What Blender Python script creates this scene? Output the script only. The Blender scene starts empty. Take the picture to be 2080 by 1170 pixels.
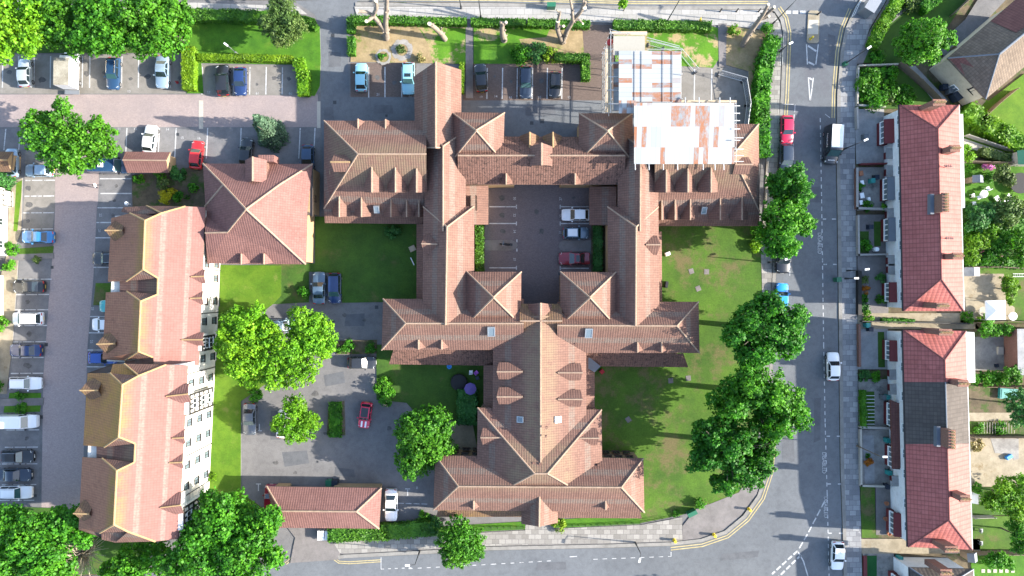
import bpy, bmesh, math, random
import numpy as np
from mathutils import Vector, Matrix
random.seed(7); RNG = np.random.default_rng(7)
scene = bpy.context.scene
col = scene.collection
S, H, CX, CY = 14.0, 100.0, 1040.0, 585.0      # ground pixels per metre, drone height in metres
PI = math.pi
def P(x, y, z=0.0):
    k = (1 - z / H) / S
    return Vector(((x - CX) * k, (CY - y) * k, z))

# ------------------------------------------------------------------ materials
MATS = {}
class NT:
    def __init__(s, name):
        s.m = bpy.data.materials.new(name); s.m.use_nodes = True
        s.t = s.m.node_tree; s.t.nodes.clear()
        s.out = s.n('ShaderNodeOutputMaterial')
    def n(s, typ, **kw):
        nd = s.t.nodes.new(typ)
        for k, v in kw.items(): setattr(nd, k, v)
        return nd
    def l(s, a, b): s.t.links.new(a, b)
    def sin(s, nd, key, val):
        if hasattr(val, 'is_output') or isinstance(val, bpy.types.NodeSocket): s.l(val, nd.inputs[key])
        else: nd.inputs[key].default_value = val
    def math(s, op, a, b=0.0, c=None, clamp=False):
        nd = s.n('ShaderNodeMath', operation=op); nd.use_clamp = clamp
        s.sin(nd, 0, a); s.sin(nd, 1, b)
        if c is not None: s.sin(nd, 2, c)
        return nd.outputs[0]
    def mix(s, f, a, b, blend='MIX'):
        nd = s.n('ShaderNodeMix', data_type='RGBA', blend_type=blend)
        s.sin(nd, 0, f)
        for i, v in ((6, a), (7, b)):
            if isinstance(v, tuple): nd.inputs[i].default_value = (v[0], v[1], v[2], 1)
            else: s.l(v, nd.inputs[i])
        return nd.outputs[2]
    def pos(s): return s.n('ShaderNodeNewGeometry').outputs['Position']
    def noise(s, scale, detail=4.0, rough=0.6, vec=None, off=0.0):
        nd = s.n('ShaderNodeTexNoise'); nd.inputs['Scale'].default_value = scale
        nd.inputs['Detail'].default_value = detail; nd.inputs['Roughness'].default_value = rough
        v = vec if vec is not None else s.pos()
        if off:
            a = s.n('ShaderNodeVectorMath', operation='ADD'); s.l(v, a.inputs[0]); a.inputs[1].default_value = (off, off * .7, off * 1.3); v = a.outputs[0]
        s.l(v, nd.inputs['Vector'])
        return nd.outputs[0]
    def step(s, v, lo, hi):
        nd = s.n('ShaderNodeMapRange'); nd.clamp = True; nd.interpolation_type = 'SMOOTHSTEP'
        s.l(v, nd.inputs[0]); nd.inputs[1].default_value = lo; nd.inputs[2].default_value = hi
        return nd.outputs[0]
    def bsdf(s, colr, rough=0.8, bump=None, bstr=0.3, bdist=0.05, metal=0.0, spec=0.3, **kw):
        b = s.n('ShaderNodeBsdfPrincipled')
        if isinstance(colr, tuple): b.inputs['Base Color'].default_value = (colr[0], colr[1], colr[2], 1)
        else: s.l(colr, b.inputs['Base Color'])
        s.sin(b, 'Roughness', rough); b.inputs['Metallic'].default_value = metal
        b.inputs['Specular IOR Level'].default_value = spec
        for k, v in kw.items(): b.inputs[k].default_value = v
        if bump is not None:
            bp = s.n('ShaderNodeBump'); bp.inputs['Strength'].default_value = bstr; bp.inputs['Distance'].default_value = bdist
            s.l(bump, bp.inputs['Height']); s.l(bp.outputs[0], b.inputs['Normal'])
        return b
    def done(s, b):
        s.l(b.outputs[0], s.out.inputs[0]); return s.m

def plain(name, c, rough=0.6, metal=0.0, var=0.12, scale=3.0, spec=0.4):
    if name in MATS: return MATS[name]
    t = NT(name); n = t.noise(scale, 5)
    d = tuple(x * (1 - var) for x in c); e = tuple(min(1, x * (1 + var)) for x in c)
    MATS[name] = t.done(t.bsdf(t.mix(n, d, e), rough, metal=metal, spec=spec)); return MATS[name]
def ground(name, c1, c2, big=0.15, fine=6.0, speck=0.35, patch=None, patchscale=0.3, plo=.55, phi=.7, rough=0.9, bstr=0.25, warp=None):
    t = NT(name)
    n1 = t.noise(big, 6, .65); n2 = t.noise(fine, 3, .7, off=5)
    c = t.mix(t.step(n1, .3, .7), c1, c2)
    c = t.mix(t.math('MULTIPLY', t.step(t.noise(1.4, 5, .75, off=21), .42, .68), .4), c, t.mix(1.0, c, (.62, .62, .62), 'MULTIPLY'))
    if patch:
        n3 = t.noise(patchscale, 6, .72, off=11); c = t.mix(t.step(n3, plo, phi), c, patch)
    k = t.math('MULTIPLY_ADD', n2, speck * 2, 1 - speck)
    cc = t.n('ShaderNodeCombineColor'); [t.l(k, cc.inputs[i]) for i in range(3)]
    c = t.mix(1.0, c, cc.outputs[0], 'MULTIPLY')
    MATS[name] = t.done(t.bsdf(c, rough, n2, bstr, .03, spec=.2)); return MATS[name]
def bricks(name, c1, c2, cm, w, h, ms, patch=None, rough=.9, tint=None, stagger=.5, plo=.5, phi=.75, uvn=None):
    t = NT(name); b = t.n('ShaderNodeTexBrick')
    if uvn: t.l(t.n('ShaderNodeUVMap').outputs[0], b.inputs['Vector'])
    else: t.l(t.pos(), b.inputs['Vector'])
    b.offset = stagger
    for i, c in ((1, c1), (2, c2), (3, cm)): b.inputs[i].default_value = (*c, 1)
    b.inputs['Scale'].default_value = 1.0; b.inputs['Mortar Size'].default_value = ms
    b.inputs['Brick Width'].default_value = w; b.inputs['Row Height'].default_value = h
    b.inputs['Bias'].default_value = 0.0
    c = b.outputs[0]
    n1 = t.noise(.25, 6, .7)
    if tint: c = t.mix(t.step(n1, .35, .7), c, t.mix(.6, c, tint))
    if patch: c = t.mix(t.step(t.noise(.5, 6, .7, off=9), plo, phi), c, patch)
    n2 = t.noise(5, 3, .7, off=3)
    k = t.math('MULTIPLY_ADD', n2, .5, .75)
    cc = t.n('ShaderNodeCombineColor'); [t.l(k, cc.inputs[i]) for i in range(3)]
    c = t.mix(1.0, c, cc.outputs[0], 'MULTIPLY')
    MATS[name] = t.done(t.bsdf(c, rough, b.outputs[1], .2, .01, spec=.2)); return MATS[name]
def tiles(name, c1, c2, cdk, tw=.33, th=.36, lichen=None, lamt=(.62, .75), ridge=None, bands=None, groove=.55, moss=None, mossamt=(.6, .7), rowline=.45, spec=.08, rough=.75):
    t = NT(name); uv = t.n('ShaderNodeUVMap').outputs[0]
    sp = t.n('ShaderNodeSeparateXYZ'); t.l(uv, sp.inputs[0]); u, v = sp.outputs[0], sp.outputs[1]
    us = t.math('DIVIDE', u, tw); vs = t.math('DIVIDE', v, th)
    fu = t.math('FRACT', us); fv = t.math('FRACT', vs)
    cu = t.math('ABSOLUTE', t.math('SUBTRACT', fu, .5))            # 0 centre .. .5 edge
    cl = t.n('ShaderNodeCombineXYZ'); t.l(t.math('FLOOR', us), cl.inputs[0]); t.l(t.math('FLOOR', vs), cl.inputs[1])
    wn = t.n('ShaderNodeTexWhiteNoise', noise_dimensions='2D'); t.l(cl.outputs[0], wn.inputs[0])
    n1 = t.noise(.35, 5, .65); n2 = t.noise(1.6, 4, .7, off=4)
    f = t.math('ADD', t.math('MULTIPLY', wn.outputs[0], .5), t.math('MULTIPLY', t.step(n1, .3, .7), .5))
    c = t.mix(f, c1, c2)
    c = t.mix(t.math('MULTIPLY', t.step(n2, .5, .8), .55), c, cdk)
    if bands:
        for v0, w0, cb in bands:
            d = t.math('ABSOLUTE', t.math('SUBTRACT', v, v0))
            m = t.math('SUBTRACT', 1.0, t.step(d, w0 * .6, w0 * 1.1))
            m = t.math('MULTIPLY', m, t.step(t.noise(2.2, 5, .8, off=6), .3, .62))
            c = t.mix(t.math('MULTIPLY', m, .8), c, cb)
    if ridge:
        v0, v1, cr = ridge
        m = t.math('MULTIPLY', t.step(v, v0, v1), t.step(t.noise(.8, 6, .75, off=2), .3, .6))
        c = t.mix(m, c, cr)
    if lichen:
        c = t.mix(t.step(t.noise(.5, 7, .75, off=8), *lamt), c, lichen)
    if moss:
        c = t.mix(t.step(t.noise(2.6, 6, .8, off=13), *mossamt), c, moss)
    gm = t.step(cu, .3, .5)
    c = t.mix(t.math('MULTIPLY', gm, groove), c, cdk)
    c = t.mix(t.math('MULTIPLY', t.math('SUBTRACT', 1.0, t.step(fv, .0, .22)), rowline), c, cdk)
    hgt = t.math('ADD', t.math('SUBTRACT', 1.0, t.math('MULTIPLY', cu, 2.0)), t.math('MULTIPLY', fv, -.6))
    MATS[name] = t.done(t.bsdf(c, rough, hgt, .5, .04, spec=spec)); return MATS[name]
def leafmat(name, c1, c2, c3, trans=.35, scale=.5):
    t = NT(name); g = t.n('ShaderNodeNewGeometry')
    n = t.noise(scale, 3, .6)
    f = t.math('ADD', t.math('MULTIPLY', g.outputs['Random Per Island'], .6), t.math('MULTIPLY', t.step(n, .3, .7), .4))
    r = t.n('ShaderNodeValToRGB'); t.l(f, r.inputs[0])
    e = r.color_ramp.elements; e[0].position = .1; e[0].color = (*c1, 1); e[1].position = .9; e[1].color = (*c3, 1)
    x = e.new(.5); x.color = (*c2, 1)
    oi = t.n('ShaderNodeObjectInfo'); n9 = t.noise(.16, 3, .6, off=17)
    k9 = t.math('MULTIPLY_ADD', oi.outputs['Random'], .3, .84); cmb = t.n('ShaderNodeCombineColor'); t.l(t.math('MULTIPLY', k9, t.math('MULTIPLY_ADD', n9, .7, .66)), cmb.inputs[0]); t.l(k9, cmb.inputs[1]); t.l(k9, cmb.inputs[2])
    fin = t.mix(1.0, r.outputs[0], cmb.outputs[0], 'MULTIPLY')
    b = t.bsdf(fin, .55, spec=.25)
    tr = t.n('ShaderNodeBsdfTranslucent'); 
    tc = t.mix(1.0, fin, (1.1, 1.15, .6), 'MULTIPLY'); t.l(tc, tr.inputs[0])
    ms = t.n('ShaderNodeMixShader'); ms.inputs[0].default_value = trans
    t.l(b.outputs[0], ms.inputs[1]); t.l(tr.outputs[0], ms.inputs[2]); t.l(ms.outputs[0], t.out.inputs[0])
    MATS[name] = t.m; return t.m
def paint(name, c, metal=0.0, rough=.3):
    if name in MATS: return MATS[name]
    t = NT(name); n = t.noise(2.5, 4)
    b = t.bsdf(t.mix(n, tuple(x * .9 for x in c), c), rough, metal=metal, spec=.5)
    b.inputs['Coat Weight'].default_value = .6; b.inputs['Coat Roughness'].default_value = .08
    MATS[name] = t.done(b); return MATS[name]
def glassmat(name, c=(.02, .03, .035), rough=.06):
    if name in MATS: return MATS[name]
    t = NT(name); b = t.bsdf(c, rough, spec=.8); MATS[name] = t.done(b); return MATS[name]

# ------------------------------------------------------------------ mesh builder
def root_loc(o):
    v = Vector((0, 0, 0))
    while o is not None: v += o.location; o = o.parent
    return v
def link(name, data, parent=None):
    o = bpy.data.objects.new(name, data); col.objects.link(o)
    if parent is not None: o.parent = parent
    return o
def tag(o, label=None, cat=None, group=None, kind=None):
    if label: o['label'] = label
    if cat: o['category'] = cat
    if group: o['group'] = group
    if kind: o['kind'] = kind
    return o
def thing(name, loc, label, cat, group=None, rz=0.0):
    o = link(name, None); o.location = loc; o.rotation_euler = (0, 0, rz); o.empty_display_size = .3
    return tag(o, label, cat, group)
class MB:
    def __init__(s): s.v = []; s.f = []; s.mi = []
    def face(s, pts, mi=0):
        i = len(s.v); s.v.extend([Vector(p) for p in pts]); s.f.append(list(range(i, i + len(pts)))); s.mi.append(mi)
    def poly(s, pts, z0, z1, mi=0, side=None, bottom=False):
        """extruded polygon from world xy points"""
        area = sum(pts[i][0] * pts[(i + 1) % len(pts)][1] - pts[(i + 1) % len(pts)][0] * pts[i][1] for i in range(len(pts)))
        if area < 0: pts = pts[::-1]
        s.face([(p[0], p[1], z1) for p in pts], mi)
        if z0 is not None:
            sd = mi if side is None else side
            for i in range(len(pts)):
                a, b = pts[i], pts[(i + 1) % len(pts)]
                s.face([(a[0], a[1], z0), (b[0], b[1], z0), (b[0], b[1], z1), (a[0], a[1], z1)], sd)
            if bottom: s.face([(p[0], p[1], z0) for p in pts[::-1]], mi)
    def box(s, c, sx, sy, sz, rz=0.0, mi=0, bottom=True):
        """c = centre of the bottom face"""
        ca, sa = math.cos(rz), math.sin(rz)
        pts = [(c[0] + ca * x - sa * y, c[1] + sa * x + ca * y) for x, y in ((-sx / 2, -sy / 2), (sx / 2, -sy / 2), (sx / 2, sy / 2), (-sx / 2, sy / 2))]
        s.poly(pts, c[2], c[2] + sz, mi, bottom=bottom)
    def tube(s, p, q, r0, r1=None, n=6, mi=0, caps=True):
        p, q = Vector(p), Vector(q); r1 = r0 if r1 is None else r1
        d = q - p
        if d.length < 1e-6: return
        d.normalize(); a = d.cross(Vector((0, 0, 1)) if abs(d.z) < .9 else Vector((1, 0, 0))).normalized(); b = d.cross(a)
        A = [p + (a * math.cos(2 * PI * i / n) + b * math.sin(2 * PI * i / n)) * r0 for i in range(n)]
        B = [q + (a * math.cos(2 * PI * i / n) + b * math.sin(2 * PI * i / n)) * r1 for i in range(n)]
        for i in range(n): s.face([A[i], B[i], B[(i + 1) % n], A[(i + 1) % n]], mi)
        if caps: s.face(A, mi); s.face(B[::-1], mi)
    def path(s, pts, rad, n=6, mi=0):
        for i in range(len(pts) - 1):
            r0 = rad if not isinstance(rad, (list, tuple)) else rad[i]; r1 = rad if not isinstance(rad, (list, tuple)) else rad[i + 1]
            s.tube(pts[i], pts[i + 1], r0, r1, n, mi)
    def lathe(s, c, prof, n=10, mi=0):
        for (r0, z0), (r1, z1) in zip(prof[:-1], prof[1:]):
            for i in range(n):
                a0, a1 = 2 * PI * i / n, 2 * PI * (i + 1) / n
                q = [(c[0] + r0 * math.cos(a0), c[1] + r0 * math.sin(a0), c[2] + z0), (c[0] + r0 * math.cos(a1), c[1] + r0 * math.sin(a1), c[2] + z0),
                     (c[0] + r1 * math.cos(a1), c[1] + r1 * math.sin(a1), c[2] + z1), (c[0] + r1 * math.cos(a0), c[1] + r1 * math.sin(a0), c[2] + z1)]
                if r0 < 1e-5: q = [q[0], q[2], q[3]]
                elif r1 < 1e-5: q = q[:3]
                s.face(q, mi)
    def build(s, name, mats, parent=None, smooth=None, local=False, merge=False):
        me = bpy.data.meshes.new(name)
        if not isinstance(mats, (list, tuple)): mats = [mats]
        if parent is not None: o0 = root_loc(parent) if not local else Vector((0, 0, 0))
        else:
            if local or not s.v: o0 = Vector((0, 0, 0))
            else:
                xs = [p.x for p in s.v]; ys = [p.y for p in s.v]; o0 = Vector(((min(xs) + max(xs)) / 2, (min(ys) + max(ys)) / 2, min(p.z for p in s.v)))
        me.from_pydata([tuple(p - o0) for p in s.v], [], s.f)
        for m in mats: me.materials.append(m)
        me.polygons.foreach_set('material_index', s.mi)
        uvl = me.uv_layers.new(name='UVMap'); uvs = []
        for f in s.f:
            pts = [s.v[i] for i in f]
            n = Vector((0, 0, 0))
            for i in range(len(pts)):
                a, b = pts[i], pts[(i + 1) % len(pts)]
                n += Vector(((a.y - b.y) * (a.z + b.z), (a.z - b.z) * (a.x + b.x), (a.x - b.x) * (a.y + b.y)))
            if n.length < 1e-9: n = Vector((0, 0, 1))
            n.normalize()
            u = Vector((0, 0, 1)).cross(n)
            if u.length < 1e-3: u = Vector((1, 0, 0))
            u.normalize(); w = n.cross(u)
            mv = min(p.dot(w) for p in pts)
            for p in pts: uvs.extend((p.dot(u), p.dot(w) - mv))
        uvl.data.foreach_set('uv', uvs)
        me.update()
        if merge or smooth is not None:
            bm = bmesh.new(); bm.from_mesh(me); bmesh.ops.remove_doubles(bm, verts=bm.verts, dist=.0005)
            bmesh.ops.recalc_face_normals(bm, faces=bm.faces)
            bm.to_mesh(me); bm.free()
        if smooth is not None:
            me.polygons.foreach_set('use_smooth', [True] * len(me.polygons)); me.set_sharp_from_angle(angle=math.radians(smooth))
        o = link(name, me, parent)
        if parent is None: o.location = o0
        return o

# ------------------------------------------------------------------ foliage
def leaf_arrays(cent, nrm, size, jit=.6, aspect=1.0):
    """leaf quads at cent facing roughly nrm -> verts (4N,3)"""
    N = len(cent)
    n = nrm + RNG.normal(0, jit, (N, 3)); n /= np.linalg.norm(n, axis=1)[:, None] + 1e-9
    r = RNG.normal(0, 1, (N, 3)); a = np.cross(n, r); a /= np.linalg.norm(a, axis=1)[:, None] + 1e-9
    b = np.cross(n, a)
    sz = (size * RNG.uniform(.6, 1.25, N))[:, None] / 2
    a = a * sz * aspect; b = b * sz
    bend = n * sz * .35
    v = np.stack([cent - a - b * .45, cent + a * .2 - b - bend, cent + a + b * .35, cent - a * .25 + b - bend], 1)
    return v.reshape(-1, 3)
def mesh_quads(name, V, mats, mi=None):
    me = bpy.data.meshes.new(name); n = len(V) // 4
    me.vertices.add(len(V)); me.vertices.foreach_set('co', V.astype(np.float32).ravel())
    me.loops.add(len(V)); me.loops.foreach_set('vertex_index', np.arange(len(V), dtype=np.int32))
    me.polygons.add(n); me.polygons.foreach_set('loop_start', np.arange(0, len(V), 4, dtype=np.int32))
    me.polygons.foreach_set('loop_total', np.full(n, 4, dtype=np.int32))
    for m in (mats if isinstance(mats, (list, tuple)) else [mats]): me.materials.append(m)
    me.update(calc_edges=True); return me
def lobe_leaves(c, r, n, size, jit=.6, low=-.35, fill=.25, clump=0):
    """leaves in an ellipsoidal lobe: mostly near the surface, gathered in clumps"""
    c = np.array(c, float); r = np.array(r if hasattr(r, '__len__') else (r, r, r), float)
    if clump:
        d = RNG.normal(0, 1, (clump, 3)); d /= np.linalg.norm(d, axis=1)[:, None]
        d[:, 2] = np.where(d[:, 2] < low, -d[:, 2], d[:, 2])
        rad = RNG.uniform(.72, 1.05, clump)[:, None]
        cc = d * rad
        k = RNG.integers(0, clump, n)
        off = RNG.normal(0, 1, (n, 3)); off /= np.linalg.norm(off, axis=1)[:, None]; off *= (RNG.uniform(0, 1, n) ** .5)[:, None]
        cs = .9 / math.sqrt(clump) * RNG.uniform(.8, 1.5, clump)
        p = cc[k] + off * cs[k][:, None] * 1.25
        nr = off * .7 + d[k] * .5 + np.array([0, 0, .45])
    else:
        d = RNG.normal(0, 1, (n, 3)); d /= np.linalg.norm(d, axis=1)[:, None]
        d[:, 2] = np.where(d[:, 2] < low, -d[:, 2], d[:, 2])
        q = RNG.uniform(0, 1, n); rad = np.where(q < fill, RNG.uniform(.3, .85, n), RNG.uniform(.85, 1.04, n))
        p = d * rad[:, None]; nr = d + np.array([0, 0, .3])
    return leaf_arrays(c + p * r, nr, size, jit)
SUN, SKY, EXPO = 4.6, 0.15, 2.05
# ------------------------------------------------------------------ material library
tiles('roof_tile', (.125, .07, .055), (.172, .1, .078), (.065, .04, .036), lichen=(.15, .125, .1), lamt=(.6, .8), groove=.5, bands=((2.3, .55, (.15, .125, .105)),), ridge=(3.6, 5.5, (.165, .115, .078)))
tiles('roof_tile_mossy', (.125, .068, .052), (.172, .096, .074), (.05, .032, .028), lichen=(.2, .15, .1), lamt=(.6, .78), moss=(.045, .03, .025), mossamt=(.5, .62), groove=.5)
tiles('roof_tile_gold', (.12, .07, .05), (.165, .105, .065), (.055, .037, .028), lichen=(.2, .13, .05), lamt=(.48, .75), groove=.5)
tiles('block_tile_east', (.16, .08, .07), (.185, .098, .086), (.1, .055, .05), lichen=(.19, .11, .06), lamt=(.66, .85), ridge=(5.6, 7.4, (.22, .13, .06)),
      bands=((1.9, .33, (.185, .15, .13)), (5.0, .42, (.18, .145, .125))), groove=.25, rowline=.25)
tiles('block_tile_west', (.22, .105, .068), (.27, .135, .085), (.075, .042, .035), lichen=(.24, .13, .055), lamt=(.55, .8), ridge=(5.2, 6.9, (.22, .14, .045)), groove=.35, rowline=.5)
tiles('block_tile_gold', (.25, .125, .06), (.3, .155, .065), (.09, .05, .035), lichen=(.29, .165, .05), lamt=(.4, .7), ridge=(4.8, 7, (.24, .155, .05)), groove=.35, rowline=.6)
tiles('square_tile', (.14, .072, .063), (.19, .1, .087), (.08, .045, .04), groove=.4, lichen=(.17, .13, .11), lamt=(.68, .85))
tiles('terrace_tile', (.25, .078, .068), (.33, .112, .098), (.11, .038, .036), tw=.62, th=.42, groove=.55, rowline=.75, lichen=(.27, .14, .12), lamt=(.6, .9), spec=.1, rough=.65)
tiles('terrace_tile_brown', (.055, .048, .044), (.088, .077, .07), (.045, .038, .036), tw=.55, th=.42, groove=.6, rowline=.8)
tiles('house_tile', (.092, .07, .054), (.155, .12, .092), (.045, .037, .034), tw=.4, th=.36, groove=.35, rowline=.5, lichen=(.2, .18, .15), lamt=(.6, .75))
tiles('house_tile_red', (.11, .05, .045), (.15, .07, .06), (.06, .03, .028), tw=.4, th=.36, groove=.35, rowline=.5)
plain('ridge', (.25, .175, .125), .9, var=.45, scale=1.6); plain('ridge_gold', (.28, .185, .09), .9, var=.4, scale=2.0); plain('ridge_red', (.13, .045, .042), .9, var=.3, scale=2.0)
plain('fascia', (.1, .075, .06), .7); plain('gutter_white', (.62, .62, .6), .5); plain('gutter_dark', (.02, .02, .022), .5)
bricks('buff_brick', (.30, .2, .1), (.36, .25, .13), (.28, .22, .15), .45, .15, .02, tint=(.25, .17, .09), uvn=True)
bricks('red_brick', (.14, .05, .035), (.18, .07, .05), (.2, .16, .13), .45, .15, .02, uvn=True)
ground('render_white', (.52, .5, .44), (.58, .56, .52), big=.5, speck=.08, patch=(.42, .33, .2), patchscale=.4, plo=.62, phi=.8, bstr=.05)
ground('render_cool', (.56, .58, .6), (.64, .65, .66), big=.5, speck=.08, patch=(.48, .47, .44), patchscale=.6, plo=.6, phi=.85, bstr=.05)
ground('render_cream', (.42, .36, .27), (.46, .4, .3), big=.5, speck=.08, bstr=.05)
plain('timber_black', (.015, .014, .013), .7); plain('panel_white', (.62, .6, .55), .8, var=.05)
plain('maroon', (.11, .016, .018), .6); plain('frame_white', (.7, .7, .7), .4, var=.04); plain('frame_brown', (.05, .028, .018), .6)
glassmat('glass'); glassmat('glass_pale', (.1, .13, .15), .1)
glassmat('car_glass', (.012, .02, .024), .04); glassmat('car_glass_teal', (.03, .075, .08), .06)
plain('tyre', (.012, .012, .012), .8); plain('rim', (.3, .3, .31), .35, metal=.7); plain('black_plastic', (.015, .015, .017), .5); plain('chrome', (.5, .5, .5), .2, metal=.9)
plain('headlamp', (.62, .65, .66), .12); plain('taillamp', (.3, .01, .012), .2); plain('plate_white', (.7, .7, .68), .4); plain('plate_yellow', (.65, .45, .05), .4)
plain('metal_grey', (.28, .29, .3), .4, metal=.6); plain('metal_dark', (.03, .032, .035), .5); plain('steel_tube', (.5, .5, .5), .35, metal=.5); plain('timber_board', (.36, .29, .2), .8); plain('fence_wood', (.15, .11, .075), .85, var=.3)
plain('white_plastic', (.72, .72, .72), .5); plain('green_plastic', (.012, .1, .055), .5); plain('teal_plastic', (.02, .19, .18), .5); plain('navy_plastic', (.012, .02, .035), .5); plain('grey_plastic', (.1, .11, .12), .5)
plain('yellow_plastic', (.6, .42, .02), .5); plain('red_cloth', (.32, .02, .025), .8); plain('black_cloth', (.012, .012, .014), .8); plain('white_cloth', (.68, .68, .68), .9); plain('purple_cloth', (.1, .07, .22), .9); plain('skin', (.4, .24, .17), .6); plain('hair', (.015, .012, .01), .7); plain('denim', (.02, .022, .03), .9)
plain('terracotta', (.3, .12, .06), .8); plain('chimney_pot', (.42, .28, .14), .8, var=.3); plain('lead', (.1, .115, .14), .6); plain('stone_pale', (.34, .31, .26), .9, var=.2); plain('concrete', (.28, .26, .24), .9, var=.2)
plain('bark', (.17, .14, .11), .95, var=.55, scale=2.2); plain('bark_dark', (.075, .06, .047), .95, var=.35); plain('cut_wood', (.62, .55, .4), .9); plain('twig', (.3, .26, .19), .95, var=.3)
plain('lilac', (.42, .12, .5), .8)
leafmat('leaf_mid', (.016, .08, .006), (.042, .18, .009), (.09, .28, .014), trans=.42)
leafmat('leaf_bright', (.024, .1, .006), (.055, .2, .009), (.1, .29, .014))
leafmat('leaf_deep', (.012, .07, .006), (.03, .155, .01), (.07, .25, .015), trans=.42)
leafmat('leaf_lime', (.052, .165, .006), (.11, .27, .008), (.175, .36, .012))
leafmat('leaf_olive', (.035, .065, .015), (.075, .13, .028), (.14, .2, .05))
leafmat('leaf_blue', (.025, .06, .035), (.06, .13, .075), (.13, .23, .14))
leafmat('leaf_yellow', (.2, .2, .004), (.36, .33, .006), (.5, .44, .01))
leafmat('leaf_hedge', (.02, .07, .006), (.04, .125, .008), (.075, .19, .012), trans=.2)
leafmat('leaf_hedge_lime', (.06, .14, .004), (.11, .21, .006), (.16, .27, .01), trans=.2)
leafmat('leaf_straw', (.1, .09, .02), (.2, .17, .06), (.3, .25, .12), trans=.2)
leafmat('leaf_privet', (.014, .07, .018), (.035, .135, .026), (.07, .21, .045))
leafmat('flower_pink', (.3, .06, .25), (.45, .12, .42), (.55, .3, .5)); leafmat('flower_white', (.4, .38, .35), (.5, .45, .4), (.6, .5, .5)); leafmat('flower_orange', (.3, .08, .01), (.4, .14, .015), (.45, .25, .02))
# ground surfaces
ground('asphalt_road', (.098, .105, .114), (.122, .13, .14), big=.12, fine=9, speck=.22, patch=(.088, .09, .1), patchscale=.09, plo=.55, phi=.68)
ground('asphalt_lot', (.112, .11, .112), (.148, .144, .144), big=.2, fine=8, speck=.28, patch=(.15, .14, .13), patchscale=.13, plo=.58, phi=.75)
ground('asphalt_bay', (.115, .115, .12), (.16, .155, .155), big=.35, fine=8, speck=.25, patch=(.05, .05, .052), patchscale=.5, plo=.66, phi=.74)
ground('bay_beige', (.145, .135, .12), (.19, .178, .162), big=.3, fine=8, speck=.22, patch=(.09, .085, .08), patchscale=.35, plo=.62, phi=.75)
bricks('pink_brick', (.24, .195, .185), (.285, .232, .218), (.2, .165, .155), .22, .11, .012, patch=(.33, .3, .27), tint=(.19, .16, .16), plo=.66, phi=.82)
bricks('pink_brick_shaded', (.255, .205, .192), (.305, .248, .232), (.21, .17, .162), .22, .11, .012, patch=(.29, .26, .25), plo=.62, phi=.8)  # same drive brick; colour lightened to paint its tone in the block's shadow
bricks('brown_brick', (.1, .075, .064), (.13, .097, .083), (.08, .062, .054), .22, .11, .012, patch=(.16, .13, .105), plo=.62, phi=.8)
bricks('court_brick', (.115, .097, .1), (.145, .122, .123), (.085, .072, .075), .22, .11, .012, patch=(.13, .105, .1), plo=.62, phi=.8)
bricks('slabs', (.155, .145, .132), (.25, .237, .218), (.12, .112, .105), .95, .7, .03, patch=(.32, .3, .285), plo=.66, phi=.72)
bricks('slabs_pale', (.235, .228, .215), (.285, .275, .262), (.17, .165, .158), 1.2, .9, .03, patch=(.19, .185, .18), plo=.6, phi=.74)
bricks('slabs_grey', (.135, .137, .145), (.25, .25, .25), (.12, .12, .125), .95, .75, .03, patch=(.31, .3, .295), plo=.64, phi=.7)
ground('tarmac_path', (.13, .12, .115), (.17, .155, .15), big=.4, fine=8, speck=.2)
ground('kerb_stone', (.165, .158, .145), (.215, .205, .19), big=.6, speck=.15)
ground('yellow_paint', (.3, .245, .12), (.38, .32, .17), big=1.2, speck=.2, patch=(.25, .22, .15), patchscale=1.5, plo=.6, phi=.75)
ground('white_paint', (.33, .335, .34), (.45, .45, .45), big=1.5, speck=.2, patch=(.16, .165, .17), patchscale=2.2, plo=.52, phi=.68)
ground('grass_lush', (.03, .095, .008), (.06, .155, .01), big=.35, fine=5, speck=.4, patch=(.075, .13, .015), patchscale=.5, plo=.55, phi=.75)
ground('grass_lime', (.05, .115, .008), (.085, .155, .012), big=.35, fine=5, speck=.35, patch=(.13, .155, .035), patchscale=.35, plo=.55, phi=.75)
ground('grass_dark', (.03, .07, .012), (.045, .1, .014), big=.3, fine=5, speck=.4, patch=(.085, .085, .03), patchscale=.25, plo=.55, phi=.75)
ground('grass_patchy', (.032, .072, .011), (.062, .125, .013), big=.12, fine=5, speck=.5, patch=(.1, .085, .038), patchscale=.22, plo=.48, phi=.68)
ground('grass_dry', (.2, .15, .078), (.27, .205, .115), big=.5, fine=4, speck=.3, patch=(.1, .13, .025), patchscale=.32, plo=.52, phi=.68)
ground('grass_mixed', (.05, .14, .01), (.075, .18, .012), big=.4, fine=5, speck=.35, patch=(.27, .21, .11), patchscale=.35, plo=.5, phi=.6)
ground('soil', (.07, .055, .035), (.12, .095, .06), big=.5, fine=4, speck=.4, patch=(.04, .07, .015), patchscale=.5, plo=.5, phi=.62)
ground('gravel_pale', (.2, .19, .175), (.27, .255, .235), big=1, fine=12, speck=.4)
ground('garden_paving', (.16, .15, .14), (.25, .24, .22), big=.6, fine=6, speck=.25, patch=(.1, .1, .095), patchscale=.5)
ground('garden_sand', (.2, .17, .12), (.28, .24, .175), big=.5, fine=6, speck=.2, patch=(.16, .12, .07), patchscale=.35, plo=.58, phi=.7)
ground('garden_concrete', (.2, .2, .2), (.27, .265, .26), big=.6, fine=6, speck=.15)
ground('astro', (.012, .07, .018), (.016, .085, .022), big=.8, fine=12, speck=.3)
ground('step_metal', (.6, .6, .58), (.68, .68, .66), big=1.2, speck=.08)
M = MATS

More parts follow.
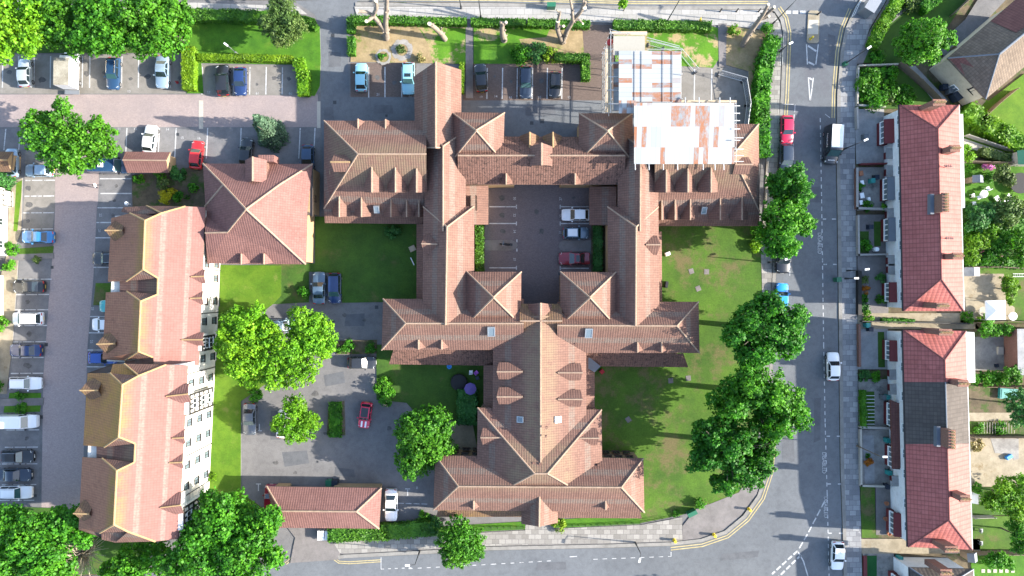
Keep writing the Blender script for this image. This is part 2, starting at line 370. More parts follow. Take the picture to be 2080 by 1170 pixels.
# ------------------------------------------------------------------ ground sheets
def sheet(name, px, z, m, label=None, z0=None, side=None):
    """flat ground polygon from ground pixels; z0 -> raised block with a kerb face"""
    b = MB(); b.poly([P(x, y)[:2] for x, y in px], z0, z, 0, 1 if side else None)
    o = b.build(name, [M[m]] + ([M[side]] if side else [])); return tag(o, kind='structure')
def band(pts, w, off=0.0):
    """left and right offset rows of a pixel polyline (w, off in px)"""
    L, R = [], []
    for i, p in enumerate(pts):
        a = Vector(pts[max(0, i - 1)]); c = Vector(pts[min(len(pts) - 1, i + 1)]); d = (c - a).normalized(); n = Vector((-d.y, d.x))
        L.append(Vector(p) + n * (off + w / 2)); R.append(Vector(p) + n * (off - w / 2))
    return L, R
def strip_faces(b, pts, w, z, off=0.0, z0=None, mi=0):
    L, R = band(pts, w, off)
    for i in range(len(pts) - 1):
        q = [P(*L[i])[:2], P(*L[i + 1])[:2], P(*R[i + 1])[:2], P(*R[i])[:2]]
        b.poly(q, z0, z, mi)
def arc(cx, cy, rx, ry, a0, a1, n=10):
    return [(cx + rx * math.cos(math.radians(a0 + (a1 - a0) * i / n)), cy + ry * math.sin(math.radians(a0 + (a1 - a0) * i / n))) for i in range(n + 1)]
sheet('ground', [(-2600, -2600), (4700, -2600), (4700, 3800), (-2600, 3800)], -.09, 'soil')
# carriageways
W_KERB = [(1560, 11), (1578, 18), (1592, 38), (1598, 66), (1597, 100), (1593, 200), (1590, 240), (1590, 330), (1583, 420), (1578, 520), (1575, 600), (1571, 700), (1569, 800), (1567, 900), (1562, 958), (1545, 1010), (1515, 1052), (1475, 1085), (1425, 1102), (1362, 1109)]
S_KERB = [(1362, 1109), (1240, 1113), (1000, 1118), (840, 1127), (700, 1134), (688, 1136)]
E_KERB = [(1758, -20), (1732, 20), (1715, 60), (1706, 105), (1699, 190), (1698, 330), (1700, 460), (1702, 620), (1704, 800), (1706, 950), (1710, 1060), (1712, 1170), (1714, 1250)]
road = [(-300, -260), (2300, -260), (2300, -60), (1900, -60), (1790, -50)] + E_KERB + [(1714, 1500), (-300, 1500), (-300, 1190), (400, 1160), (590, 1143)] + S_KERB[::-1] + W_KERB[::-1][1:] + [(1300, 12), (1000, 5), (720, 3), (560, 0), (-300, -6)]
sheet('road', road, 0.0, 'asphalt_road')
# site surfaces
sheet('car_park', [(-300, -5), (560, 1), (720, 4), (1300, 12), (1560, 11), (1595, 60), (1590, 300), (1575, 600), (1567, 900), (1540, 1010), (1470, 1085), (1362, 1108), (1000, 1117), (690, 1135), (590, 1142), (400, 1158), (-300, 1185)], -.006, 'asphalt_lot')
sheet('brick_drive', [(-300, 192), (645, 192), (650, 245), (645, 258), (200, 258), (197, 300), (205, 417), (112, 417), (112, 300), (100, 258), (-300, 258)], .004, 'pink_brick')
sheet('brick_drive', [(112, 417), (197, 417), (190, 560), (178, 700), (172, 860), (166, 1040), (84, 1040), (86, 900), (88, 760), (100, 600), (110, 480)], .004, 'pink_brick_shaded')
BAYS = [([(-60, 110), (378, 110), (378, 190), (-60, 190)], 'bay_beige'), ([(408, 132), (605, 132), (605, 194), (408, 194)], 'bay_beige'),
        ([(-60, 262), (100, 262), (100, 305), (-60, 305)], 'asphalt_bay'), ([(228, 258), (650, 258), (650, 335), (228, 335)], 'asphalt_bay'),
        ([(52, 300), (112, 300), (112, 418), (106, 470), (46, 470)], 'bay_beige'), ([(40, 525), (106, 525), (100, 600), (90, 740), (86, 795), (20, 795), (25, 740)], 'asphalt_bay'),
        ([(-60, 836), (82, 836), (78, 1010), (-60, 1010)], 'asphalt_bay'), ([(202, 356), (268, 356), (268, 420), (196, 560), (192, 560), (198, 420)], 'asphalt_bay'),
        ([(190, 618), (260, 618), (260, 742), (178, 742)], 'asphalt_bay'),
        ([(712, 128), (845, 128), (845, 197), (712, 197)], 'brown_brick'), ([(940, 128), (1240, 128), (1240, 204), (940, 204)], 'brown_brick'),
        ([(1170, 50), (1250, 50), (1250, 204), (1172, 204)], 'brown_brick'), ([(1376, 132), (1524, 132), (1530, 260), (1376, 260)], 'bay_beige')]
for i, (p, m) in enumerate(BAYS): sheet('parking_bay', p, .008 + .0025 * (i % 2), m)
sheet('courtyard', [(975, 360), (1240, 360), (1240, 640), (975, 640)], .006, 'court_brick')
sheet('access_drive', [(598, 2), (726, 2), (712, 50), (706, 100), (712, 245), (716, 340), (654, 340), (650, 60), (640, 30)], .0055, 'asphalt_road')
sheet('car_park', [(700, 197), (1376, 197), (1376, 320), (700, 320)], .003, 'asphalt_road')
sheet('car_park', [(492, 820), (765, 815), (820, 820), (875, 870), (875, 1052), (540, 1050), (488, 990)], .0035, 'asphalt_lot')
for px in ([(985, 488), (1040, 488), (1048, 492), (1052, 498), (1048, 505), (1040, 509), (985, 509)], [(1200, 488), (1146, 488), (1138, 492), (1134, 499), (1138, 507), (1146, 511), (1200, 511)]):
    sheet('kerbed_island', px, .1, 'tarmac_path', z0=-.05, side='kerb_stone')
# pavements (kerb upstand 0.11 m)
sheet('pavement', [(720, 14), (1000, 14), (1300, 20), (1555, 21), (1545, 60), (1480, 52), (1300, 48), (1000, 40), (820, 38), (726, 36)], .11, 'slabs_pale', z0=-.05, side='kerb_stone')
sheet('pavement', [(1555, 21), (1573, 28), (1584, 48), (1588, 72), (1587, 100), (1583, 200), (1580, 330), (1573, 420), (1568, 520), (1566, 600), (1562, 700), (1560, 800), (1558, 900), (1553, 955), (1536, 1003), (1505, 1044), (1468, 1074), (1390, 1070), (1420, 1030), (1440, 1025), (1500, 1000), (1536, 950), (1546, 800), (1548, 600), (1545, 500), (1552, 420), (1556, 330), (1562, 200), (1572, 100), (1560, 62), (1545, 60)], .11, 'slabs', z0=-.05, side='kerb_stone')
sheet('pavement', [(1386, 1068), (1418, 1028), (1440, 1024), (1500, 1000), (1536, 950), (1553, 955), (1536, 1003), (1505, 1044), (1468, 1074), (1422, 1092), (1386, 1097)], .114, 'tarmac_path', z0=-.05)
sheet('pavement', [(676, 1096), (780, 1094), (1000, 1080), (1200, 1070), (1300, 1066), (1385, 1050), (1386, 1097), (1360, 1099), (1240, 1103), (1000, 1108), (840, 1117), (700, 1124), (688, 1122), (680, 1112)], .11, 'slabs', z0=-.05, side='kerb_stone')
sheet('pavement', [(1706, 330), (1708, 460), (1710, 620), (1712, 800), (1714, 950), (1718, 1060), (1720, 1250), (1752, 1250), (1748, 1060), (1742, 900), (1741, 660), (1736, 330), (1736, 200), (1740, 130), (1752, 100), (1765, 60), (1800, 0), (1830, -50), (1770, -50), (1740, 20), (1723, 60), (1714, 105), (1707, 190)], .11, 'slabs_grey', z0=-.05, side='kerb_stone')
sheet('pavement', [(-300, -2), (400, 6), (560, 12), (606, 14), (625, 30), (560, 27), (390, 24), (-300, 20)], .11, 'slabs_pale', z0=-.05, side='kerb_stone')
sheet('footpath', [(1808, -10), (1835, -30), (1900, -30), (1795, 60), (1765, 100), (1752, 130), (1738, 130), (1750, 100), (1768, 60)], .116, 'tarmac_path', z0=-.05)
# kerb lines
kb = MB()
for line in (W_KERB, S_KERB, E_KERB, [(720, 4), (1000, 6), (1300, 13), (1560, 11)], [(-300, -8), (560, -1), (606, 3)]):
    pass
strip_faces(kb, W_KERB, 7, .115, 4.5, z0=-.05); strip_faces(kb, S_KERB, 7, .115, 4.5, z0=-.05); strip_faces(kb, E_KERB, 7, .115, -4.5, z0=-.05)
strip_faces(kb, [(722, 9), (1000, 10), (1300, 17), (1560, 16)], 7, .115, 0, z0=-.05)
tag(kb.build('kerb', M['kerb_stone']), kind='structure')
# lawns and beds (raised 0.08 m)
LAWNS = [([(-60, -5), (380, 6), (380, 100), (378, 108), (-60, 108)], 'grass_dark'), ([(378, 26), (620, 32), (640, 38), (650, 60), (652, 120), (650, 175), (640, 195), (606, 195), (606, 132), (378, 128)], 'grass_lush'),
         ([(726, 50), (946, 50), (946, 112), (940, 130), (712, 126), (716, 80)], 'grass_dry'), ([(850, 56), (946, 58), (946, 130), (880, 130), (870, 90)], 'grass_mixed'),
         ([(962, 50), (1090, 50), (1080, 90), (1060, 130), (962, 130)], 'grass_lush'), ([(1040, 48), (1182, 48), (1186, 110), (1150, 130), (1060, 130), (1062, 96)], 'grass_dry'), ([(962, 47), (1120, 50), (1110, 76), (962, 86)], 'grass_mixed'),
         ([(1246, 50), (1438, 52), (1470, 60), (1460, 120), (1448, 138), (1376, 134), (1250, 130)], 'grass_mixed'), ([(1468, 52), (1570, 66), (1575, 90), (1545, 260), (1520, 260), (1520, 145), (1474, 132)], 'grass_dry'),
         ([(408, 100), (414, 190), (380, 190), (378, 104)], 'grass_lush'),
         ([(640, 440), (880, 440), (880, 612), (695, 615), (692, 555), (628, 552), (628, 614), (555, 618), (450, 700), (445, 540), (640, 535)], 'grass_dark'), ([(448, 538), (572, 540), (572, 600), (555, 618), (500, 650), (445, 720)], 'grass_lime'),  # one lawn: sun and shadow painted in as lime and dark grass
         ([(434, 620), (530, 640), (540, 780), (490, 815), (490, 1000), (560, 1050), (540, 1110), (420, 1110), (424, 900), (436, 760)], 'grass_lime'),
         ([(765, 700), (1004, 700), (1004, 850), (960, 940), (890, 940), (880, 880), (826, 818), (765, 812)], 'grass_dark'),
         ([(1330, 440), (1546, 455), (1548, 600), (1546, 800), (1536, 950), (1500, 1000), (1440, 1024), (1384, 1046), (1300, 1062), (1200, 1066), (1200, 700), (1330, 640)], 'grass_patchy'),
         ([(1345, 470), (1390, 468), (1392, 472), (1391, 476), (1346, 480)], 'grass_patchy'),
         ([(672, 1080), (880, 1070), (1300, 1045), (1300, 1064), (1000, 1078), (780, 1092), (676, 1094)], 'grass_lush'),
         ([(268, 356), (350, 350), (420, 330), (420, 420), (270, 420)], 'soil'), ([(20, 370), (46, 362), (44, 470), (24, 520), (16, 520)], 'garden_sand'), ([(34, 372), (46, 366), (44, 400), (36, 470), (28, 470)], 'grass_lime'),
         ([(14, 520), (38, 520), (26, 700), (14, 800), (-20, 800), (-10, 600)], 'garden_sand'), ([(20, 560), (36, 560), (28, 660), (16, 760), (4, 780), (6, 700)], 'grass_lime'),
         ([(40, 505), (110, 500), (108, 515), (38, 518)], 'grass_patchy'), ([(20, 798), (84, 798), (84, 808), (18, 810)], 'grass_lush'), ([(10, 824), (84, 822), (82, 836), (8, 838)], 'grass_lush'),
         ([(-80, 1026), (130, 1032), (300, 1090), (300, 1160), (-80, 1180)], 'grass_dark'), ([(668, 818), (700, 814), (702, 884), (664, 884)], 'soil'), ([(680, 692), (766, 690), (766, 718), (684, 720)], 'soil'), ([(965, 450), (985, 450), (985, 560), (962, 560)], 'soil'), ([(1200, 450), (1236, 450), (1236, 560), (1200, 560)], 'soil'), ([(195, 575), (260, 575), (260, 620), (190, 620)], 'grass_patchy')]
for i, (p, m) in enumerate(LAWNS): sheet('lawn', p, .08 + .0035 * (i % 7), m, z0=-.05, side='kerb_stone')
PATHS = [([(946, 46), (960, 46), (961, 200), (946, 200)], 'tarmac_path'), ([(1458, 48), (1476, 48), (1474, 136), (1460, 136)], 'tarmac_path'), ([(20, 517), (110, 514), (110, 525), (18, 530)], 'tarmac_path'),
         ([(-10, 810), (90, 808), (88, 823), (-14, 825)], 'tarmac_path'), ([(880, 850), (960, 860), (975, 940), (890, 935)], 'garden_sand'), ([(1070, 1045), (1130, 1045), (1125, 1078), (1066, 1080)], 'slabs'), ([(576, 1060), (664, 1060), (672, 1092), (690, 1122), (690, 1136), (590, 1143), (596, 1110), (600, 1092)], 'tarmac_path')]
for p, m in PATHS: sheet('footpath', p, .112, m, z0=-.05)
# raised traffic island
ib = MB(); ib.poly([P(x, y)[:2] for x, y in [(1641, 26), (1645, 22), (1660, 22), (1664, 26), (1663, 84), (1659, 88), (1642, 88), (1638, 84)]], -.05, .12, 0, 1)
ib.poly([P(x, y)[:2] for x, y in [(1642, 41), (1662, 41), (1661, 70), (1640, 70)]], .12, .125, 2)
tag(ib.build('traffic_island', [M['garden_sand'], M['kerb_stone'], M['stone_pale']]), 'pale kerbed traffic island in the mouth of the side road', 'traffic island')

# ------------------------------------------------------------------ painted markings
wm = MB(); ym = MB()
def ln(x0, y0, x1, y1, w=2.2, b=None, z=.016): strip_faces(b or wm, [(x0, y0), (x1, y1)], w, z)
def dash(pts, on, off, w=2.2, z=.016, b=None):
    for (x0, y0), (x1, y1) in zip(pts[:-1], pts[1:]):
        L = math.hypot(x1 - x0, y1 - y0); d = 0
        while d < L:
            e = min(L, d + on); ln(x0 + (x1 - x0) * d / L, y0 + (y1 - y0) * d / L, x0 + (x1 - x0) * e / L, y0 + (y1 - y0) * e / L, w, b, z); d += on + off
for x in (6, 38, 70, 103, 168, 183, 248, 282, 347): ln(x, 114, x - 1, 178)
for x in (411, 442, 475, 508, 541, 574): ln(x, 136, x - 1, 192)
for x in (12, 42): ln(x, 262, x - 4, 305)
for x in (258, 324, 358, 422, 490, 610, 640): ln(x, 260, x - 3, 322)
for y, x0, x1 in ((366, 52, 112), (398, 50, 110), (432, 46, 110), (465, 44, 108), (567, 34, 105), (598, 30, 100), (629, 26, 98), (661, 28, 96), (694, 26, 94), (726, 24, 90), (758, 22, 88), (873, 12, 80), (908, 10, 77), (942, -8, 76), (984, 4, 74), (1016, -8, 70), (1052, -10, 55)): dash([(x1, y), (x0, y + .5)], 22, 3, 2)
for y, x0, x1 in ((363, 203, 267), (393, 204, 267), (422, 198, 262), (452, 196, 250), (483, 194, 250), (543, 190, 240), (643, 183, 240), (676, 181, 240), (711, 178, 240), (745, 176, 230)): ln(x0, y, x1, y)
for x in (749, 782, 816): ln(x, 136, x, 198)
for x in (990, 1021, 1051, 1082, 1112, 1142): ln(x, 138, x - 1, 201)
for x in (1411, 1446): ln(x, 140, x - 1, 205)
for x0, x1, ys in ((994, 1049, (420, 454, 544)), (1138, 1196, (420, 454, 545))):
    for y in ys: ln(x0, y, x1, y); ln(x1 if x0 < 1000 else x0, y - 4, x1 if x0 < 1000 else x0, y + 4)
for x, y in ((1050, 489), (1050, 508)): ln(x, y - 3, x, y + 3)
for x, y in ((527, 868), (525, 990), (760, 1002), (828, 1000)): ln(x, y - 7, x, y + 7, 2); ln(x - 5, y + (7 if y < 900 else -7), x + 5, y + (7 if y < 900 else -7), 2)
dash([(808, 1022), (870, 1024)], 12, 4, 1.6)
# centre lines, give-way lines and parking lane of the side road
ln(1638, 90, 1640, 131, 2.2); ln(1662, 90, 1657, 131, 2.2); ln(1641, 93, 1658, 104, 3.5); ln(1642, 126, 1654, 132, 3.5)
ln(1642, 157, 1645, 204, 2.2); ln(1652, 158, 1646, 204, 2.2); ln(1644, 158, 1649, 162, 3)
for x in (1602, 1616, 1631): ln(x - 6, 25, x + 5, 25, 6.5)
dash([(1666, 240), (1669, 420), (1671, 560), (1673, 700), (1676, 860), (1680, 1000), (1684, 1170)], 8, 7, 1.9)
for y in (445, 537, 886, 983, 1083): ln(1671 + (y - 445) * .018, y, 1678 + (y - 445) * .018, y, 2.2); ln(1690 + (y - 445) * .022, y, 1698 + (y - 445) * .022, y, 2.2)
ln(1612, 212, 1615, 212, 1.5); ln(1588, 212, 1615, 212, 1.3); ln(1615, 212, 1614, 228, 1.4)
dash([(1613, 232), (1610, 330), (1604, 560)], 14, 6, 1.6); dash([(1706 - 30, 232), (1688, 241)], 12, 8, 1.4)
dash([(1675, 1018), (1640, 1085), (1622, 1116)], 14, 5, 2.6)
for k in (0, 1): dash([(1620 + k * 7, 1119 + k * 8), (1568 + k * 10, 1166 + k * 9)], 11, 4.5, 3.6)
ln(1620, 1119, 1632, 1140, 2.4); ln(1632, 1140, 1641, 1170, 2.4)
dash([(830, 1155), (1000, 1146), (1120, 1139)], 8, 10.5, 1.4); ln(1157, 1131, 1172, 1130, 1.6); dash([(1205, 1136), (1364, 1130)], 9, 10, 1.2); ln(1363, 1121, 1363, 1130, 1.6)
ln(774, 1131, 774, 1156, 1.4); dash([(774, 1156), (838, 1153)], 6, 8, 1.3)
tag(wm.build('road_markings', M['white_paint']), kind='structure')
for o in (-3.2, -8.2):
    strip_faces(ym, W_KERB[1:7], 2.0, .014, o); strip_faces(ym, W_KERB[13:], 2.0, .014, o); strip_faces(ym, E_KERB[1:5] + [(1698, 240)], 2.0, .014, -o)
strip_faces(ym, [(1560, 7), (1300, 7.5), (1000, 1), (730, -1)], 2.0, .014); strip_faces(ym, [(1560, 3), (1300, 3.5), (1000, -3), (730, -5)], 2.0, .014)
for o in (-3, -7): strip_faces(ym, [(664, 1101), (668, 1115), (676, 1127), (690, 1137), (710, 1138), (773, 1134)][:], 1.7, .014, -o if False else o * -1); strip_faces(ym, [(600, 1101), (597, 1118), (588, 1132), (577, 1141)], 1.7, .014, o)
tag(ym.build('yellow_lines', M['yellow_paint']), kind='structure')
def lettering(txt, x, y, size, rz, m, z=.02, name='road_lettering', sx=1.0):
    cu = bpy.data.curves.new(name, 'FONT'); cu.body = txt; cu.size = size; cu.align_x = 'CENTER'; cu.align_y = 'CENTER'; cu.extrude = .002
    o = bpy.data.objects.new(name, cu); me = bpy.data.meshes.new_from_object(o); bpy.data.objects.remove(o); bpy.data.curves.remove(cu)
    me.materials.clear(); me.materials.append(M[m]); ob = link(name, me); p = P(x, y); ob.location = (p.x, p.y, z); ob.rotation_euler = (0, 0, rz); ob.scale = (sx, 1, 1); return tag(ob, kind='structure')
for x, y in ((1664.5, 494), (1673.5, 940), (1677, 1030)): lettering('DISABLED', x, y, .82, -PI / 2, 'white_paint', sx=.86)
for t_, x, y, r in (('30', 1045, 403, -PI / 2), ('32', 1045, 437, -PI / 2), ('34', 1045, 470, -PI / 2), ('35', 1045, 527, -PI / 2), ('27', 1139, 404, PI / 2), ('30', 1139, 439, PI / 2), ('31', 1138, 472, PI / 2),
                    ('57', 424, 188, 0), ('61', 523, 190, 0), ('60', 590, 190, 0), ('21', 768, 192, 0), ('22', 833, 195, 0), ('19', 977, 197, 0), ('14', 1007, 196, 0), ('16', 1037, 198, 0), ('15', 1096, 198, 0), ('12', 1156, 198, 0),
                    ('11', 242, 262, 0), ('13', 275, 262, 0), ('14', 340, 263, 0), ('15', 370, 280, 0), ('16', 404, 281, 0), ('18', 500, 282, 0), ('13', 262, 186, 0), ('22', 204, 437, -PI / 2), ('21', 202, 469, -PI / 2), ('23', 188, 627, -PI / 2), ('25', 186, 694, -PI / 2), ('8', 847, 991, 0)):
    lettering(t_, x, y, .5, r, 'white_paint', name='bay_number')
for x, y, w, h, m in ((166, 1, 0, 0, 0),): pass
db = MB()
for x, y, w in ((442, 680, 0), (94, 700, 7), (84, 847, 7), (72, 1007, 6), (106, 543, 6), (676, 72, 7), (680, 208, 7), (1101, 246, 9), (1080, 250, 7), (1137, 556, 6), (676, 655, 7), (765, 624, 7), (588, 640, 6), (645, 938, 4), (785, 235, 5), (180, 252, 6), (361, 273, 6)):
    if w: db.poly([P(x + a * w / 2, y + b_ * w / 2)[:2] for a, b_ in ((-1, -1), (1, -1), (1, 1), (-1, 1))], None, .02)
tag(db.build('drain_covers', M['metal_dark']), kind='structure')
pt = MB(); rr_ = random.Random(3)
for x0, y0, w_, h_, a in ((1690, 100, 16, 60, .05), (1655, 395, 26, 34, 0), (1625, 640, 18, 50, 0), (1600, 905, 24, 70, .04), (1500, 1128, 80, 14, .1), (1120, 1150, 60, 16, .04), (930, 1138, 50, 12, .05), (680, 120, 24, 30, 0), (668, 230, 20, 26, 0), (600, 930, 50, 30, .1), (560, 860, 20, 60, 0), (700, 960, 44, 16, -.1), (680, 770, 40, 24, .2), (1100, 225, 60, 20, 0), (780, 222, 40, 18, 0), (720, 650, 40, 26, 0), (1660, 850, 14, 90, 0)):
    c = P(x0, y0); pt.poly([(c.x + (dx * w_ * math.cos(a) - dy * h_ * math.sin(a)) / S / 2 * rr_.uniform(.85, 1.1), c.y + (dx * w_ * math.sin(a) + dy * h_ * math.cos(a)) / S / 2 * rr_.uniform(.85, 1.1)) for dx, dy in ((-1, -1), (1, -1), (1, 1), (-1, 1))], None, .0125)
ground('asphalt_patch', (.082, .086, .094), (.1, .104, .112), big=.5, fine=9, speck=.25)
tag(pt.build('road_patches', M['asphalt_patch']), kind='structure')
os_ = MB()
def stain(x, y, r):
    c = P(x, y); n = 11; os_.face([(c.x + r * rr_.uniform(.55, 1.15) * math.cos(2 * PI * k / n), c.y + r * rr_.uniform(.5, 1.0) * math.sin(2 * PI * k / n), .0145 + rr_.uniform(0, .001)) for k in range(n)])
for x in (20, 54, 86, 176, 215, 265, 300, 365): stain(x, rr_.uniform(135, 165), rr_.uniform(.3, .6))
for x in (525, 557, 588, 765, 798, 1005, 1036, 1097, 1428): stain(x + rr_.uniform(-4, 4), rr_.uniform(150, 175), rr_.uniform(.2, .5))
for y in (382, 415, 449, 613, 678, 742, 890): stain(rr_.uniform(52, 66), y, rr_.uniform(.35, .6))
for y in (378, 408, 437, 468): stain(rr_.uniform(225, 245), y, rr_.uniform(.2, .4))
for x, y in ((1020, 402), (1020, 437), (1022, 470), (1165, 402), (1090, 430), (1100, 470), (560, 940), (600, 960), (660, 880), (790, 870), (820, 930), (640, 800), (700, 640), (740, 650)): stain(x, y, rr_.uniform(.25, .6))
ground('oil_stain', (.06, .06, .062), (.1, .097, .095), big=2.0, fine=7, speck=.3)
tag(os_.build('oil_stains', M['oil_stain']), kind='structure')
# white strips across the brick drive, threshold stones
tb = MB()
for q in ([(404, 204), (413, 204), (413, 262), (404, 262)], [(644, 206), (651, 206), (651, 260), (644, 260)]): tb.poly([P(*p)[:2] for p in q], None, .018)
tag(tb.build('paving_strip', M['stone_pale']), kind='structure')
# ------------------------------------------------------------------ building helpers
def W(p): return P(*p)
def inset(pts, d):
    """inset a convex-ish world polygon (xy) by d metres"""
    n = len(pts); area = sum(pts[i].x * pts[(i + 1) % n].y - pts[(i + 1) % n].x * pts[i].y for i in range(n)); sg = 1 if area > 0 else -1
    out = []
    for i in range(n):
        a, b, c = pts[i - 1], pts[i], pts[(i + 1) % n]
        d1 = Vector((b.x - a.x, b.y - a.y)).normalized(); d2 = Vector((c.x - b.x, c.y - b.y)).normalized()
        n1 = Vector((-d1.y, d1.x)) * sg; n2 = Vector((-d2.y, d2.x)) * sg
        k = n1 + n2; den = 1 + n1.dot(n2); k = k / max(den, .3)
        out.append(Vector((b.x + k.x * d, b.y + k.y * d, b.z)))
    return out
class Roof:
    """slopes from pixel+height points, fascia, soffit, ridge caps and the walls below"""
    def __init__(s, parent, mat, cap='ridge', capr=.11, wall="buff_brick", over=.4, fascia='fascia', thick=.2):
        s.p, s.mat, s.cap, s.capr, s.wallm, s.over, s.fas, s.th = parent, mat, cap, capr, wall, over, fascia, thick
        s.mb = MB(); s.rc = MB(); s.wl = MB(); s.names = None
    def slope(s, *pts, mi=0): s.mb.face([W(p) for p in pts], mi)
    def eaves(s, *pts):
        """closed eave loop: fascia boards and soffit"""
        q = [W(p) for p in pts]; n = len(q)
        dn = Vector((0, 0, -s.th))
        ar = sum(q[i].x * q[(i + 1) % n].y - q[(i + 1) % n].x * q[i].y for i in range(n))
        if ar < 0: q = q[::-1]
        for i in range(n): a, b = q[i], q[(i + 1) % n]; s.mb.face([a + dn, b + dn, b, a], 1)
        s.mb.face([p + dn for p in q[::-1]], 1)
    def caps(s, *lines):
        for ln_ in lines:
            pts = [W(p) + Vector((0, 0, .03)) for p in ln_]
            for a, b in zip(pts[:-1], pts[1:]): s.rc.tube(a, b, s.capr, None, 6)
    def walls(s, pts, z1, z0=0.0, d=None):
        q = inset([W(p) for p in pts], s.over if d is None else d); s.wl.poly([(p.x, p.y) for p in q], z0, z1, 0); return q
    def gable(s, a, b, c): s.wl.face([W(a), W(b), W(c)], 0)
    def done(s, roofname='roof', wallname='wall'):
        r = s.mb.build(roofname, [M[s.mat], M[s.fas]] + (s.extra if hasattr(s, 'extra') else []), s.p)
        if s.rc.v: s.rc.build('ridge_tiles', M[s.cap], r, smooth=50)
        if s.wl.v: s.w = s.wl.build(wallname, M[s.wallm], s.p)
        return r
    def hip(s, nw, ne, se, sw, ez, a, b, rz, axis='x', wall=True, eavez=None, ends=(1, 1)):
        """hipped roof from its four eave corners (pixels) and ridge ends a, b (pixels); a = W or N end.
        ends: 0 = plain gable end (a/b given on the eave line)"""
        e = [(*c, ez) for c in (nw, ne, se, sw)]; A, B = (*a, rz), (*b, rz)
        if axis == 'x':
            s.slope(e[0], e[1], B, A); s.slope(e[2], e[3], A, B)
            (s.slope if ends[0] else s.gable)(e[3], e[0], A); (s.slope if ends[1] else s.gable)(e[1], e[2], B)
            hips = ([(A, e[0]), (A, e[3])] if ends[0] else []) + ([(B, e[1]), (B, e[2])] if ends[1] else [])
        else:
            s.slope(e[3], e[0], A, B); s.slope(e[1], e[2], B, A)
            (s.slope if ends[0] else s.gable)(e[0], e[1], A); (s.slope if ends[1] else s.gable)(e[2], e[3], B)
            hips = ([(A, e[0]), (A, e[1])] if ends[0] else []) + ([(B, e[2]), (B, e[3])] if ends[1] else [])
        s.eaves(*e); s.caps((A, B), *hips)
        if wall: s.walls(e, ez - .1)
        return s
_pm = {}
def window(parent, p, ang, w=1.0, h=1.2, frame='frame_white', glass='glass', bars=1, sill=True, deep=.06):
    """window centred at p on a wall whose outward normal has angle ang; returns the frame part with its pane"""
    key = (w, h, frame, glass, bars)
    if key not in _pm:
        b = MB(); t = .07
        def bx(x0, x1, z0, z1, y0, y1): b.poly([(x0, y0), (x1, y0), (x1, y1), (x0, y1)], z0, z1, 0, bottom=True)
        # local frame: x along the wall, -y outwards
        bx(-w / 2, w / 2, -h / 2, -h / 2 + t, -deep, .05); bx(-w / 2, w / 2, h / 2 - t, h / 2, -deep, .05)
        bx(-w / 2, -w / 2 + t, -h / 2 + t, h / 2 - t, -deep, .05); bx(w / 2 - t, w / 2, -h / 2 + t, h / 2 - t, -deep, .05)
        for k in range(bars):
            x = -w / 2 + w * (k + 1) / (bars + 1); bx(x - .03, x + .03, -h / 2 + t, h / 2 - t, -deep, .05)
        if sill: bx(-w / 2 - .08, w / 2 + .08, -h / 2 - .07, -h / 2, -deep - .09, .05)
        fo = b.build('window', M[frame], None, local=True); fm = fo.data; bpy.data.objects.remove(fo)
        b = MB(); b.poly([(-w / 2 + t, -.02), (w / 2 - t, -.02), (w / 2 - t, .04), (-w / 2 + t, .04)], -h / 2 + t, h / 2 - t, 0, bottom=True)
        go = b.build('pane', M[glass], None, local=True); gm = go.data; bpy.data.objects.remove(go)
        _pm[key] = (fm, gm)
    fm, gm = _pm[key]
    f = link('window', fm, parent); f.location = Vector(p) - root_loc(parent); f.rotation_euler = (0, 0, ang + PI / 2)
    g = link('pane', gm, f); return f
def wall_windows(parent, a, b, zs, n, w=1.0, h=1.2, skip=(), inset_=1.2, **kw):
    """n windows spread along wall line a->b (world xy, wall outward normal to the right of a->b)"""
    a, b = Vector(a[:2]), Vector(b[:2]); d = (b - a); L = d.length; d.normalize(); ang = math.atan2(-d.x, d.y) ; ang = math.atan2(d.x * -1, d.y)
    nrm = Vector((d.y, -d.x)); ang = math.atan2(nrm.y, nrm.x)
    for z in zs:
        for i in range(n):
            if i in skip: continue
            t = inset_ + (L - 2 * inset_) * (i + .5) / n
            q = a + d * t + nrm * .01; window(parent, (q.x, q.y, z), ang, w, h, **kw)
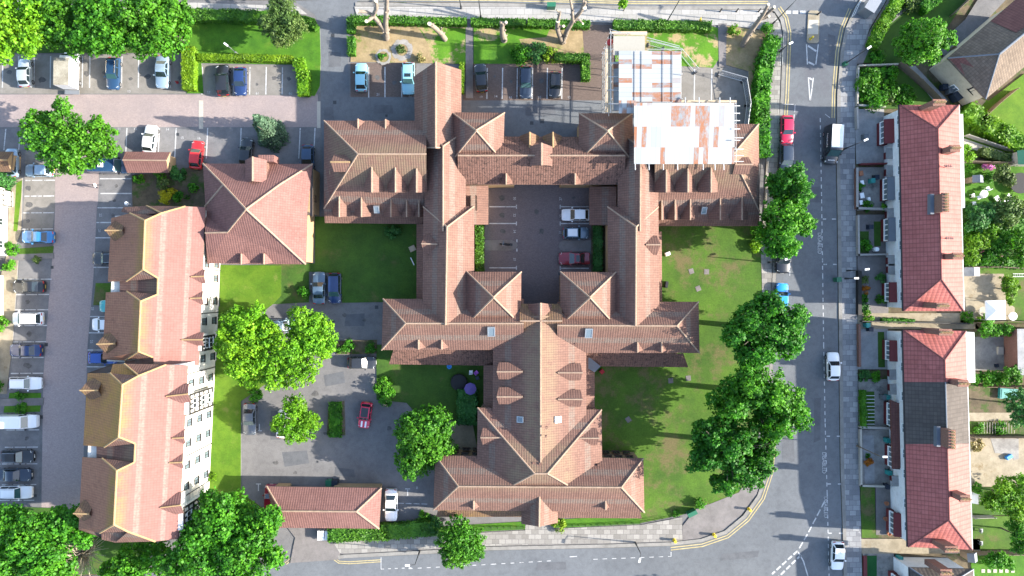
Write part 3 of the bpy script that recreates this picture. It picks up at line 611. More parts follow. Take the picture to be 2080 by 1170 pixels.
def dormer(parent, f, b, z, hw, drop, mat='roof_tile', cap='ridge', cheek='roof_tile', wall=None, win=True, wh=1.5, hipback=False, name='dormer', zb=None, fr='frame_white', lip=.25, depth=None):
    """gabled dormer: ridge from f (front px) back to b (px) at height z; half width hw, eave drop (m)"""
    F, B = P(*f, z), P(*b, zb if zb is not None else z); d = (F - B); d.z = 0; d.normalize(); sd = Vector((-d.y, d.x, 0)); dn = Vector((0, 0, -drop))
    L, R = F + sd * hw + dn, F - sd * hw + dn; BL, BR = B + sd * hw + dn, B - sd * hw + dn
    L -= d * lip; R -= d * lip
    m = MB(); m.face([F, B, BL, L], 0); m.face([F, R, BR, B], 0)
    th = Vector((0, 0, -.12)); m.face([L + th, BL + th, B + th, F + th], 1); m.face([R + th, F + th, B + th, BR + th], 1)
    m.face([F + th, F, L, L + th], 1); m.face([R + th, R, F, F + th], 1); m.face([L + th, L, BL, BL + th], 1); m.face([BR + th, BR, R, R + th], 1)
    o = m.build(name, [M[mat], M['fascia']], parent)
    c = MB(); c.tube(F + Vector((0, 0, .02)), B + Vector((0, 0, .02)), .1, None, 6); c.build('ridge_tiles', M[cap], o)
    iw = hw - .18; ba = F - d * (lip + .22); bt = ba + dn * 1.0 + Vector((0, 0, -.05)); bk = B
    g = MB()
    a1, a2 = bt + sd * iw, bt - sd * iw; b1 = Vector((bk.x, bk.y, bt.z)) + sd * iw; b2 = Vector((bk.x, bk.y, bt.z)) - sd * iw; down = Vector((0, 0, -wh))
    g.face([a1, a2, a2 + down, a1 + down], 1); g.face([a2, b2, b2 + down, a2 + down], 0); g.face([b1, a1, a1 + down, b1 + down], 0); g.face([a1, ba + Vector((0, 0, -.15)), a2], 1)
    g.build('dormer_wall', [M[cheek], M[wall or 'panel_white']], o)
    if win:
        q = bt + Vector((0, 0, -.62)) + d * .01; window(o, q, math.atan2(d.y, d.x), min(1.1, iw * 1.5), 1.0, fr, 'glass', 1)
    return o
def skylight(parent, px, z, sx, sy, pitch, ang, frame='metal_grey', glass='glass_pale'):
    """roof window lying on a slope: ang = downhill direction"""
    o = MB(); R = Matrix.Rotation(ang + PI / 2, 4, 'Z') @ Matrix.Rotation(pitch, 4, 'X'); c = P(*px, z)
    def bx(m, x0, x1, y0, y1, z0, z1):
        pts = [Vector((x, y, zz)) for zz in (z0, z1) for x, y in ((x0, y0), (x1, y0), (x1, y1), (x0, y1))]; pts = [c + (R @ p) for p in pts]
        for f in ((3, 2, 1, 0), (4, 5, 6, 7), (0, 1, 5, 4), (1, 2, 6, 5), (2, 3, 7, 6), (3, 0, 4, 7)): m.face([pts[i] for i in f])
    w, h, t = sx / 2, sy / 2, .13
    bx(o, -w, w, -h, -h + t, -.25, .16); bx(o, -w, w, h - t, h, -.25, .16); bx(o, -w, -w + t, -h + t, h - t, -.25, .16); bx(o, w - t, w, -h + t, h - t, -.25, .16)
    s = o.build('skylight', M[frame], parent); g = MB(); bx(g, -w + t, w - t, -h + t, h - t, -.2, .12); g.build('pane', M[glass], s); return s
def gutterline(b, pts, r=.07):
    for a, c in zip(pts[:-1], pts[1:]): b.tube(W(a), W(c), r, None, 5)

# ------------------------------------------------------------------ central complex
E0, R0 = 6.4, 9.0
CB = thing('brick_complex', P(1040, 640), 'large brick housing complex with hipped brown tiled roofs wrapped around a central courtyard car park', 'building')
def rf(mat='roof_tile', **k): return Roof(CB, mat, **k)
# north west wing with the long dormered slope
r = rf(); r.slope((658, 245, 6.2), (866, 245, 6.2), (866, 313, 9.8), (727, 313, 9.8)); r.slope((727, 313, 9.8), (866, 313, 9.8), (866, 440, 4.1), (658, 424, 4.3))
r.slope((658, 424, 4.3), (866, 440, 4.1), (866, 455, 3.0), (660, 453, 3.0)); r.slope((658, 245, 6.2), (727, 313, 9.8), (658, 424, 4.3), (660, 453, 3.0))
r.eaves((658, 245, 6.2), (866, 245, 6.2), (866, 455, 3.0), (660, 453, 3.0), (658, 424, 4.3)); r.caps(((658, 245, 6.2), (727, 313, 9.8), (658, 424, 4.3)), ((727, 313, 9.8), (866, 313, 9.8)))
q = r.walls([(660, 248, 4.5), (866, 248, 4.5), (866, 450, 3), (660, 450, 3)], 3.4); r.walls([(659, 246, 6.2), (866, 246, 6.2), (866, 410, 6.2), (659, 360, 6.2)], 5.9, d=.6); r.done(); nww = q
for x, y0 in ((727, 241), (783, 242)): dormer(CB, (x, y0), (x, 262), 7.0, .85, .75, win=False)
for x, y0, y1, w in ((755, 391, 336, 1.3), (803, 391, 340, 1.3), (846, 391, 342, 1.25)): dormer(CB, (x, y0), (x, y1), 8.6, w, 1.5, wall='panel_white')
for x, y0, y1, w in ((689, 441, 390, 1.25), (734, 441, 394, 1.25), (794, 441, 398, 1.25), (826, 441, 398, 1.0), (851, 441, 398, .95)): dormer(CB, (x, y0), (x, y1), 5.6, w, 1.35, wall='panel_white')
dormer(CB, (671, 329), (711, 329), 9.1, 1.15, .95, cap='ridge_gold', win=False); skylight(CB, (765, 425), 5.05, .75, 1.1, .62, -PI / 2)
# north gable wing over the parking bays
r = rf(); r.hip((841, 155), (937, 142), (937, 300), (843, 300), 6.2, (885, 125), (885, 300), 9.4, 'y', wall=False, ends=(0, 1)); r.walls([(846, 160, 6.2), (933, 150, 6.2), (933, 295, 6.2), (846, 295, 6.2)], 6.0); q = r.wl; r.done()
# north east wing (mostly under the scaffold roof)
r = rf(); r.slope((1330, 250, 6.2), (1541, 252, 6.2), (1487, 316, 9.4), (1330, 316, 9.4)); r.slope((1330, 316, 9.4), (1487, 316, 9.4), (1543, 430, 4.3), (1330, 444, 4.1)); r.slope((1330, 444, 4.1), (1543, 430, 4.3), (1542, 459, 3.0), (1330, 459, 3.0))
r.slope((1541, 252, 6.2), (1542, 459, 3.0), (1543, 430, 4.3), (1487, 316, 9.4)); r.eaves((1330, 250, 6.2), (1541, 252, 6.2), (1543, 430, 4.3), (1542, 459, 3.0), (1330, 459, 3.0)); r.caps(((1541, 252, 6.2), (1487, 316, 9.4), (1543, 430, 4.3)), ((1330, 316, 9.4), (1487, 316, 9.4)))
r.walls([(1330, 255, 4.5), (1539, 255, 4.5), (1540, 455, 3), (1330, 455, 3)], 3.4); r.walls([(1330, 253, 6.2), (1540, 253, 6.2), (1540, 370, 6.2), (1330, 410, 6.2)], 5.9, d=.6); r.done()
for x, y0, y1 in ((1353, 391, 344), (1397, 391, 342), (1444, 391, 340)): dormer(CB, (x, y0), (x, y1), 8.5, 1.35, 1.5)
for x, y0, y1, w in ((1344, 447, 400, 1.05), (1371, 447, 402, 1.05), (1402, 447, 402, 1.05), (1463, 447, 402, 1.25), (1507, 447, 396, 1.25)): dormer(CB, (x, y0), (x, y1), 5.6, w, 1.35)
dormer(CB, (1529, 334), (1493, 334), 8.9, 1.15, .95, win=False); skylight(CB, (1430, 427), 5.0, .75, 1.1, .62, -PI / 2)
# west and east courtyard wings
r = rf(); r.hip((864, 266), (946, 266), (946, 470), (862, 470), E0, (900, 297), (900, 470), R0, 'y', ends=(1, 0)); r.done()
r = rf(); r.hip((860, 420), (963, 419), (963, 660), (858, 660), E0, (908, 461), (905, 660), R0 + .25, 'y', ends=(1, 0)); r.done()
r = rf(); r.hip((1256, 270), (1336, 271), (1338, 470), (1254, 470), E0, (1301, 298), (1300, 470), R0, 'y', ends=(1, 0)); r.done()
r = rf(); r.hip((1234, 420), (1337, 420), (1340, 662), (1236, 662), E0, (1292, 461), (1291, 662), R0 + .25, 'y', ends=(1, 0)); r.done()
# four towers
for nw, ne, se, sw, ap, ez, az in (((917, 228), (1025, 229), (1022, 328), (917, 328), (967, 265), 7.0, 10.6), ((1176, 230), (1285, 230), (1286, 329), (1175, 328), (1234, 266), 7.0, 10.6),
                               ((948, 552), (1059, 552), (1058, 660), (947, 660), (1002, 604), 7.2, 10.8), ((1138, 552), (1251, 553), (1250, 661), (1138, 661), (1198, 604), 7.2, 10.8)):
    r = rf(); r.hip(nw, ne, se, sw, ez, ap, (ap[0] + .5, ap[1] + .5), az, 'y'); r.done()
# north range across the courtyard, with its gablets
r = rf('roof_tile_mossy', over=.35); r.hip((930, 277), (1270, 278), (1270, 375), (930, 375), 5.9, (930, 316), (1270, 316), 8.6, 'x', wall=False, ends=(0, 0)); r.walls([(930, 285, 5.9), (1050, 285, 5.9), (1050, 374, 5.9), (930, 374, 5.9)], 5.8); r.walls([(1137, 285, 5.9), (1270, 285, 5.9), (1270, 374, 5.9), (1137, 374, 5.9)], 5.8); r.walls([(930, 280, 5.9), (1270, 280, 5.9), (1270, 372, 5.9), (930, 372, 5.9)], 5.7, 2.9, d=.9); r.done()
dormer(CB, (1100, 290), (1100, 334), 9.4, 1.5, 1.2, win=False); dormer(CB, (1100, 336), (1100, 300), 9.38, 1.3, 1.3, win=False)
for x in (1076, 1123): dormer(CB, (x, 268), (x, 300), 7.6, 1.3, 1.3, mat='roof_tile_gold', cap='ridge_gold', win=False)
for x in (1028, 1168): dormer(CB, (x, 375), (x, 352), 7.2, .85, 1.0, mat='roof_tile_mossy', win=False)
# lean-to roofs round the courtyard and gardens
def leanto(hi, lo, m='roof_tile', zh=3.6, zl=2.5, wallm='buff_brick'):
    """hi, lo: the two pixel edges of a single slope"""
    r = Roof(CB, m, over=.3, wall=wallm); a, b = [(*p, zh) for p in hi]; c, d = [(*p, zl) for p in lo]
    r.slope(d, c, b, a) if False else r.slope(a, b, d, c); r.mb.face([W(c), W(d), W(d) - Vector((0, 0, .15)), W(c) - Vector((0, 0, .15))], 1); r.mb.face([W(a), W(c), W(c) - Vector((0, 0, .15)), W(a) - Vector((0, 0, 1.2))], 1); r.mb.face([W(d), W(b), W(b) - Vector((0, 0, 1.2)), W(d) - Vector((0, 0, .15))], 1)
    r.walls([a, b, d, c], zl - .05, d=.25); return r.done('lean_to_roof')
leanto(((944, 377), (944, 456)), ((992, 377), (992, 456)), zh=4.2, zl=2.7); leanto(((1252, 379), (1252, 457)), ((1197, 379), (1197, 457)), zh=4.2, zl=2.7)
leanto(((866, 455), (864, 606)), ((846, 455), (846, 607)), zh=3.8, zl=2.7); leanto(((1332, 470), (1334, 612)), ((1344, 470), (1345, 612)), zh=3.8, zl=2.7)
leanto(((800, 708), (1004, 712)), ((790, 740), (1004, 743)), 'roof_tile_mossy', 3.9, 2.6); leanto(((1188, 714), (1388, 718)), ((1196, 744), (1398, 746)), 'roof_tile_mossy', 3.9, 2.6)
leanto(((1006, 742), (1006, 828)), ((982, 742), (982, 828)), zh=3.8, zl=2.7); leanto(((1186, 716), (1186, 830)), ((1208, 716), (1208, 832)), zh=3.8, zl=2.7)
leanto(((890, 1034), (1062, 1036)), ((886, 1050), (1062, 1050)), 'roof_tile_gold', 3.6, 2.8); leanto(((1128, 1038), (1300, 1040)), ((1128, 1052), (1304, 1053)), 'roof_tile', 3.6, 2.8)
g = MB(); g.poly([P(x, y, 3.3)[:2] for x, y in ((1193, 722), (1220, 744), (1208, 756), (1193, 748))], 2.9, 3.35, bottom=True); g.build('flat_roof', M['lead'], CB)
# southern cross wings of the courtyard
r = rf(); r.hip((778, 607), (1064, 607), (1064, 711), (775, 711), 6.0, (824, 657), (1064, 657), R0, 'x', ends=(1, 0)); r.done()
r = rf(); r.hip((1132, 613), (1419, 613), (1421, 717), (1132, 717), 6.0, (1132, 661), (1375, 662), R0, 'x', ends=(0, 1)); r.done()
for x in (850, 897): dormer(CB, (x, 710), (x, 690), 7.2, 1.05, 1.05, win=False)
for x in (1295, 1344): dormer(CB, (x, 716), (x, 695), 7.25, 1.05, 1.05, win=False)
dormer(CB, (856, 495), (889, 496), 8.3, 1.3, 1.1, win=False); dormer(CB, (1342, 497), (1312, 497), 8.2, 1.3, 1.1, win=False)
skylight(CB, (998, 673), 8.45, 1.0, 1.5, .55, -PI / 2); skylight(CB, (1196, 676), 8.45, 1.0, 1.5, .55, -PI / 2)
r = rf('roof_tile_gold'); r.hip((1056, 617), (1142, 617), (1142, 690), (1056, 690), 6.8, (1056, 652), (1142, 652), 8.9, 'x', ends=(0, 0)); r.done(); dormer(CB, (1098, 615), (1098, 665), 8.9, 1.6, 1.5, win=False)
# long south wing with dormers
r = rf('roof_tile'); r.hip((1002, 650), (1190, 650), (1192, 950), (1000, 950), 6.0, (1098, 640), (1098, 950), 8.9, 'y', ends=(0, 0)); r.done()
for y, h in ((755, 1.15), (806, 1.15)): dormer(CB, (1009, y), (1062, y), 8.1, h, .95, win=True, cheek='lead')
for y in (757, 811): dormer(CB, (1184, y), (1133, y), 8.0, 1.15, .9, win=True, cheek='roof_tile')
skylight(CB, (1057, 852), 7.75, .85, .95, .43, PI, glass='glass_pale'); skylight(CB, (1133, 852), 7.85, .85, .95, .43, 0, frame='frame_white')
# south crossing pyramid, south cross wing and porch
r = rf(); r.hip((970, 828), (1222, 832), (1224, 1026), (968, 1026), 5.7, (1086, 962), (1112, 962), 9.6, 'x'); r.done()
dormer(CB, (976, 889), (1022, 889), 7.3, 1.15, .8, win=False); dormer(CB, (1217, 890), (1176, 890), 7.3, 1.15, .8, win=False)
r = rf(); r.hip((884, 925), (1307, 931), (1309, 1041), (880, 1036), 5.4, (931, 988), (1262, 990), 8.5, 'x'); r.done()
for x in (962, 1230): dormer(CB, (x, 1036), (x, 1017), 6.75, .95, 1.1, win=False)
r = rf(); r.hip((1059, 1022), (1133, 1022), (1133, 1062), (1059, 1064), 4.6, (1096, 1000), (1095, 1070), 7.2, 'y', ends=(0, 0), wall=False); r.walls([(1062, 1010, 4.6), (1130, 1010, 4.6), (1130, 1060, 4.6), (1062, 1062, 4.6)], 4.5, d=.35); r.done('porch_roof')
# windows on the outer walls
def wl(a, b, zs, n, **k): wall_windows(CB, P(*a), P(*b), zs, n, frame='frame_brown', **k)
wl((1018, 914 - 4), (900, 911 - 4), (1.5, 4.2), 4); wl((1296, 915), (1180, 913), (1.5, 4.2), 4)
wl((948, 383.0), (948, 383.1), (), 0)
wl((970, 450), (970, 390), (4.9,), 2); wl((1233, 452), (1233, 550), (1.5, 4.4), 4)
wl((690, 700 - 1), (690, 699), (), 0)
# vent tiles and aerial on the roofs
for x, y, z in ((1097, 918, 8.2), (1097, 930, 8.6), (1083, 940, 8.8), (1097, 941, 8.9), (1215, 944, 6.2), (1183, 944, 6.2), (931, 944, 6.1), (1110, 868, 9.3), (1109, 886, 9.3), (1004, 945, 6.3), (1170, 697, 6.9), (1148, 697, 6.9)): v = MB(); v.box(P(x, y, z) - Vector((0, 0, .15)), .26, .26, .42); v.build('roof_vent', M['roof_tile'], CB)

# ------------------------------------------------------------------ long apartment block in the west
AB = thing('apartment_block', P(360, 760), 'long three storey apartment block with stepped orange lichened tile roof and cream east wall', 'apartment block')
def blockroof(ez, rz, segs, east, nend, send, mats, E):
    """segs: list of (west eave top, west eave bottom, ridge top, ridge bottom, north hip pts, south hip pts)"""
    r = Roof(AB, mats[0], cap='ridge_gold', wall='render_white', capr=.12); r.extra = [M[m] for m in mats[1:]] + [M['roof_tile']]
    return r
def zE(x, y, x_e, x_r, ez, rz): return ez + (rz - ez) * (x_e - x) / (x_e - x_r)
def block(ez, rz, ridge, E0_, E1_, hips, wests, nn, sn, wm):
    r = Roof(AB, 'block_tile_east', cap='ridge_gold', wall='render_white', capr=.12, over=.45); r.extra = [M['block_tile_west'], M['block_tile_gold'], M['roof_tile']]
    z0 = ez
    def Z(p):
        t = (p[1] - E0_[1]) / (E1_[1] - E0_[1]); xe = E0_[0] + t * (E1_[0] - E0_[0]); tr = (p[1] - ridge[0][1]) / (ridge[-1][1] - ridge[0][1]); xr = ridge[0][0] + tr * (ridge[-1][0] - ridge[0][0])
        return (*p, ez + (rz - ez) * max(0, min(1, (xe - p[0]) / (xe - xr))))
    top = [Z(p) for p in nn]; bot = [Z(p) for p in sn]; mid = []
    # east slope outline: north end points (east to west), ridge notches, south end (west to east)
    outline = [(*E0_, ez)] + top + [Z(p) for p in hips] + bot + [(*E1_, ez)]
    r.slope(*outline[::-1])
    return r, Z
# upper (northern) half: eaves 6.5 m
ez, rz = 6.5, 10.0
r, Z = block(ez, rz, [(295, 448), (281, 714)], (417, 421), (403, 742), [(328, 433), (295, 448), (291, 547), (321, 565), (320, 598), (286, 612), (281.5, 714), (311, 726)], None, [(377, 419)], [(313, 739)], None)
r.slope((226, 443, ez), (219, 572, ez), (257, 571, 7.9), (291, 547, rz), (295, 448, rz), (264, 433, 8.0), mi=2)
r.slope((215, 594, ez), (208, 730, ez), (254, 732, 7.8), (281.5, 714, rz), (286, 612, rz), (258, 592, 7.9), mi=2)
for t in (((264, 433, 8.0), (295, 448, rz), Z((325, 439))), ((257, 571, 7.9), Z((321, 565)), (291, 547, rz)), ((258, 592, 7.9), (286, 612, rz), Z((320, 598))), ((254, 732, 7.8), Z((311, 726)), (281.5, 714, rz)), ((298, 418, 6.6), (328, 433, 9.05), Z((377, 419)))): r.slope(*t, mi=4)
r.slope((243, 571, 6.9), (321, 565, 8.6), (320, 598, 8.6), (243, 592, 6.9), mi=4); r.slope((246, 430, 6.3), (264, 434, 7.2), (325, 440, 8.5), (328, 433, 8.6), (298, 418, 6.4), (250, 421, 6.3), mi=4)
r.slope((254, 733, 7.0), (311, 727, 9.0), (316, 742, 9.0), (254, 742, 7.0), mi=4)
r.eaves((226, 443, ez), (417, 421, ez), (403, 742, ez), (208, 730, ez), (215, 594, ez), (245, 593, ez), (245, 572, ez), (219, 572, ez))
r.caps(((295, 448, rz), (291, 547, rz)), ((286, 612, rz), (281.5, 714, rz)), ((264, 433, 8.0), (295, 448, rz), Z((328, 433)), Z((377, 419))), ((257, 571, 7.9), (291, 547, rz), Z((321, 565)), Z((320, 598)), (286, 612, rz), (258, 592, 7.9)), ((254, 732, 7.8), (281.5, 714, rz), Z((311, 726))), ((298, 418, 6.6), Z((328, 433))))
r.wl.poly([P(x, y)[:2] for x, y in ((286, 448), (452, 436), (439.5, 733), (270, 724))], 0, ez - .05); r.wl.face([P(296, 440, 6), P(400, 421, 6), P(376, 424, 7.4), P(300, 436, 9)]); r.done()
# lower (southern) half: eaves 9.5 m
ez, rz = 9.5, 13.2
r, Z = block(ez, rz, [(249, 781), (232, 1065)], (381, 742), (362, 1094.5), [(282, 763), (249, 781.5), (241.6, 887.6), (275, 901), (273, 939), (237.5, 956), (231.7, 1065.5), (260.7, 1080)], None, [(338, 740.5)], [(316, 1100)], None)
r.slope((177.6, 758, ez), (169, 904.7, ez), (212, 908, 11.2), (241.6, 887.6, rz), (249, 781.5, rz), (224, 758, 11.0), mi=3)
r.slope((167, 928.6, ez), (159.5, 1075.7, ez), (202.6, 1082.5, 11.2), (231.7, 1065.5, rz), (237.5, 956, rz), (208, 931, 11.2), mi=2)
for t in (((224, 758, 11.0), (249, 781.5, rz), Z((282, 763))), ((253, 739, 10.6), (282, 763, 12.3), Z((338, 740.5))), ((212, 908, 11.2), Z((275, 901)), (241.6, 887.6, rz)), ((208, 931, 11.2), (237.5, 956, rz), Z((273, 939))), ((202.6, 1082.5, 11.2), Z((260.7, 1080)), (231.7, 1065.5, rz)), ((234, 1102, 10.0), Z((316, 1100)), Z((260.7, 1080)))): r.slope(*t, mi=4)
r.slope((196, 906, 9.9), (275, 901, 12.0), (273, 939, 12.0), (196, 931, 9.9), mi=4); r.slope((229, 740, 9.6), (224, 758, 10.4), (282, 763, 11.8), (253, 739, 10.0), mi=3); r.slope((206, 1083, 10), (261, 1080, 11.6), (234, 1102, 9.6), (206, 1096, 9.5), mi=4)
r.eaves((177.6, 758, ez), (229, 739.5, ez), (381, 742, ez), (362, 1094.5, ez), (234, 1103, ez), (159.5, 1075.7, ez), (167, 928.6, ez), (198, 930, ez), (198, 907, ez), (169, 904.7, ez))
r.caps(((249, 781.5, rz), (241.6, 887.6, rz)), ((237.5, 956, rz), (231.7, 1065.5, rz)), ((224, 758, 11), (249, 781.5, rz), Z((282, 763)), Z((338, 740.5))), ((253, 739, 10.6), Z((282, 763))), ((212, 908, 11.2), (241.6, 887.6, rz), Z((275, 901)), Z((273, 939)), (237.5, 956, rz), (208, 931, 11.2)), ((202.6, 1082.5, 11.2), (231.7, 1065.5, rz), Z((260.7, 1080)), Z((316, 1100))))
r.wl.poly([P(x, y)[:2] for x, y in ((268, 745), (438.5, 724), (423, 1040), (252, 1024))], 0, ez - .05); r.done()
# kite shaped gablets on the west eaves, small gablets on the east
for f, b, z in (((213, 468), (248, 468), 8.1), ((196, 699), (234, 698), 8.1), ((162, 793), (199, 793), 11.2), ((149, 1043), (181, 1044), 11.2)): dormer(AB, f, b, z, 1.35, 1.15, mat='roof_tile_gold', cap='ridge_gold', win=False, lip=.55)
for f, b, z in (((415, 561), (388, 562), 7.25), ((411, 605), (386, 606), 7.2), ((374, 889), (350, 890), 10.25), ((370, 939), (344, 940), 10.3)): dormer(AB, f, b, z, .95, .75, win=False, cap='ridge_gold', mat='square_tile')
def timberbay(y0, y1, ez, x_off, tip):
    """black and white timber framed bay projecting from the east wall under its own gable"""
    dormer(AB, tip[0], tip[1], tip[2], (y1 - y0) / S / 2 * .97, 1.0, win=False, cap='ridge_gold', mat='square_tile')
    m = MB(); t = MB()
    ca, cb = P(x_off - 6, y0), P(x_off - 6, y1); dx = 1.15
    xw = (ca.x + cb.x) / 2; yb, ya = cb.y, ca.y; z0 = 2.6 if ez < 8 else 2.6
    m.poly([(xw - .6, yb), (xw + dx, yb), (xw + dx, ya), (xw - .6, ya)], z0, ez + .15, bottom=True); bay = m.build('timber_bay', M['panel_white'], AB)
    n = 4
    for k in range(n + 1): y = yb + (ya - yb) * k / n; t.box((xw + dx + .03, y, z0), .12, .24, ez + .1 - z0)
    nz = 5 if ez > 8 else 4
    for k in range(nz + 1): z = z0 + (ez - .05 - z0) * k / nz; t.box((xw + dx + .045, (ya + yb) / 2, z - .04), .13, ya - yb + .1, .24)
    t.build('timber_frame', M['timber_black'], bay)
    for zc in ((z0 + 1.2, ez - 1.3) if ez < 8 else (z0 + 1.1, ez - 3.8, ez - 1.3)):
        window(bay, (xw + dx + .05, (ya + yb) / 2, zc), 0, 1.3, 1.1, 'frame_white', 'glass', 1)
timberbay(678, 704, 6.4, 441, ((411, 690), (369, 690), 7.6)); timberbay(782, 817, 9.4, 437, ((382, 800), (338, 805), 10.75)); timberbay(990, 1030, 9.4, 426, ((367, 1026), (326, 1031), 10.75))
def wx(y): return 452 - (y - 436) * 12.5 / 297 if y < 730 else 438.5 - (y - 724) * 15.5 / 316
for y in (538, 566, 611, 650, 722):
    for z in (1.5, 4.6): p = P(wx(y), y); window(AB, (p.x + .02, p.y, z), 0, .95, 1.15, 'frame_brown' if y < 640 else 'timber_black', 'glass_pale', 1)
for y in (764, 838, 876, 918, 958):
    for z in (1.6, 4.5, 7.5): p = P(wx(y), y); window(AB, (p.x + .02, p.y, z), 0, .95, 1.15, 'timber_black', 'glass_pale', 1)
for y in (550, 634, 702, 745, 822, 900, 975):
    p = P(wx(y), y); m = MB(); m.tube((p.x + .08, p.y, 0), (p.x + .08, p.y, 6.2 if y < 730 else 9.2), .06, None, 6); m.build('downpipe', M['gutter_dark'], AB)
for z, y0, y1 in ((3.0, 460, 730), (3.1, 748, 1030), (6.2, 748, 1030)):
    a, b = P(wx(y0), y0), P(wx(y1), y1); m = MB(); m.tube((a.x + .02, a.y, z), (b.x + .02, b.y, z), .05, None, 4); m.build('string_course', M['stone_pale'], AB)

# ------------------------------------------------------------------ square block with the pyramid roof
SB = thing('corner_block', P(548, 441), 'square brick block with a red pyramid roof joined to the apartment block', 'building')
r = Roof(SB, 'square_tile', wall='buff_brick', capr=.12); z, zr, za = 5.0, 7.7, 10.4
TL, TR, BR, BL = (412, 332, z), (635, 333, z), (621, 537, z), (421, 535, z); A, R1, R2 = (500, 425, za), (454, 375, zr), (568, 375, zr); V1, V2 = (417, 419, z), (624, 436, z); K, KE = (462, 472, zr), (417, 473, zr - .4)
r.slope(TL, TR, R2, A, R1); r.slope(TL, R1, V1); r.slope(V1, R1, A, K, (417, 436, z)); r.slope((417, 436, z), K, KE); r.slope(KE, K, A, BR, BL); r.slope(BR, A, R2, V2); r.slope(V2, R2, TR)
r.eaves(TL, TR, (635, 440, z), V2, BR, BL, V1); r.caps((TL, R1, A, R2, TR), (A, BR), (A, K, KE)); r.rc.tube(W(R1), W(V1), .17, None, 6)
r.walls([TL, TR, (634, 440, z), V2, BR, BL, V1], z - .1); r.done()
dormer(SB, (513, 318), (513, 368), 8.2, 1.45, 1.2, mat='square_tile', win=False); m = MB(); m.box(P(541, 322, 6.6) - Vector((0, 0, 2.0)), 2.1, .9, 2.2); m.build('roof_turret', M['square_tile'], SB)
for x in (490, 536): dormer(SB, (x, 537), (x, 515), 6.1, .95, 1.0, mat='square_tile', win=False)
p = P(640, 462); window(SB, (p.x + .02 - .3, p.y, 3.5), 0, .9, 1.2, 'frame_brown', 'glass', 1); p = P(653, 408); window(SB, (p.x - .33, p.y, 2.6), 0, .9, 1.2, 'frame_brown', 'glass', 1)

# ------------------------------------------------------------------ gatehouse, bin store, left edge houses
GH = thing('gatehouse', P(660, 1030), 'low gatehouse with a hipped tiled roof bridging the southern car park entrance', 'gatehouse')
r = Roof(GH, 'square_tile', wall='buff_brick', capr=.13, over=.3); r.hip((542, 988), (775, 991), (770, 1074), (560, 1072), 3.2, (571, 1038), (724, 1039), 5.0, 'x', wall=False)
r.walls([(545, 990, 3.2), (580, 990, 3.2), (596, 1071, 3.2), (562, 1071, 3.2)], 3.1); r.wl.build('wall', M['buff_brick'], GH); r.wl = MB(); r.walls([(668, 990, 3.2), (772, 991, 3.2), (768, 1073, 3.2), (668, 1073, 3.2)], 3.1); r.done()
BS = thing('bin_store', P(300, 335), 'small gabled brick store with tiled roof beside the blue van', 'store')
r = Roof(BS, 'square_tile', wall='buff_brick', capr=.1, over=.25); r.hip((254, 308), (346, 309), (342, 351), (258, 351), 2.4, (249, 325), (338, 326), 3.6, 'x', wall=False, ends=(0, 0)); r.walls([(256, 310, 2.4), (344, 311, 2.4), (344, 349, 2.4), (258, 349, 2.4)], 2.35); r.done()
BS2 = thing('bin_store', P(5, 335), 'small tiled store with golden ridge cut by the left edge of the photo', 'store')
r = Roof(BS2, 'roof_tile_gold', wall='buff_brick', cap='ridge_gold', capr=.1, over=.25); r.hip((-50, 307), (26, 308), (22, 349), (-50, 349), 2.4, (-50, 325), (15, 325), 3.6, 'x', wall=False, ends=(0, 0)); r.walls([(-50, 309, 2.4), (22, 309, 2.4), (20, 347, 2.4), (-50, 347, 2.4)], 2.35); r.done()
def lefthouse(y0, y1, x0, label, cons=None):
    t = thing('rendered_house', P(x0 - 60, (y0 + y1) / 2), label, 'house')
    m = MB(); m.poly([P(x, y)[:2] for x, y in ((x0 - 150, y0), (x0, y0), (x0, y1), (x0 - 150, y1))], 0, 8.0); m.build('wall', M['render_white'], t)
    r = Roof(t, 'roof_tile', capr=.12); a = P(x0, y0); k = 14.0
    q = [Vector((P(x0 - 157, 0).x, P(0, y0 - 6).y, 8)), Vector((P(x0, 0).x + .3, P(0, y0 - 6).y, 8)), Vector((P(x0, 0).x + .3, P(0, y1 + 6).y, 8)), Vector((P(x0 - 157, 0).x, P(0, y1 + 6).y, 8))]
    c0, c1 = (q[0] + q[1]) / 2 + Vector((0, -3, 3)), (q[2] + q[3]) / 2 + Vector((0, 3, 3))
    for f in ((q[0], q[3], c1, c0), (q[2], q[1], c0, c1), (q[1], q[0], c0), (q[3], q[2], c1)): r.mb.face(f)
    r.mb.face([p - Vector((0, 0, .1)) for p in q]); r.done()
    for z in (1.6, 4.4, 6.9):
        for i in range(3): p = P(x0, y0 + (y1 - y0) * (i + .5) / 3); window(t, (p.x + .02, p.y, z), 0, 1.1, 1.1, 'frame_white', 'glass', 1)
    return t
lh = lefthouse(384, 520, 16, 'white rendered house at the left edge beside the blue saloon, with a glazed bay')
m = MB(); a = P(26, 402); m.poly([P(x, y)[:2] for x, y in ((14, 386), (27, 390), (27, 420), (14, 422))], 0, 5.6, bottom=True); gb = m.build('glazed_bay', M['panel_white'], lh)
t = MB(); p0, p1 = P(27, 390), P(27, 420)
for k in range(4): t.box((p0.x + .03, p0.y + (p1.y - p0.y) * k / 3, .3), .08, .12, 5.2)
for k in range(4): t.box((p0.x + .04, (p0.y + p1.y) / 2, .4 + 1.6 * k), .1, abs(p0.y - p1.y), .12)
t.build('timber_frame', M['timber_black'], gb)
m = MB(); m.poly([P(x, y)[:2] for x, y in ((10, 500), (18, 500), (18, 530), (10, 530))], 2.4, 2.7, bottom=True); m.build('porch_roof', M['teal_plastic'], lh)
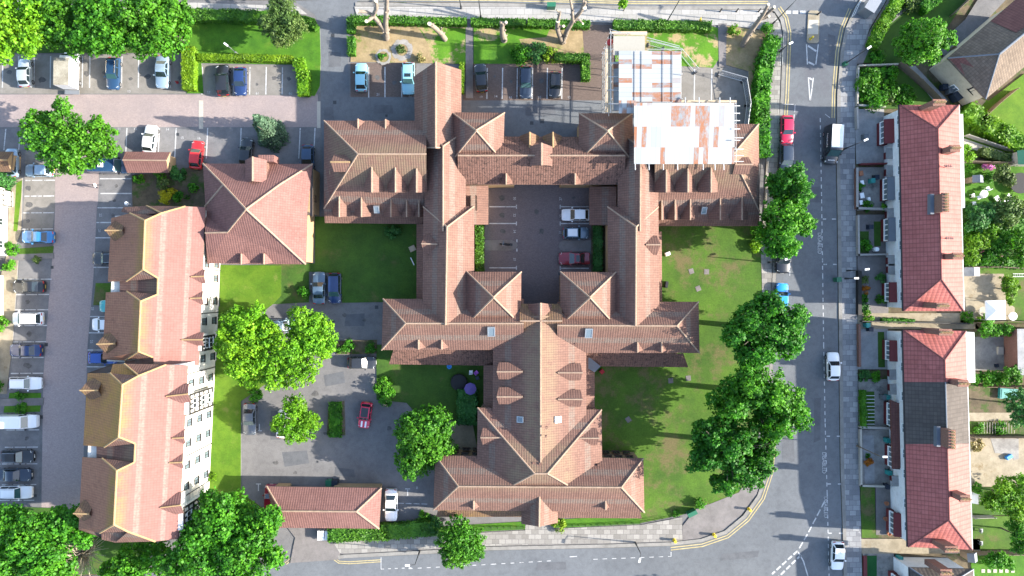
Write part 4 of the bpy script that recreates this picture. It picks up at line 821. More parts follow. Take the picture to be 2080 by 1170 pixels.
lefthouse(560, 640, 8, 'narrow white house at the left edge beside the black saloon'); lefthouse(668, 760, -2, 'white house just inside the left edge beside the navy car')
# ------------------------------------------------------------------ terraced houses on the right
def chimney(parent, top, zt, sx, sy, zb, npots, along='y', flash=None, mat='red_brick'):
    c = P(*top, zt); m = MB(); m.box((c.x, c.y, zb), sx, sy, zt - zb - .25); m.box((c.x, c.y, zt - .25), sx + .16, sy + .16, .25); ch = m.build('chimney', M[mat], parent)
    for k in range(npots):
        o = (k - (npots - 1) / 2) * ((sy if along == 'y' else sx) - .35) / max(1, npots - 1) if npots > 1 else 0
        b = MB(); x, y = (c.x, c.y + o) if along == 'y' else (c.x + o, c.y)
        b.lathe((x, y, zt), [(.001, 0), (.15, 0), (.12, .5), (.09, .5), (.09, .1), (.001, .1)], 8); b.build('chimney_pot', M['chimney_pot'], ch, smooth=40)
    if flash:
        f = MB(); f.box((c.x - sx / 2 - .28, c.y, flash - .6), .5, sy + .3, .72); f.build('flashing', M['lead'], ch)
    return ch
def bay(parent, x, y0, y1, roofm='lead', depth=1.0, h=2.75, win=4):
    """square front bay: x = pixel of the bay front at the ground"""
    a, b = P(x, y0), P(x, y1); xf = (a.x + b.x) / 2; ya, yb = a.y, b.y; ym = (ya + yb) / 2; L = abs(ya - yb)
    m = MB(); m.poly([(xf, yb), (xf + depth + .9, yb), (xf + depth + .9, ya), (xf, ya)], 0, 1.0, bottom=True); m.poly([(xf + .12, yb + .12), (xf + depth + .9, yb + .12), (xf + depth + .9, ya - .12), (xf + .12, ya - .12)], 1.0, h - .2)
    o = m.build('bay_front', M['maroon'], parent)
    f = MB(); t = .12
    f.box((xf + .05, ym, .98), .22, L, .12); f.box((xf + .05, ym, 2.22), .22, L, .16)
    for k in range(win + 1): f.box((xf + .05, yb + t / 2 + (L - t) * k / win, 1.1), .18, t, 1.12)
    w_ = f.build('window', M['frame_white'], o); g = MB(); g.box((xf + .1, ym, 1.06), .05, L - .1, 1.2); g.build('pane', M['glass_pale'], w_)
    r = MB(); r.face([(xf - .15, yb - .1, h - .25), (xf - .15, ya + .1, h - .25), (xf + depth + .6, ya + .1, h + .35), (xf + depth + .6, yb - .1, h + .35)][::-1]); r.face([(xf - .15, yb - .1, h - .4), (xf - .15, ya + .1, h - .4), (xf - .15, ya + .1, h - .25), (xf - .15, yb - .1, h - .25)][::-1])
    r.poly([(xf - .14, yb - .09), (xf + depth + .6, yb - .09), (xf + depth + .6, ya + .09), (xf - .14, ya + .09)], h - .5, h - .3, bottom=True); r.build('bay_roof', M[roofm], o); return o
def terrace(label, nw, ne, se, sw, ra, rb, ez, rz, secs, baserow, mats, wins, doors, chims, bays):
    c = P((nw[0] + se[0]) / 2, (nw[1] + se[1]) / 2, ez); t = thing('terraced_houses', (c.x, c.y, 0), label, 'terrace')
    def lerp(a, b, y): k = (y - a[1]) / (b[1] - a[1]); return (a[0] + (b[0] - a[0]) * k, y)
    ys = [nw[1]] + secs + [sw[1]]
    for i in range(len(ys) - 1):
        r = Roof(t, mats[i], cap='ridge_red' if 'brown' not in mats[i] else 'lead', capr=.1, wall='render_cool', over=.42, fascia='gutter_dark')
        y0, y1 = ys[i], ys[i + 1]; first, last = i == 0, i == len(ys) - 2
        a = ra if first else lerp(ra, rb, y0); b = rb if last else lerp(ra, rb, y1)
        w0 = nw if first else lerp(nw, sw, y0); w1 = sw if last else lerp(nw, sw, y1); e0 = ne if first else lerp(ne, se, y0); e1 = se if last else lerp(ne, se, y1)
        r.slope((*w1, ez), (*w0, ez), (*a, rz), (*b, rz)) if False else r.slope((*a, rz), (*w0, ez), (*w1, ez), (*b, rz)); r.slope((*e0, ez), (*a, rz), (*b, rz), (*e1, ez))
        if first: r.slope((*w0, ez), (*a, rz), (*e0, ez)); r.caps(((*w0, ez), (*a, rz), (*e0, ez)))
        if last: r.slope((*w1, ez), (*e1, ez), (*b, rz)); r.caps(((*w1, ez), (*b, rz), (*e1, ez)))
        r.eaves((*w0, ez), (*e0, ez), (*e1, ez), (*w1, ez)); r.caps(((*a, rz), (*b, rz))); r.done()
    r = Roof(t, mats[0], wall='render_cool', over=.42); q = r.walls([(*nw, ez), (*ne, ez), (*se, ez), (*sw, ez)], ez - .1); r.wl.build('wall', M['render_cool'], t)
    xw = lambda y: min(q, key=lambda p: p.x).x if False else None
    wa = sorted(q, key=lambda p: p.x)[:2]; wa.sort(key=lambda p: -p.y)
    def wallx(yw): k = (yw - wa[0].y) / (wa[1].y - wa[0].y); return wa[0].x + (wa[1].x - wa[0].x) * k
    for y in wins: p = P(0, y, 4.1); window(t, (wallx(p.y) - .01, p.y, 4.1), PI, 1.25, 1.0, 'frame_white', 'glass_pale', 1)
    for y in doors:
        p = P(0, y); m = MB(); m.box((wallx(p.y) - .03, p.y, .1), .12, .95, 2.05); d = m.build('door', M['maroon'], t); m = MB(); m.box((wallx(p.y) - .45, p.y, 2.25), .95, 1.5, .12); m.build('door_canopy', M['garden_concrete'], d)
    gt = MB(); a, b = (*nw, ez), (*sw, ez); gt.tube(W(a) + Vector((-.08, 0, -.12)), W(b) + Vector((-.08, 0, -.12)), .08); gt.build('gutter', M['gutter_dark'], t)
    gt = MB(); a, b = (*ne, ez), (*se, ez); gt.tube(W(a) + Vector((.08, 0, -.12)), W(b) + Vector((.08, 0, -.12)), .08); gt.build('gutter', M['gutter_white'], t)
    for ch in chims: chimney(t, *ch)
    for b_ in bays: bay(t, *b_)
    return t
T1 = terrace('white fronted terrace with one long plain red roof in the upper right', (1827, 213), (1948, 213), (1958, 632), (1835, 632), (1905, 262), (1912, 567), 5.0, 7.5, [], 0, ['terrace_tile'],
    (243, 290, 345, 398, 454, 498, 556, 602), (318, 352, 437, 530, 548), [((1908, 208), 8.6, 1.5, .7, 4.5, 4, 'x'), ((1941, 301), 9.2, 1.2, .75, 5.0, 4, 'x'), ((1921, 411), 9.2, .8, 2.4, 6.0, 6, 'y', 7.3), ((1946, 520), 9.2, 1.2, .75, 5.0, 4, 'x'), ((1915, 621), 8.6, 1.5, .7, 4.5, 4, 'x')],
    [(1780, 252, 297, 'maroon'), (1786, 366, 409, 'lead'), (1788, 447, 491, 'lead'), (1790, 575, 612, 'maroon')])
T2 = terrace('white fronted terrace whose red roof has a grey brown middle section, lower right', (1834, 670), (1962, 672), (1975, 1117), (1844, 1111), (1919, 731), (1928, 1056), 5.0, 7.5, [776, 902], 0, ['terrace_tile', 'terrace_tile_brown', 'terrace_tile'],
    (698, 745, 805, 870, 922, 963, 1023, 1070), (757, 786, 968), [((1921, 675), 8.6, 1.6, .7, 4.5, 4, 'x'), ((1957, 779), 9.0, 1.3, .7, 5.0, 3, 'x'), ((1934, 893), 9.2, .8, 2.4, 6.0, 6, 'y', 7.3), ((1961, 1013), 9.2, 1.2, .75, 5.0, 3, 'x'), ((1933, 1116), 8.6, 1.6, .7, 4.5, 4, 'x')],
    [(1791, 690, 729, 'maroon'), (1794, 815, 860, 'terrace_tile_brown'), (1796, 902, 942, 'terrace_tile_brown'), (1799, 1032, 1076, 'maroon')])
m = MB(); m.poly([P(x, y, 2.9)[:2] for x, y in ((1809, 812), (1828, 820), (1830, 950), (1814, 953))], 2.55, 2.95, bottom=True); m.build('porch_roof', M['house_tile_red'], T2)
for y in (340, 428): pass
m = MB(); m.poly([P(x, y, 3)[:2] for x, y in ((1925, 232), (1956, 232), (1960, 422), (1930, 422))], 0, 3.0, 1, 0); m.mi = [0 if f == 1 else 0 for f in m.mi]; m.build('rear_extension', M['gutter_white'], T1)
m = MB(); m.poly([P(x, y, 3)[:2] for x, y in ((1930, 675), (1979, 675), (1981, 777), (1934, 777))], 0, 3.0); m.build('rear_extension', M['gutter_white'], T2)
T3 = terrace('terrace end with a bare grey brown roof at the bottom edge of the photo', (1848, 1153), (1977, 1156), (1985, 1400), (1856, 1400), (1912, 1196), (1920, 1360), 5.0, 7.3, [], 0, ['terrace_tile_brown'], (1190,), (), [((1922, 1163), 8.2, 1.4, .7, 4.5, 3, 'x')], [(1803, 1158, 1195, 'lead')])
# rotated house at the top right
RH = thing('rendered_house', P(2010, 110), 'cream rendered house set at an angle with a weathered grey hipped roof, top right', 'house')
r = Roof(RH, 'house_tile', wall='render_cream', cap='lead', capr=.1, over=.3); Wc, Sc, Ap = (1924.5, 118, 5), (2002, 201.5, 5), (2030, 110, 7.4); N1, E1, Rg = (2062, 0, 5), (2142, 85, 5), (2170, -5, 7.4); N2, E2 = (2200, -118, 5), (2280, -33, 5)
r.slope(Wc, Ap, Rg, N1); r.slope(Wc, Sc, Ap); r.slope(Sc, E1, Rg, Ap); r.slope(N1, Rg, E1); r.eaves(Wc, N1, E1, Sc); r.caps((Wc, Ap, Sc)); r.rc.tube(W(Ap), W(Rg), .16); r.walls([Wc, N1, E1, Sc], 4.9); r.done()
r = Roof(RH, 'house_tile_red', wall='render_cream', cap='lead', capr=.1, over=.3); a, b, c = (2012, 43, 5.02), (2064, 66, 7.0), (2170, -5, 7.6); r.slope(a, b, c, (2120, -50, 5.02)); r.slope(a, (2064, 66, 5.6), b); r.done()
m = MB(); m.face([W(p) + Vector((0, 0, .03)) for p in ((1926, 117.5, 5.03), (1964, 158, 5.03), (1982, 141, 5.75), (1958, 116.5, 5.8))]); m.build('red_tile_patch', M['house_tile_red'], RH)
b0 = P(1885, 147); b1 = P(1962, 220)
for k, (t_, z, fr, gl) in enumerate(((.52, 1.4, 'frame_white', 'glass_pale'), (.72, 3.9, 'timber_black', 'glass'))):
    d = (b1 - b0); n = Vector((-abs(d.y), -abs(d.x), 0)).normalized(); q = b0 + d * t_; window(RH, (q.x + n.x * -.02, q.y + n.y * -.02, z), math.atan2(n.y, n.x), 1.1, 1.1, fr, gl, 1)

# ------------------------------------------------------------------ gardens on the right
GARD = [([(1735, 222), (1795, 222), (1797, 331), (1739, 333)], 'garden_concrete', .1), ([(1739, 340), (1800, 340), (1800, 428), (1740, 428)], 'garden_paving', .1), ([(1741, 436), (1803, 436), (1803, 517), (1742, 517)], 'tarmac_path', .1), ([(1744, 470), (1764, 470), (1764, 514), (1744, 514)], 'grass_dark', .12), ([(1774, 450), (1790, 450), (1788, 500), (1775, 500)], 'grass_dark', .12),
        ([(1741, 520), (1804, 520), (1804, 636), (1742, 636)], 'tarmac_path', .102), ([(1743, 572), (1764, 572), (1766, 636), (1743, 636)], 'gravel_pale', .12), ([(1742, 636), (1965, 636), (1990, 668), (1742, 668)], 'garden_sand', .1),
        ([(1742, 668), (1803, 668), (1803, 750), (1742, 750)], 'garden_concrete', .104), ([(1782, 674), (1795, 674), (1797, 746), (1783, 746)], 'grass_dark', .12), ([(1743, 770), (1804, 770), (1804, 865), (1744, 865)], 'garden_paving', .1), ([(1750, 795), (1775, 795), (1776, 864), (1750, 864)], 'grass_dark', .12),
        ([(1745, 872), (1808, 872), (1808, 985), (1746, 985)], 'garden_paving', .1), ([(1752, 884), (1774, 884), (1776, 982), (1756, 982)], 'garden_concrete', .12), ([(1747, 988), (1776, 988), (1778, 1092), (1750, 1092)], 'grass_patchy', .12), ([(1778, 988), (1812, 988), (1812, 1086), (1779, 1086)], 'tarmac_path', .102),
        ([(1748, 1094), (1990, 1094), (1990, 1124), (1750, 1124)], 'garden_sand', .1), ([(1752, 1124), (1815, 1124), (1815, 1200), (1754, 1200)], 'garden_paving', .104), ([(1759, 1128), (1780, 1128), (1780, 1200), (1760, 1200)], 'astro', .13), ([(1752, 1128), (1759, 1128), (1760, 1200), (1753, 1200)], 'maroon', .3),
        ([(1738, 138), (1820, 134), (1900, 205), (1896, 222), (1738, 220)], 'grass_dark', .1), ([(1752, 128), (1766, 96), (1800, 50), (1850, -40), (1990, -40), (1900, 90), (1850, 130)], 'grass_dark', .1), ([(1842, 136), (1858, 134), (1925, 205), (1900, 212)], 'garden_concrete', .12), ([(1895, 100), (1960, 40), (2010, -40), (2080, -40), (2000, 45), (1925, 118)], 'asphalt_lot', .1),
        ([(1955, 205), (1968, 222), (1990, 200), (2008, 205), (2080, 150), (2500, 150), (2500, 330), (1955, 330)], 'grass_lime', .095), ([(1960, 215), (1985, 198), (2002, 205), (1975, 235)], 'garden_sand', .12), ([(1950, 279), (2058, 316), (2055, 334), (1950, 294)], 'stone_pale', .125), ([(1950, 300), (2060, 334), (2060, 330), (1950, 332)], 'soil', .11),
        ([(1950, 332), (2500, 336), (2500, 420), (1950, 420)], 'grass_lush', .1), ([(1950, 420), (2500, 420), (2500, 542), (1950, 542)], 'grass_dark', .1), ([(1950, 545), (2500, 545), (2500, 655), (1950, 655)], 'grass_patchy', .1), ([(1950, 556), (2038, 556), (2042, 610), (2060, 625), (2060, 650), (1950, 650)], 'garden_sand', .12),
        ([(1980, 658), (2500, 658), (2500, 684), (1980, 684)], 'soil', .1), ([(1960, 684), (2500, 684), (2500, 752), (1960, 752)], 'garden_paving', .1), ([(1960, 752), (2500, 752), (2500, 885), (1960, 885)], 'soil', .1), ([(1962, 838), (2058, 838), (2060, 853), (1962, 855)], 'garden_sand', .12), ([(1962, 856), (2070, 856), (2070, 882), (1962, 882)], 'grass_patchy', .118),
        ([(1962, 886), (2500, 886), (2500, 988), (1962, 988)], 'garden_sand', .1), ([(2010, 888), (2068, 888), (2068, 932), (2058, 934), (2054, 922), (2020, 920)], 'garden_paving', .12), ([(1965, 990), (2500, 990), (2500, 1046), (1965, 1046)], 'grass_dark', .1), ([(1968, 1048), (2500, 1048), (2500, 1116), (1968, 1116)], 'grass_patchy', .1), ([(1970, 1122), (2500, 1122), (2500, 1300), (1985, 1300)], 'grass_lush', .1)]
for p_, m_, z_ in GARD: sheet('garden', p_, z_, m_, z0=-.05)
def fence(pts, h, label, mat='fence_wood', name='garden_fence', cat='fence', step=28, th=.06, z=.08, group=None):
    b = MB(); w_ = [P(x, y) for x, y in pts]
    for a, c in zip(w_[:-1], w_[1:]):
        d = c - a; b.box(((a.x + c.x) / 2, (a.y + c.y) / 2, z), d.length, th, h, math.atan2(d.y, d.x))
    o = b.build(name, M[mat]); tag(o, label, cat, group)
    pm = MB(); pm.box((0, 0, 0), .11, .11, h + .1); pd = None
    for (x0, y0), (x1, y1) in zip(pts[:-1], pts[1:]):
        n = max(1, int(math.hypot(x1 - x0, y1 - y0) / step))
        for k in range(n + 1):
            q = P(x0 + (x1 - x0) * k / n, y0 + (y1 - y0) * k / n); q.z = z
            if pd is None: po = pm.build('post', M[mat], o, local=True); pd = po.data
            else: po = link('post', pd, o)
            po.location = q - o.location
    return o
def wall(pts, h, th, label, mat='red_brick', z=-.05, cap=None):
    b = MB(); w_ = [P(x, y) for x, y in pts]
    for a, c in zip(w_[:-1], w_[1:]):
        d = c - a; b.box(((a.x + c.x) / 2, (a.y + c.y) / 2, z), d.length + th, th, h, math.atan2(d.y, d.x))
    o = b.build('garden_wall', M[mat]); tag(o, label, 'wall')
    if cap:
        b = MB()
        for a, c in zip(w_[:-1], w_[1:]):
            d = c - a; b.box(((a.x + c.x) / 2, (a.y + c.y) / 2, z + h), d.length + th + .06, th + .08, .06, math.atan2(d.y, d.x))
        b.build('coping', M[cap], o)
    return o
fence([(1955, 331), (2000, 333), (2110, 335)], 1.7, 'dark panel fence behind the garden with purple flowers'); fence([(1958, 543), (2020, 543), (2110, 548)], 1.7, 'long dark fence between the overgrown garden and the patio with the gazebo'); fence([(1978, 655), (2030, 651), (2110, 655)], 1.6, 'fence just below the white gazebo')
fence([(1983, 783), (2110, 786)], 1.6, 'fence below the hedge of the grey concrete yard'); fence([(1966, 885), (2110, 886)], 1.5, 'fence between vegetable beds and the bare sandy yard'); fence([(1968, 1047), (2010, 1046)], 1.3, 'short pale fence under the willow like tree', 'concrete'); fence([(1975, 1119), (2110, 1120)], 1.5, 'fence beyond the potted plants in the bottom right gardens')
fence([(1822, 132), (1862, 168), (1902, 208)], 1.5, 'diagonal wooden fence from the footpath to the end of the upper terrace'); fence([(1990, 240), (2020, 212), (2052, 186)], 1.6, 'diagonal fence behind the cream rendered house'); fence([(1957, 277), (2058, 312)], 1.2, 'low pale fence along the sloping garden path', 'stone_pale'); fence([(1928, 100), (1960, 132)], 1.4, 'fence between round tree and rendered house'); fence([(1928, 34), (1956, 8), (1990, -30)], 1.5, 'dark fence along the driveway in the top right corner')
wall([(1736, 222), (1737, 262)], .9, .25, 'dark wall stub in front of the pale concrete forecourt', 'concrete'); wall([(1736, 345), (1736, 424), (1796, 426)], .8, .25, 'brick front wall around the cluttered paved garden', 'red_brick', cap='concrete'); wall([(1739, 440), (1740, 518), (1798, 517)], .8, .25, 'grey front wall of the garden with a central path', 'concrete'); wall([(1741, 554), (1741, 636)], .9, .5, 'thick dark front wall beside white pebble beds', 'timber_black'); wall([(1741, 660), (1742, 742)], .8, .3, 'red brick front wall of the grey driveway', 'red_brick')
wall([(1744, 872), (1745, 984), (1800, 986)], .7, .2, 'pale capped wall in front of the gravel garden', 'concrete', cap='stone_pale'); wall([(1796, 334), (1745, 335)], 1.0, .2, 'low wall below the pale concrete forecourt', 'maroon'); wall([(1745, 866), (1800, 868)], .9, .3, 'mossy wall between slatted bed and gravel garden', 'concrete'); wall([(1741, 136), (1818, 133)], .8, .2, 'pale garden wall above the corner shrubbery', 'stone_pale'); wall([(1740, 140), (1738, 215), (1793, 219)], .7, .2, 'front wall of the corner shrubbery', 'stone_pale')
wall([(1746, 652), (1960, 657)], 1.0, .15, 'dark low wall along the sandy passage between the terraces', 'timber_black')
def shed(pts, h, label, roofm, wallm, pitch=.5, name='garden_shed', cat='shed'):
    q = [P(x, y, h) for x, y in pts]; t = thing(name, ((q[0].x + q[2].x) / 2, (q[0].y + q[2].y) / 2, 0), label, cat)
    m = MB(); w_ = inset(q, .15); m.poly([(p.x, p.y) for p in w_], 0, h - .05); m.build('wall', M[wallm], t)
    r = MB(); a = (q[0] + q[1]) / 2; b = (q[2] + q[3]) / 2; a.z = b.z = h + pitch
    r.face([q[1], q[2], b, a]); r.face([q[3], q[0], a, b]); r.face([q[0], q[1], a]); r.face([q[2], q[3], b]); r.face([p - Vector((0, 0, .02)) for p in q[::-1]]); r.build('roof', M[roofm], t); return t
shed([(1975, 356), (1997, 356), (1998, 371), (1975, 371)], 2.0, 'small grey roofed shed on the bright lawn near purple flowers', 'lead', 'fence_wood'); shed([(1958, 543), (1990, 543), (1991, 561), (1958, 561)], 2.1, 'shed with one grey and one white roof slope behind the upper terrace', 'garden_concrete', 'concrete'); shed([(1972, 1006), (1993, 1004), (1993, 1022), (1972, 1022)], 2.1, 'little white shed behind the lower terrace beside willow leaves', 'gutter_white', 'frame_white'); shed([(2066, 306), (2120, 300), (2120, 334), (2068, 334)], 2.6, 'outbuilding with a pale green roof at the right edge', 'green_plastic', 'stone_pale'); shed([(2066, 668), (2140, 668), (2140, 762), (2068, 762)], 3.0, 'red brick outbuilding with a pale green flat roof at the right edge', 'garden_concrete', 'red_brick', .05)
shed([(1964, 1124), (1984, 1122), (1986, 1140), (1966, 1142)], 1.9, 'grey shed beside the passage below the lower terrace', 'lead', 'fence_wood')
# white gazebo
gz = thing('gazebo', P(2020, 631), 'white square fabric gazebo on the sandy patio', 'gazebo'); c = [P(x, y, 2.3) for x, y in ((2003, 611), (2042, 610), (2043, 649), (2004, 650))]; ap = P(2025, 631, 3.1)
m = MB(); [m.face([c[i], c[(i + 1) % 4], ap][::-1]) for i in range(4)]; dn = Vector((0, 0, -.3)); [m.face([c[i], c[i] + dn, c[(i + 1) % 4] + dn, c[(i + 1) % 4]]) for i in range(4)]; m.build('canopy', M['white_cloth'], gz)
for p in c: m = MB(); m.box((p.x * .999, p.y * .999, 0), .08, .08, 2.2); m.build('leg', M['metal_grey'], gz)
# ------------------------------------------------------------------ vehicles
CT = {}
def car_meshes(kind):
    """body loft, glazing and details of one car type; x forward, origin on the ground"""
    if kind in CT: return CT[kind]
    spec = {  # L, W, roof z, belt z, hood z, windscreen base, screen top, roof rear, rear glass base (fractions of half length), rear deck z
        'hatch': (4.1, 1.76, 1.47, .95, .88, .40, .10, -.62, -.86, .90), 'mini': (3.75, 1.7, 1.42, .95, .9, .36, .14, -.70, -.90, .88), 'saloon': (4.65, 1.82, 1.44, .94, .86, .36, .08, -.38, -.66, .95),
        'coupe': (4.5, 1.84, 1.36, .92, .84, .34, .02, -.34, -.66, .92), 'estate': (4.65, 1.82, 1.48, .96, .88, .38, .12, -.74, -.93, .92), 'suv': (4.55, 1.88, 1.66, 1.05, 1.0, .42, .16, -.74, -.92, 1.0), 'mpv': (4.4, 1.82, 1.62, 1.0, .92, .56, .24, -.76, -.93, .95)}[kind]
    L, Wd, zr, zb, zh, wb, wt, rr, rb, zd = spec; h = L / 2; w = Wd / 2
    st = [(1.0, .62, .60, .34), (.985, .80, .70, .26), (.90, .93, zh - .12, .2), (.72, .985, zh - .04, .2), (wb + .02, 1.0, zh, .2), (wb - .12, 1.0, zb - .01, .2), (0, 1.0, zb, .2), (rr, 1.0, zb + .01, .2), (rb, .975, zd, .2), (-.95, .92, zd - .04, .24), (-.985, .84, zd - .2, .28), (-1.0, .76, zd - .32, .34)]
    b = MB(); rings = []
    for f, wf, zt, z0 in st:
        x = f * h; ww = w * wf; rings.append([(x, -ww * .9, z0), (x, -ww, z0 + .2), (x, -ww, zt - .22), (x, -ww * .965, zt - .07), (x, -ww * .84, zt), (x, 0, zt + .025), (x, ww * .84, zt), (x, ww * .965, zt - .07), (x, ww, zt - .22), (x, ww, z0 + .2), (x, ww * .9, z0)])
    for r0, r1 in zip(rings[:-1], rings[1:]):
        n = len(r0)
        for i in range(n): b.face([r0[i], r0[(i + 1) % n], r1[(i + 1) % n], r1[i]])
    b.face(rings[0][::-1]); b.face(rings[-1])
    # greenhouse
    xs = [wb * h, wt * h, (wt + rr) / 2 * h, rr * h, rb * h]; zz = [zb - .04, zr - .05, zr, zr - .04, zd - .03]; wl_, wr = .93 * w, .77 * w
    ws = [wl_, wr, wr * 1.02, wr * .97, wl_ * .95]
    top = [[(xs[i], -ws[i], zz[i]), (xs[i], -ws[i] * .8, zz[i] + .035), (xs[i], ws[i] * .8, zz[i] + .035), (xs[i], ws[i], zz[i])] for i in range(5)]
    for a, c in zip(top[:-1], top[1:]):
        for i in range(3): b.face([a[i], a[i + 1], c[i + 1], c[i]])
    for s in (-1, 1):
        j = 0 if s < 0 else 3
        base = [(xs[0], s * wl_, zb - .06), (xs[4], s * wl_ * .95, zd - .06)]
        pts = [base[0], top[0][j], top[1][j], top[2][j], top[3][j], top[4][j], base[1]]
        b.face(pts if s > 0 else pts[::-1])
    body = b.build('body', M['paint_white'] if 'paint_white' in M else paint('paint_white', (.72, .72, .72)), None, smooth=32, local=True)
    def quad(m, p, mi=0, th=.012, up=None):
        p = [Vector(q) for q in p]; n = (p[1] - p[0]).cross(p[3] - p[0]).normalized()
        if up is not None and n.dot(Vector(up)) < 0: n = -n
        a = [q + n * th for q in p]; c = [q - n * th for q in p]; m.face(a, mi); m.face(c[::-1], mi)
        for i in range(4): m.face([a[i], c[i], c[(i + 1) % 4], a[(i + 1) % 4]], mi)
    def lerp(p, q, t): return tuple(p[i] + (q[i] - p[i]) * t for i in range(3))
    out = [('body', body.data, 'PAINT', (0, 0, 0), None)]; bpy.data.objects.remove(body)
    def part(name, m, mat, loc=(0, 0, 0), par=None, smooth=None):
        o = m.build(name, M[mat], None, local=True, smooth=smooth); out.append((name, o.data, None, loc, par)); bpy.data.objects.remove(o)
    k = .10
    m = MB(); A = (xs[0], -ws[0] * .9, zz[0] + .03); Bp = (xs[0], ws[0] * .9, zz[0] + .03); C = (xs[1], ws[1] * .9, zz[1] + .03); D = (xs[1], -ws[1] * .9, zz[1] + .03)
    quad(m, [lerp(A, D, .06), lerp(Bp, C, .06), lerp(Bp, C, .97), lerp(A, D, .97)], up=(1, 0, 1)); part('windscreen', m, 'car_glass_teal' if kind in ('mpv', 'estate') else 'car_glass')
    m = MB(); A = (xs[3], -ws[3] * .86, zz[3] + .03); Bp = (xs[3], ws[3] * .86, zz[3] + .03); C = (xs[4], ws[4] * .86, zz[4] + .05); D = (xs[4], -ws[4] * .86, zz[4] + .05)
    quad(m, [lerp(A, D, .06), lerp(Bp, C, .06), lerp(Bp, C, .9), lerp(A, D, .9)], up=(-1, 0, 1)); part('rear_window', m, 'car_glass')
    for s in (-1, 1):
        m = MB(); lo = lambda x: (x, s * wl_ * 1.0, zb + .02)
        up_ = lambda x: (x, s * wr * 1.015, zr - .1)
        x0, x1, x2, x3 = xs[0] - .16, xs[1] + .02, xs[3] - .02, xs[4] + .25; xm = (x1 + x2) / 2
        quad(m, [lo(x0), lo(xm + .06), up_(xm + .06), up_(x1)], th=.02, up=(0, s, .3)); quad(m, [lo(xm - .06), lo(x3), up_(x2), up_(xm - .06)], th=.02, up=(0, s, .3)); part('side_window', m, 'car_glass')
    for s in (-1, 1):
        m = MB(); quad(m, [(h * .97, s * w * .42, zh - .3), (h * .935, s * w * .80, zh - .28), (h * .80, s * w * .92, zh - .1), (h * .86, s * w * .6, zh - .09)], th=.03, up=(1, 0, 1)); part('headlight', m, 'headlamp')
        m = MB(); quad(m, [(-h * .985, s * w * .45, zd - .12), (-h * .97, s * w * .80, zd - .16), (-h * .92, s * w * .9, zd - .03), (-h * .95, s * w * .5, zd - .02)], th=.03, up=(-1, 0, 1)); part('tail_light', m, 'taillamp')
        m = MB(); m.box((wb * h - .25, s * (w + .1), zb + .02), .17, .2, .14); part('wing_mirror', m, 'PAINT')
    m = MB(); m.box((h * 1.0, 0, .42), .03, .5, .11); part('number_plate', m, 'plate_white'); m = MB(); m.box((-h * 1.0, 0, .5), .03, .5, .11); part('number_plate', m, 'plate_yellow')
    wm_ = MB(); wm_.tube((0, -.1, 0), (0, .1, 0), .32, None, 14); wo = wm_.build('wheel', M['tyre'], None, local=True, smooth=40); wd = wo.data; bpy.data.objects.remove(wo)
    rm_ = MB(); rm_.tube((0, -.112, 0), (0, .112, 0), .2, None, 10); ro = rm_.build('rim', M['rim'], None, local=True); rd = ro.data; bpy.data.objects.remove(ro)
    for sx in (.64, -.62):
        for s in (-1, 1): out.append(('wheel', wd, None, (sx * h, s * (w - .085), .32), rd))
    CT[kind] = out; return out
paint('PAINT', (.6, .6, .6))
COL = {'white': (.72, .72, .72), 'silver': (.38, .42, .44), 'silverblue': (.25, .34, .42), 'pale_blue': (.2, .42, .5), 'grey': (.12, .13, .145), 'darkgrey': (.022, .024, .028), 'black': (.014, .015, .018), 'bluegrey': (.09, .14, .19), 'navy': (.012, .03, .1), 'darkblue': (.015, .045, .1), 'blue': (.03, .15, .34), 'royal': (.02, .07, .3), 'bright_blue': (.02, .24, .62), 'red': (.5, .015, .015), 'crimson': (.2, .008, .02), 'cherry': (.5, .01, .05), 'teal': (.02, .3, .3), 'blueblack': (.015, .025, .045)}
def place(root, parts, pm):
    made = []
    for name, me, pk, loc, sub in parts:
        o = link(name, me, root); o.location = loc; made.append(o)
        if pk == 'PAINT' or (me.materials and me.materials[0] == M['PAINT']):
            o.material_slots[0].link = 'OBJECT'; o.material_slots[0].material = pm
        if sub is not None: link('rim', sub, o)
    return made
DIRS = {'R': 0, 'U': 90, 'L': 180, 'D': 270}
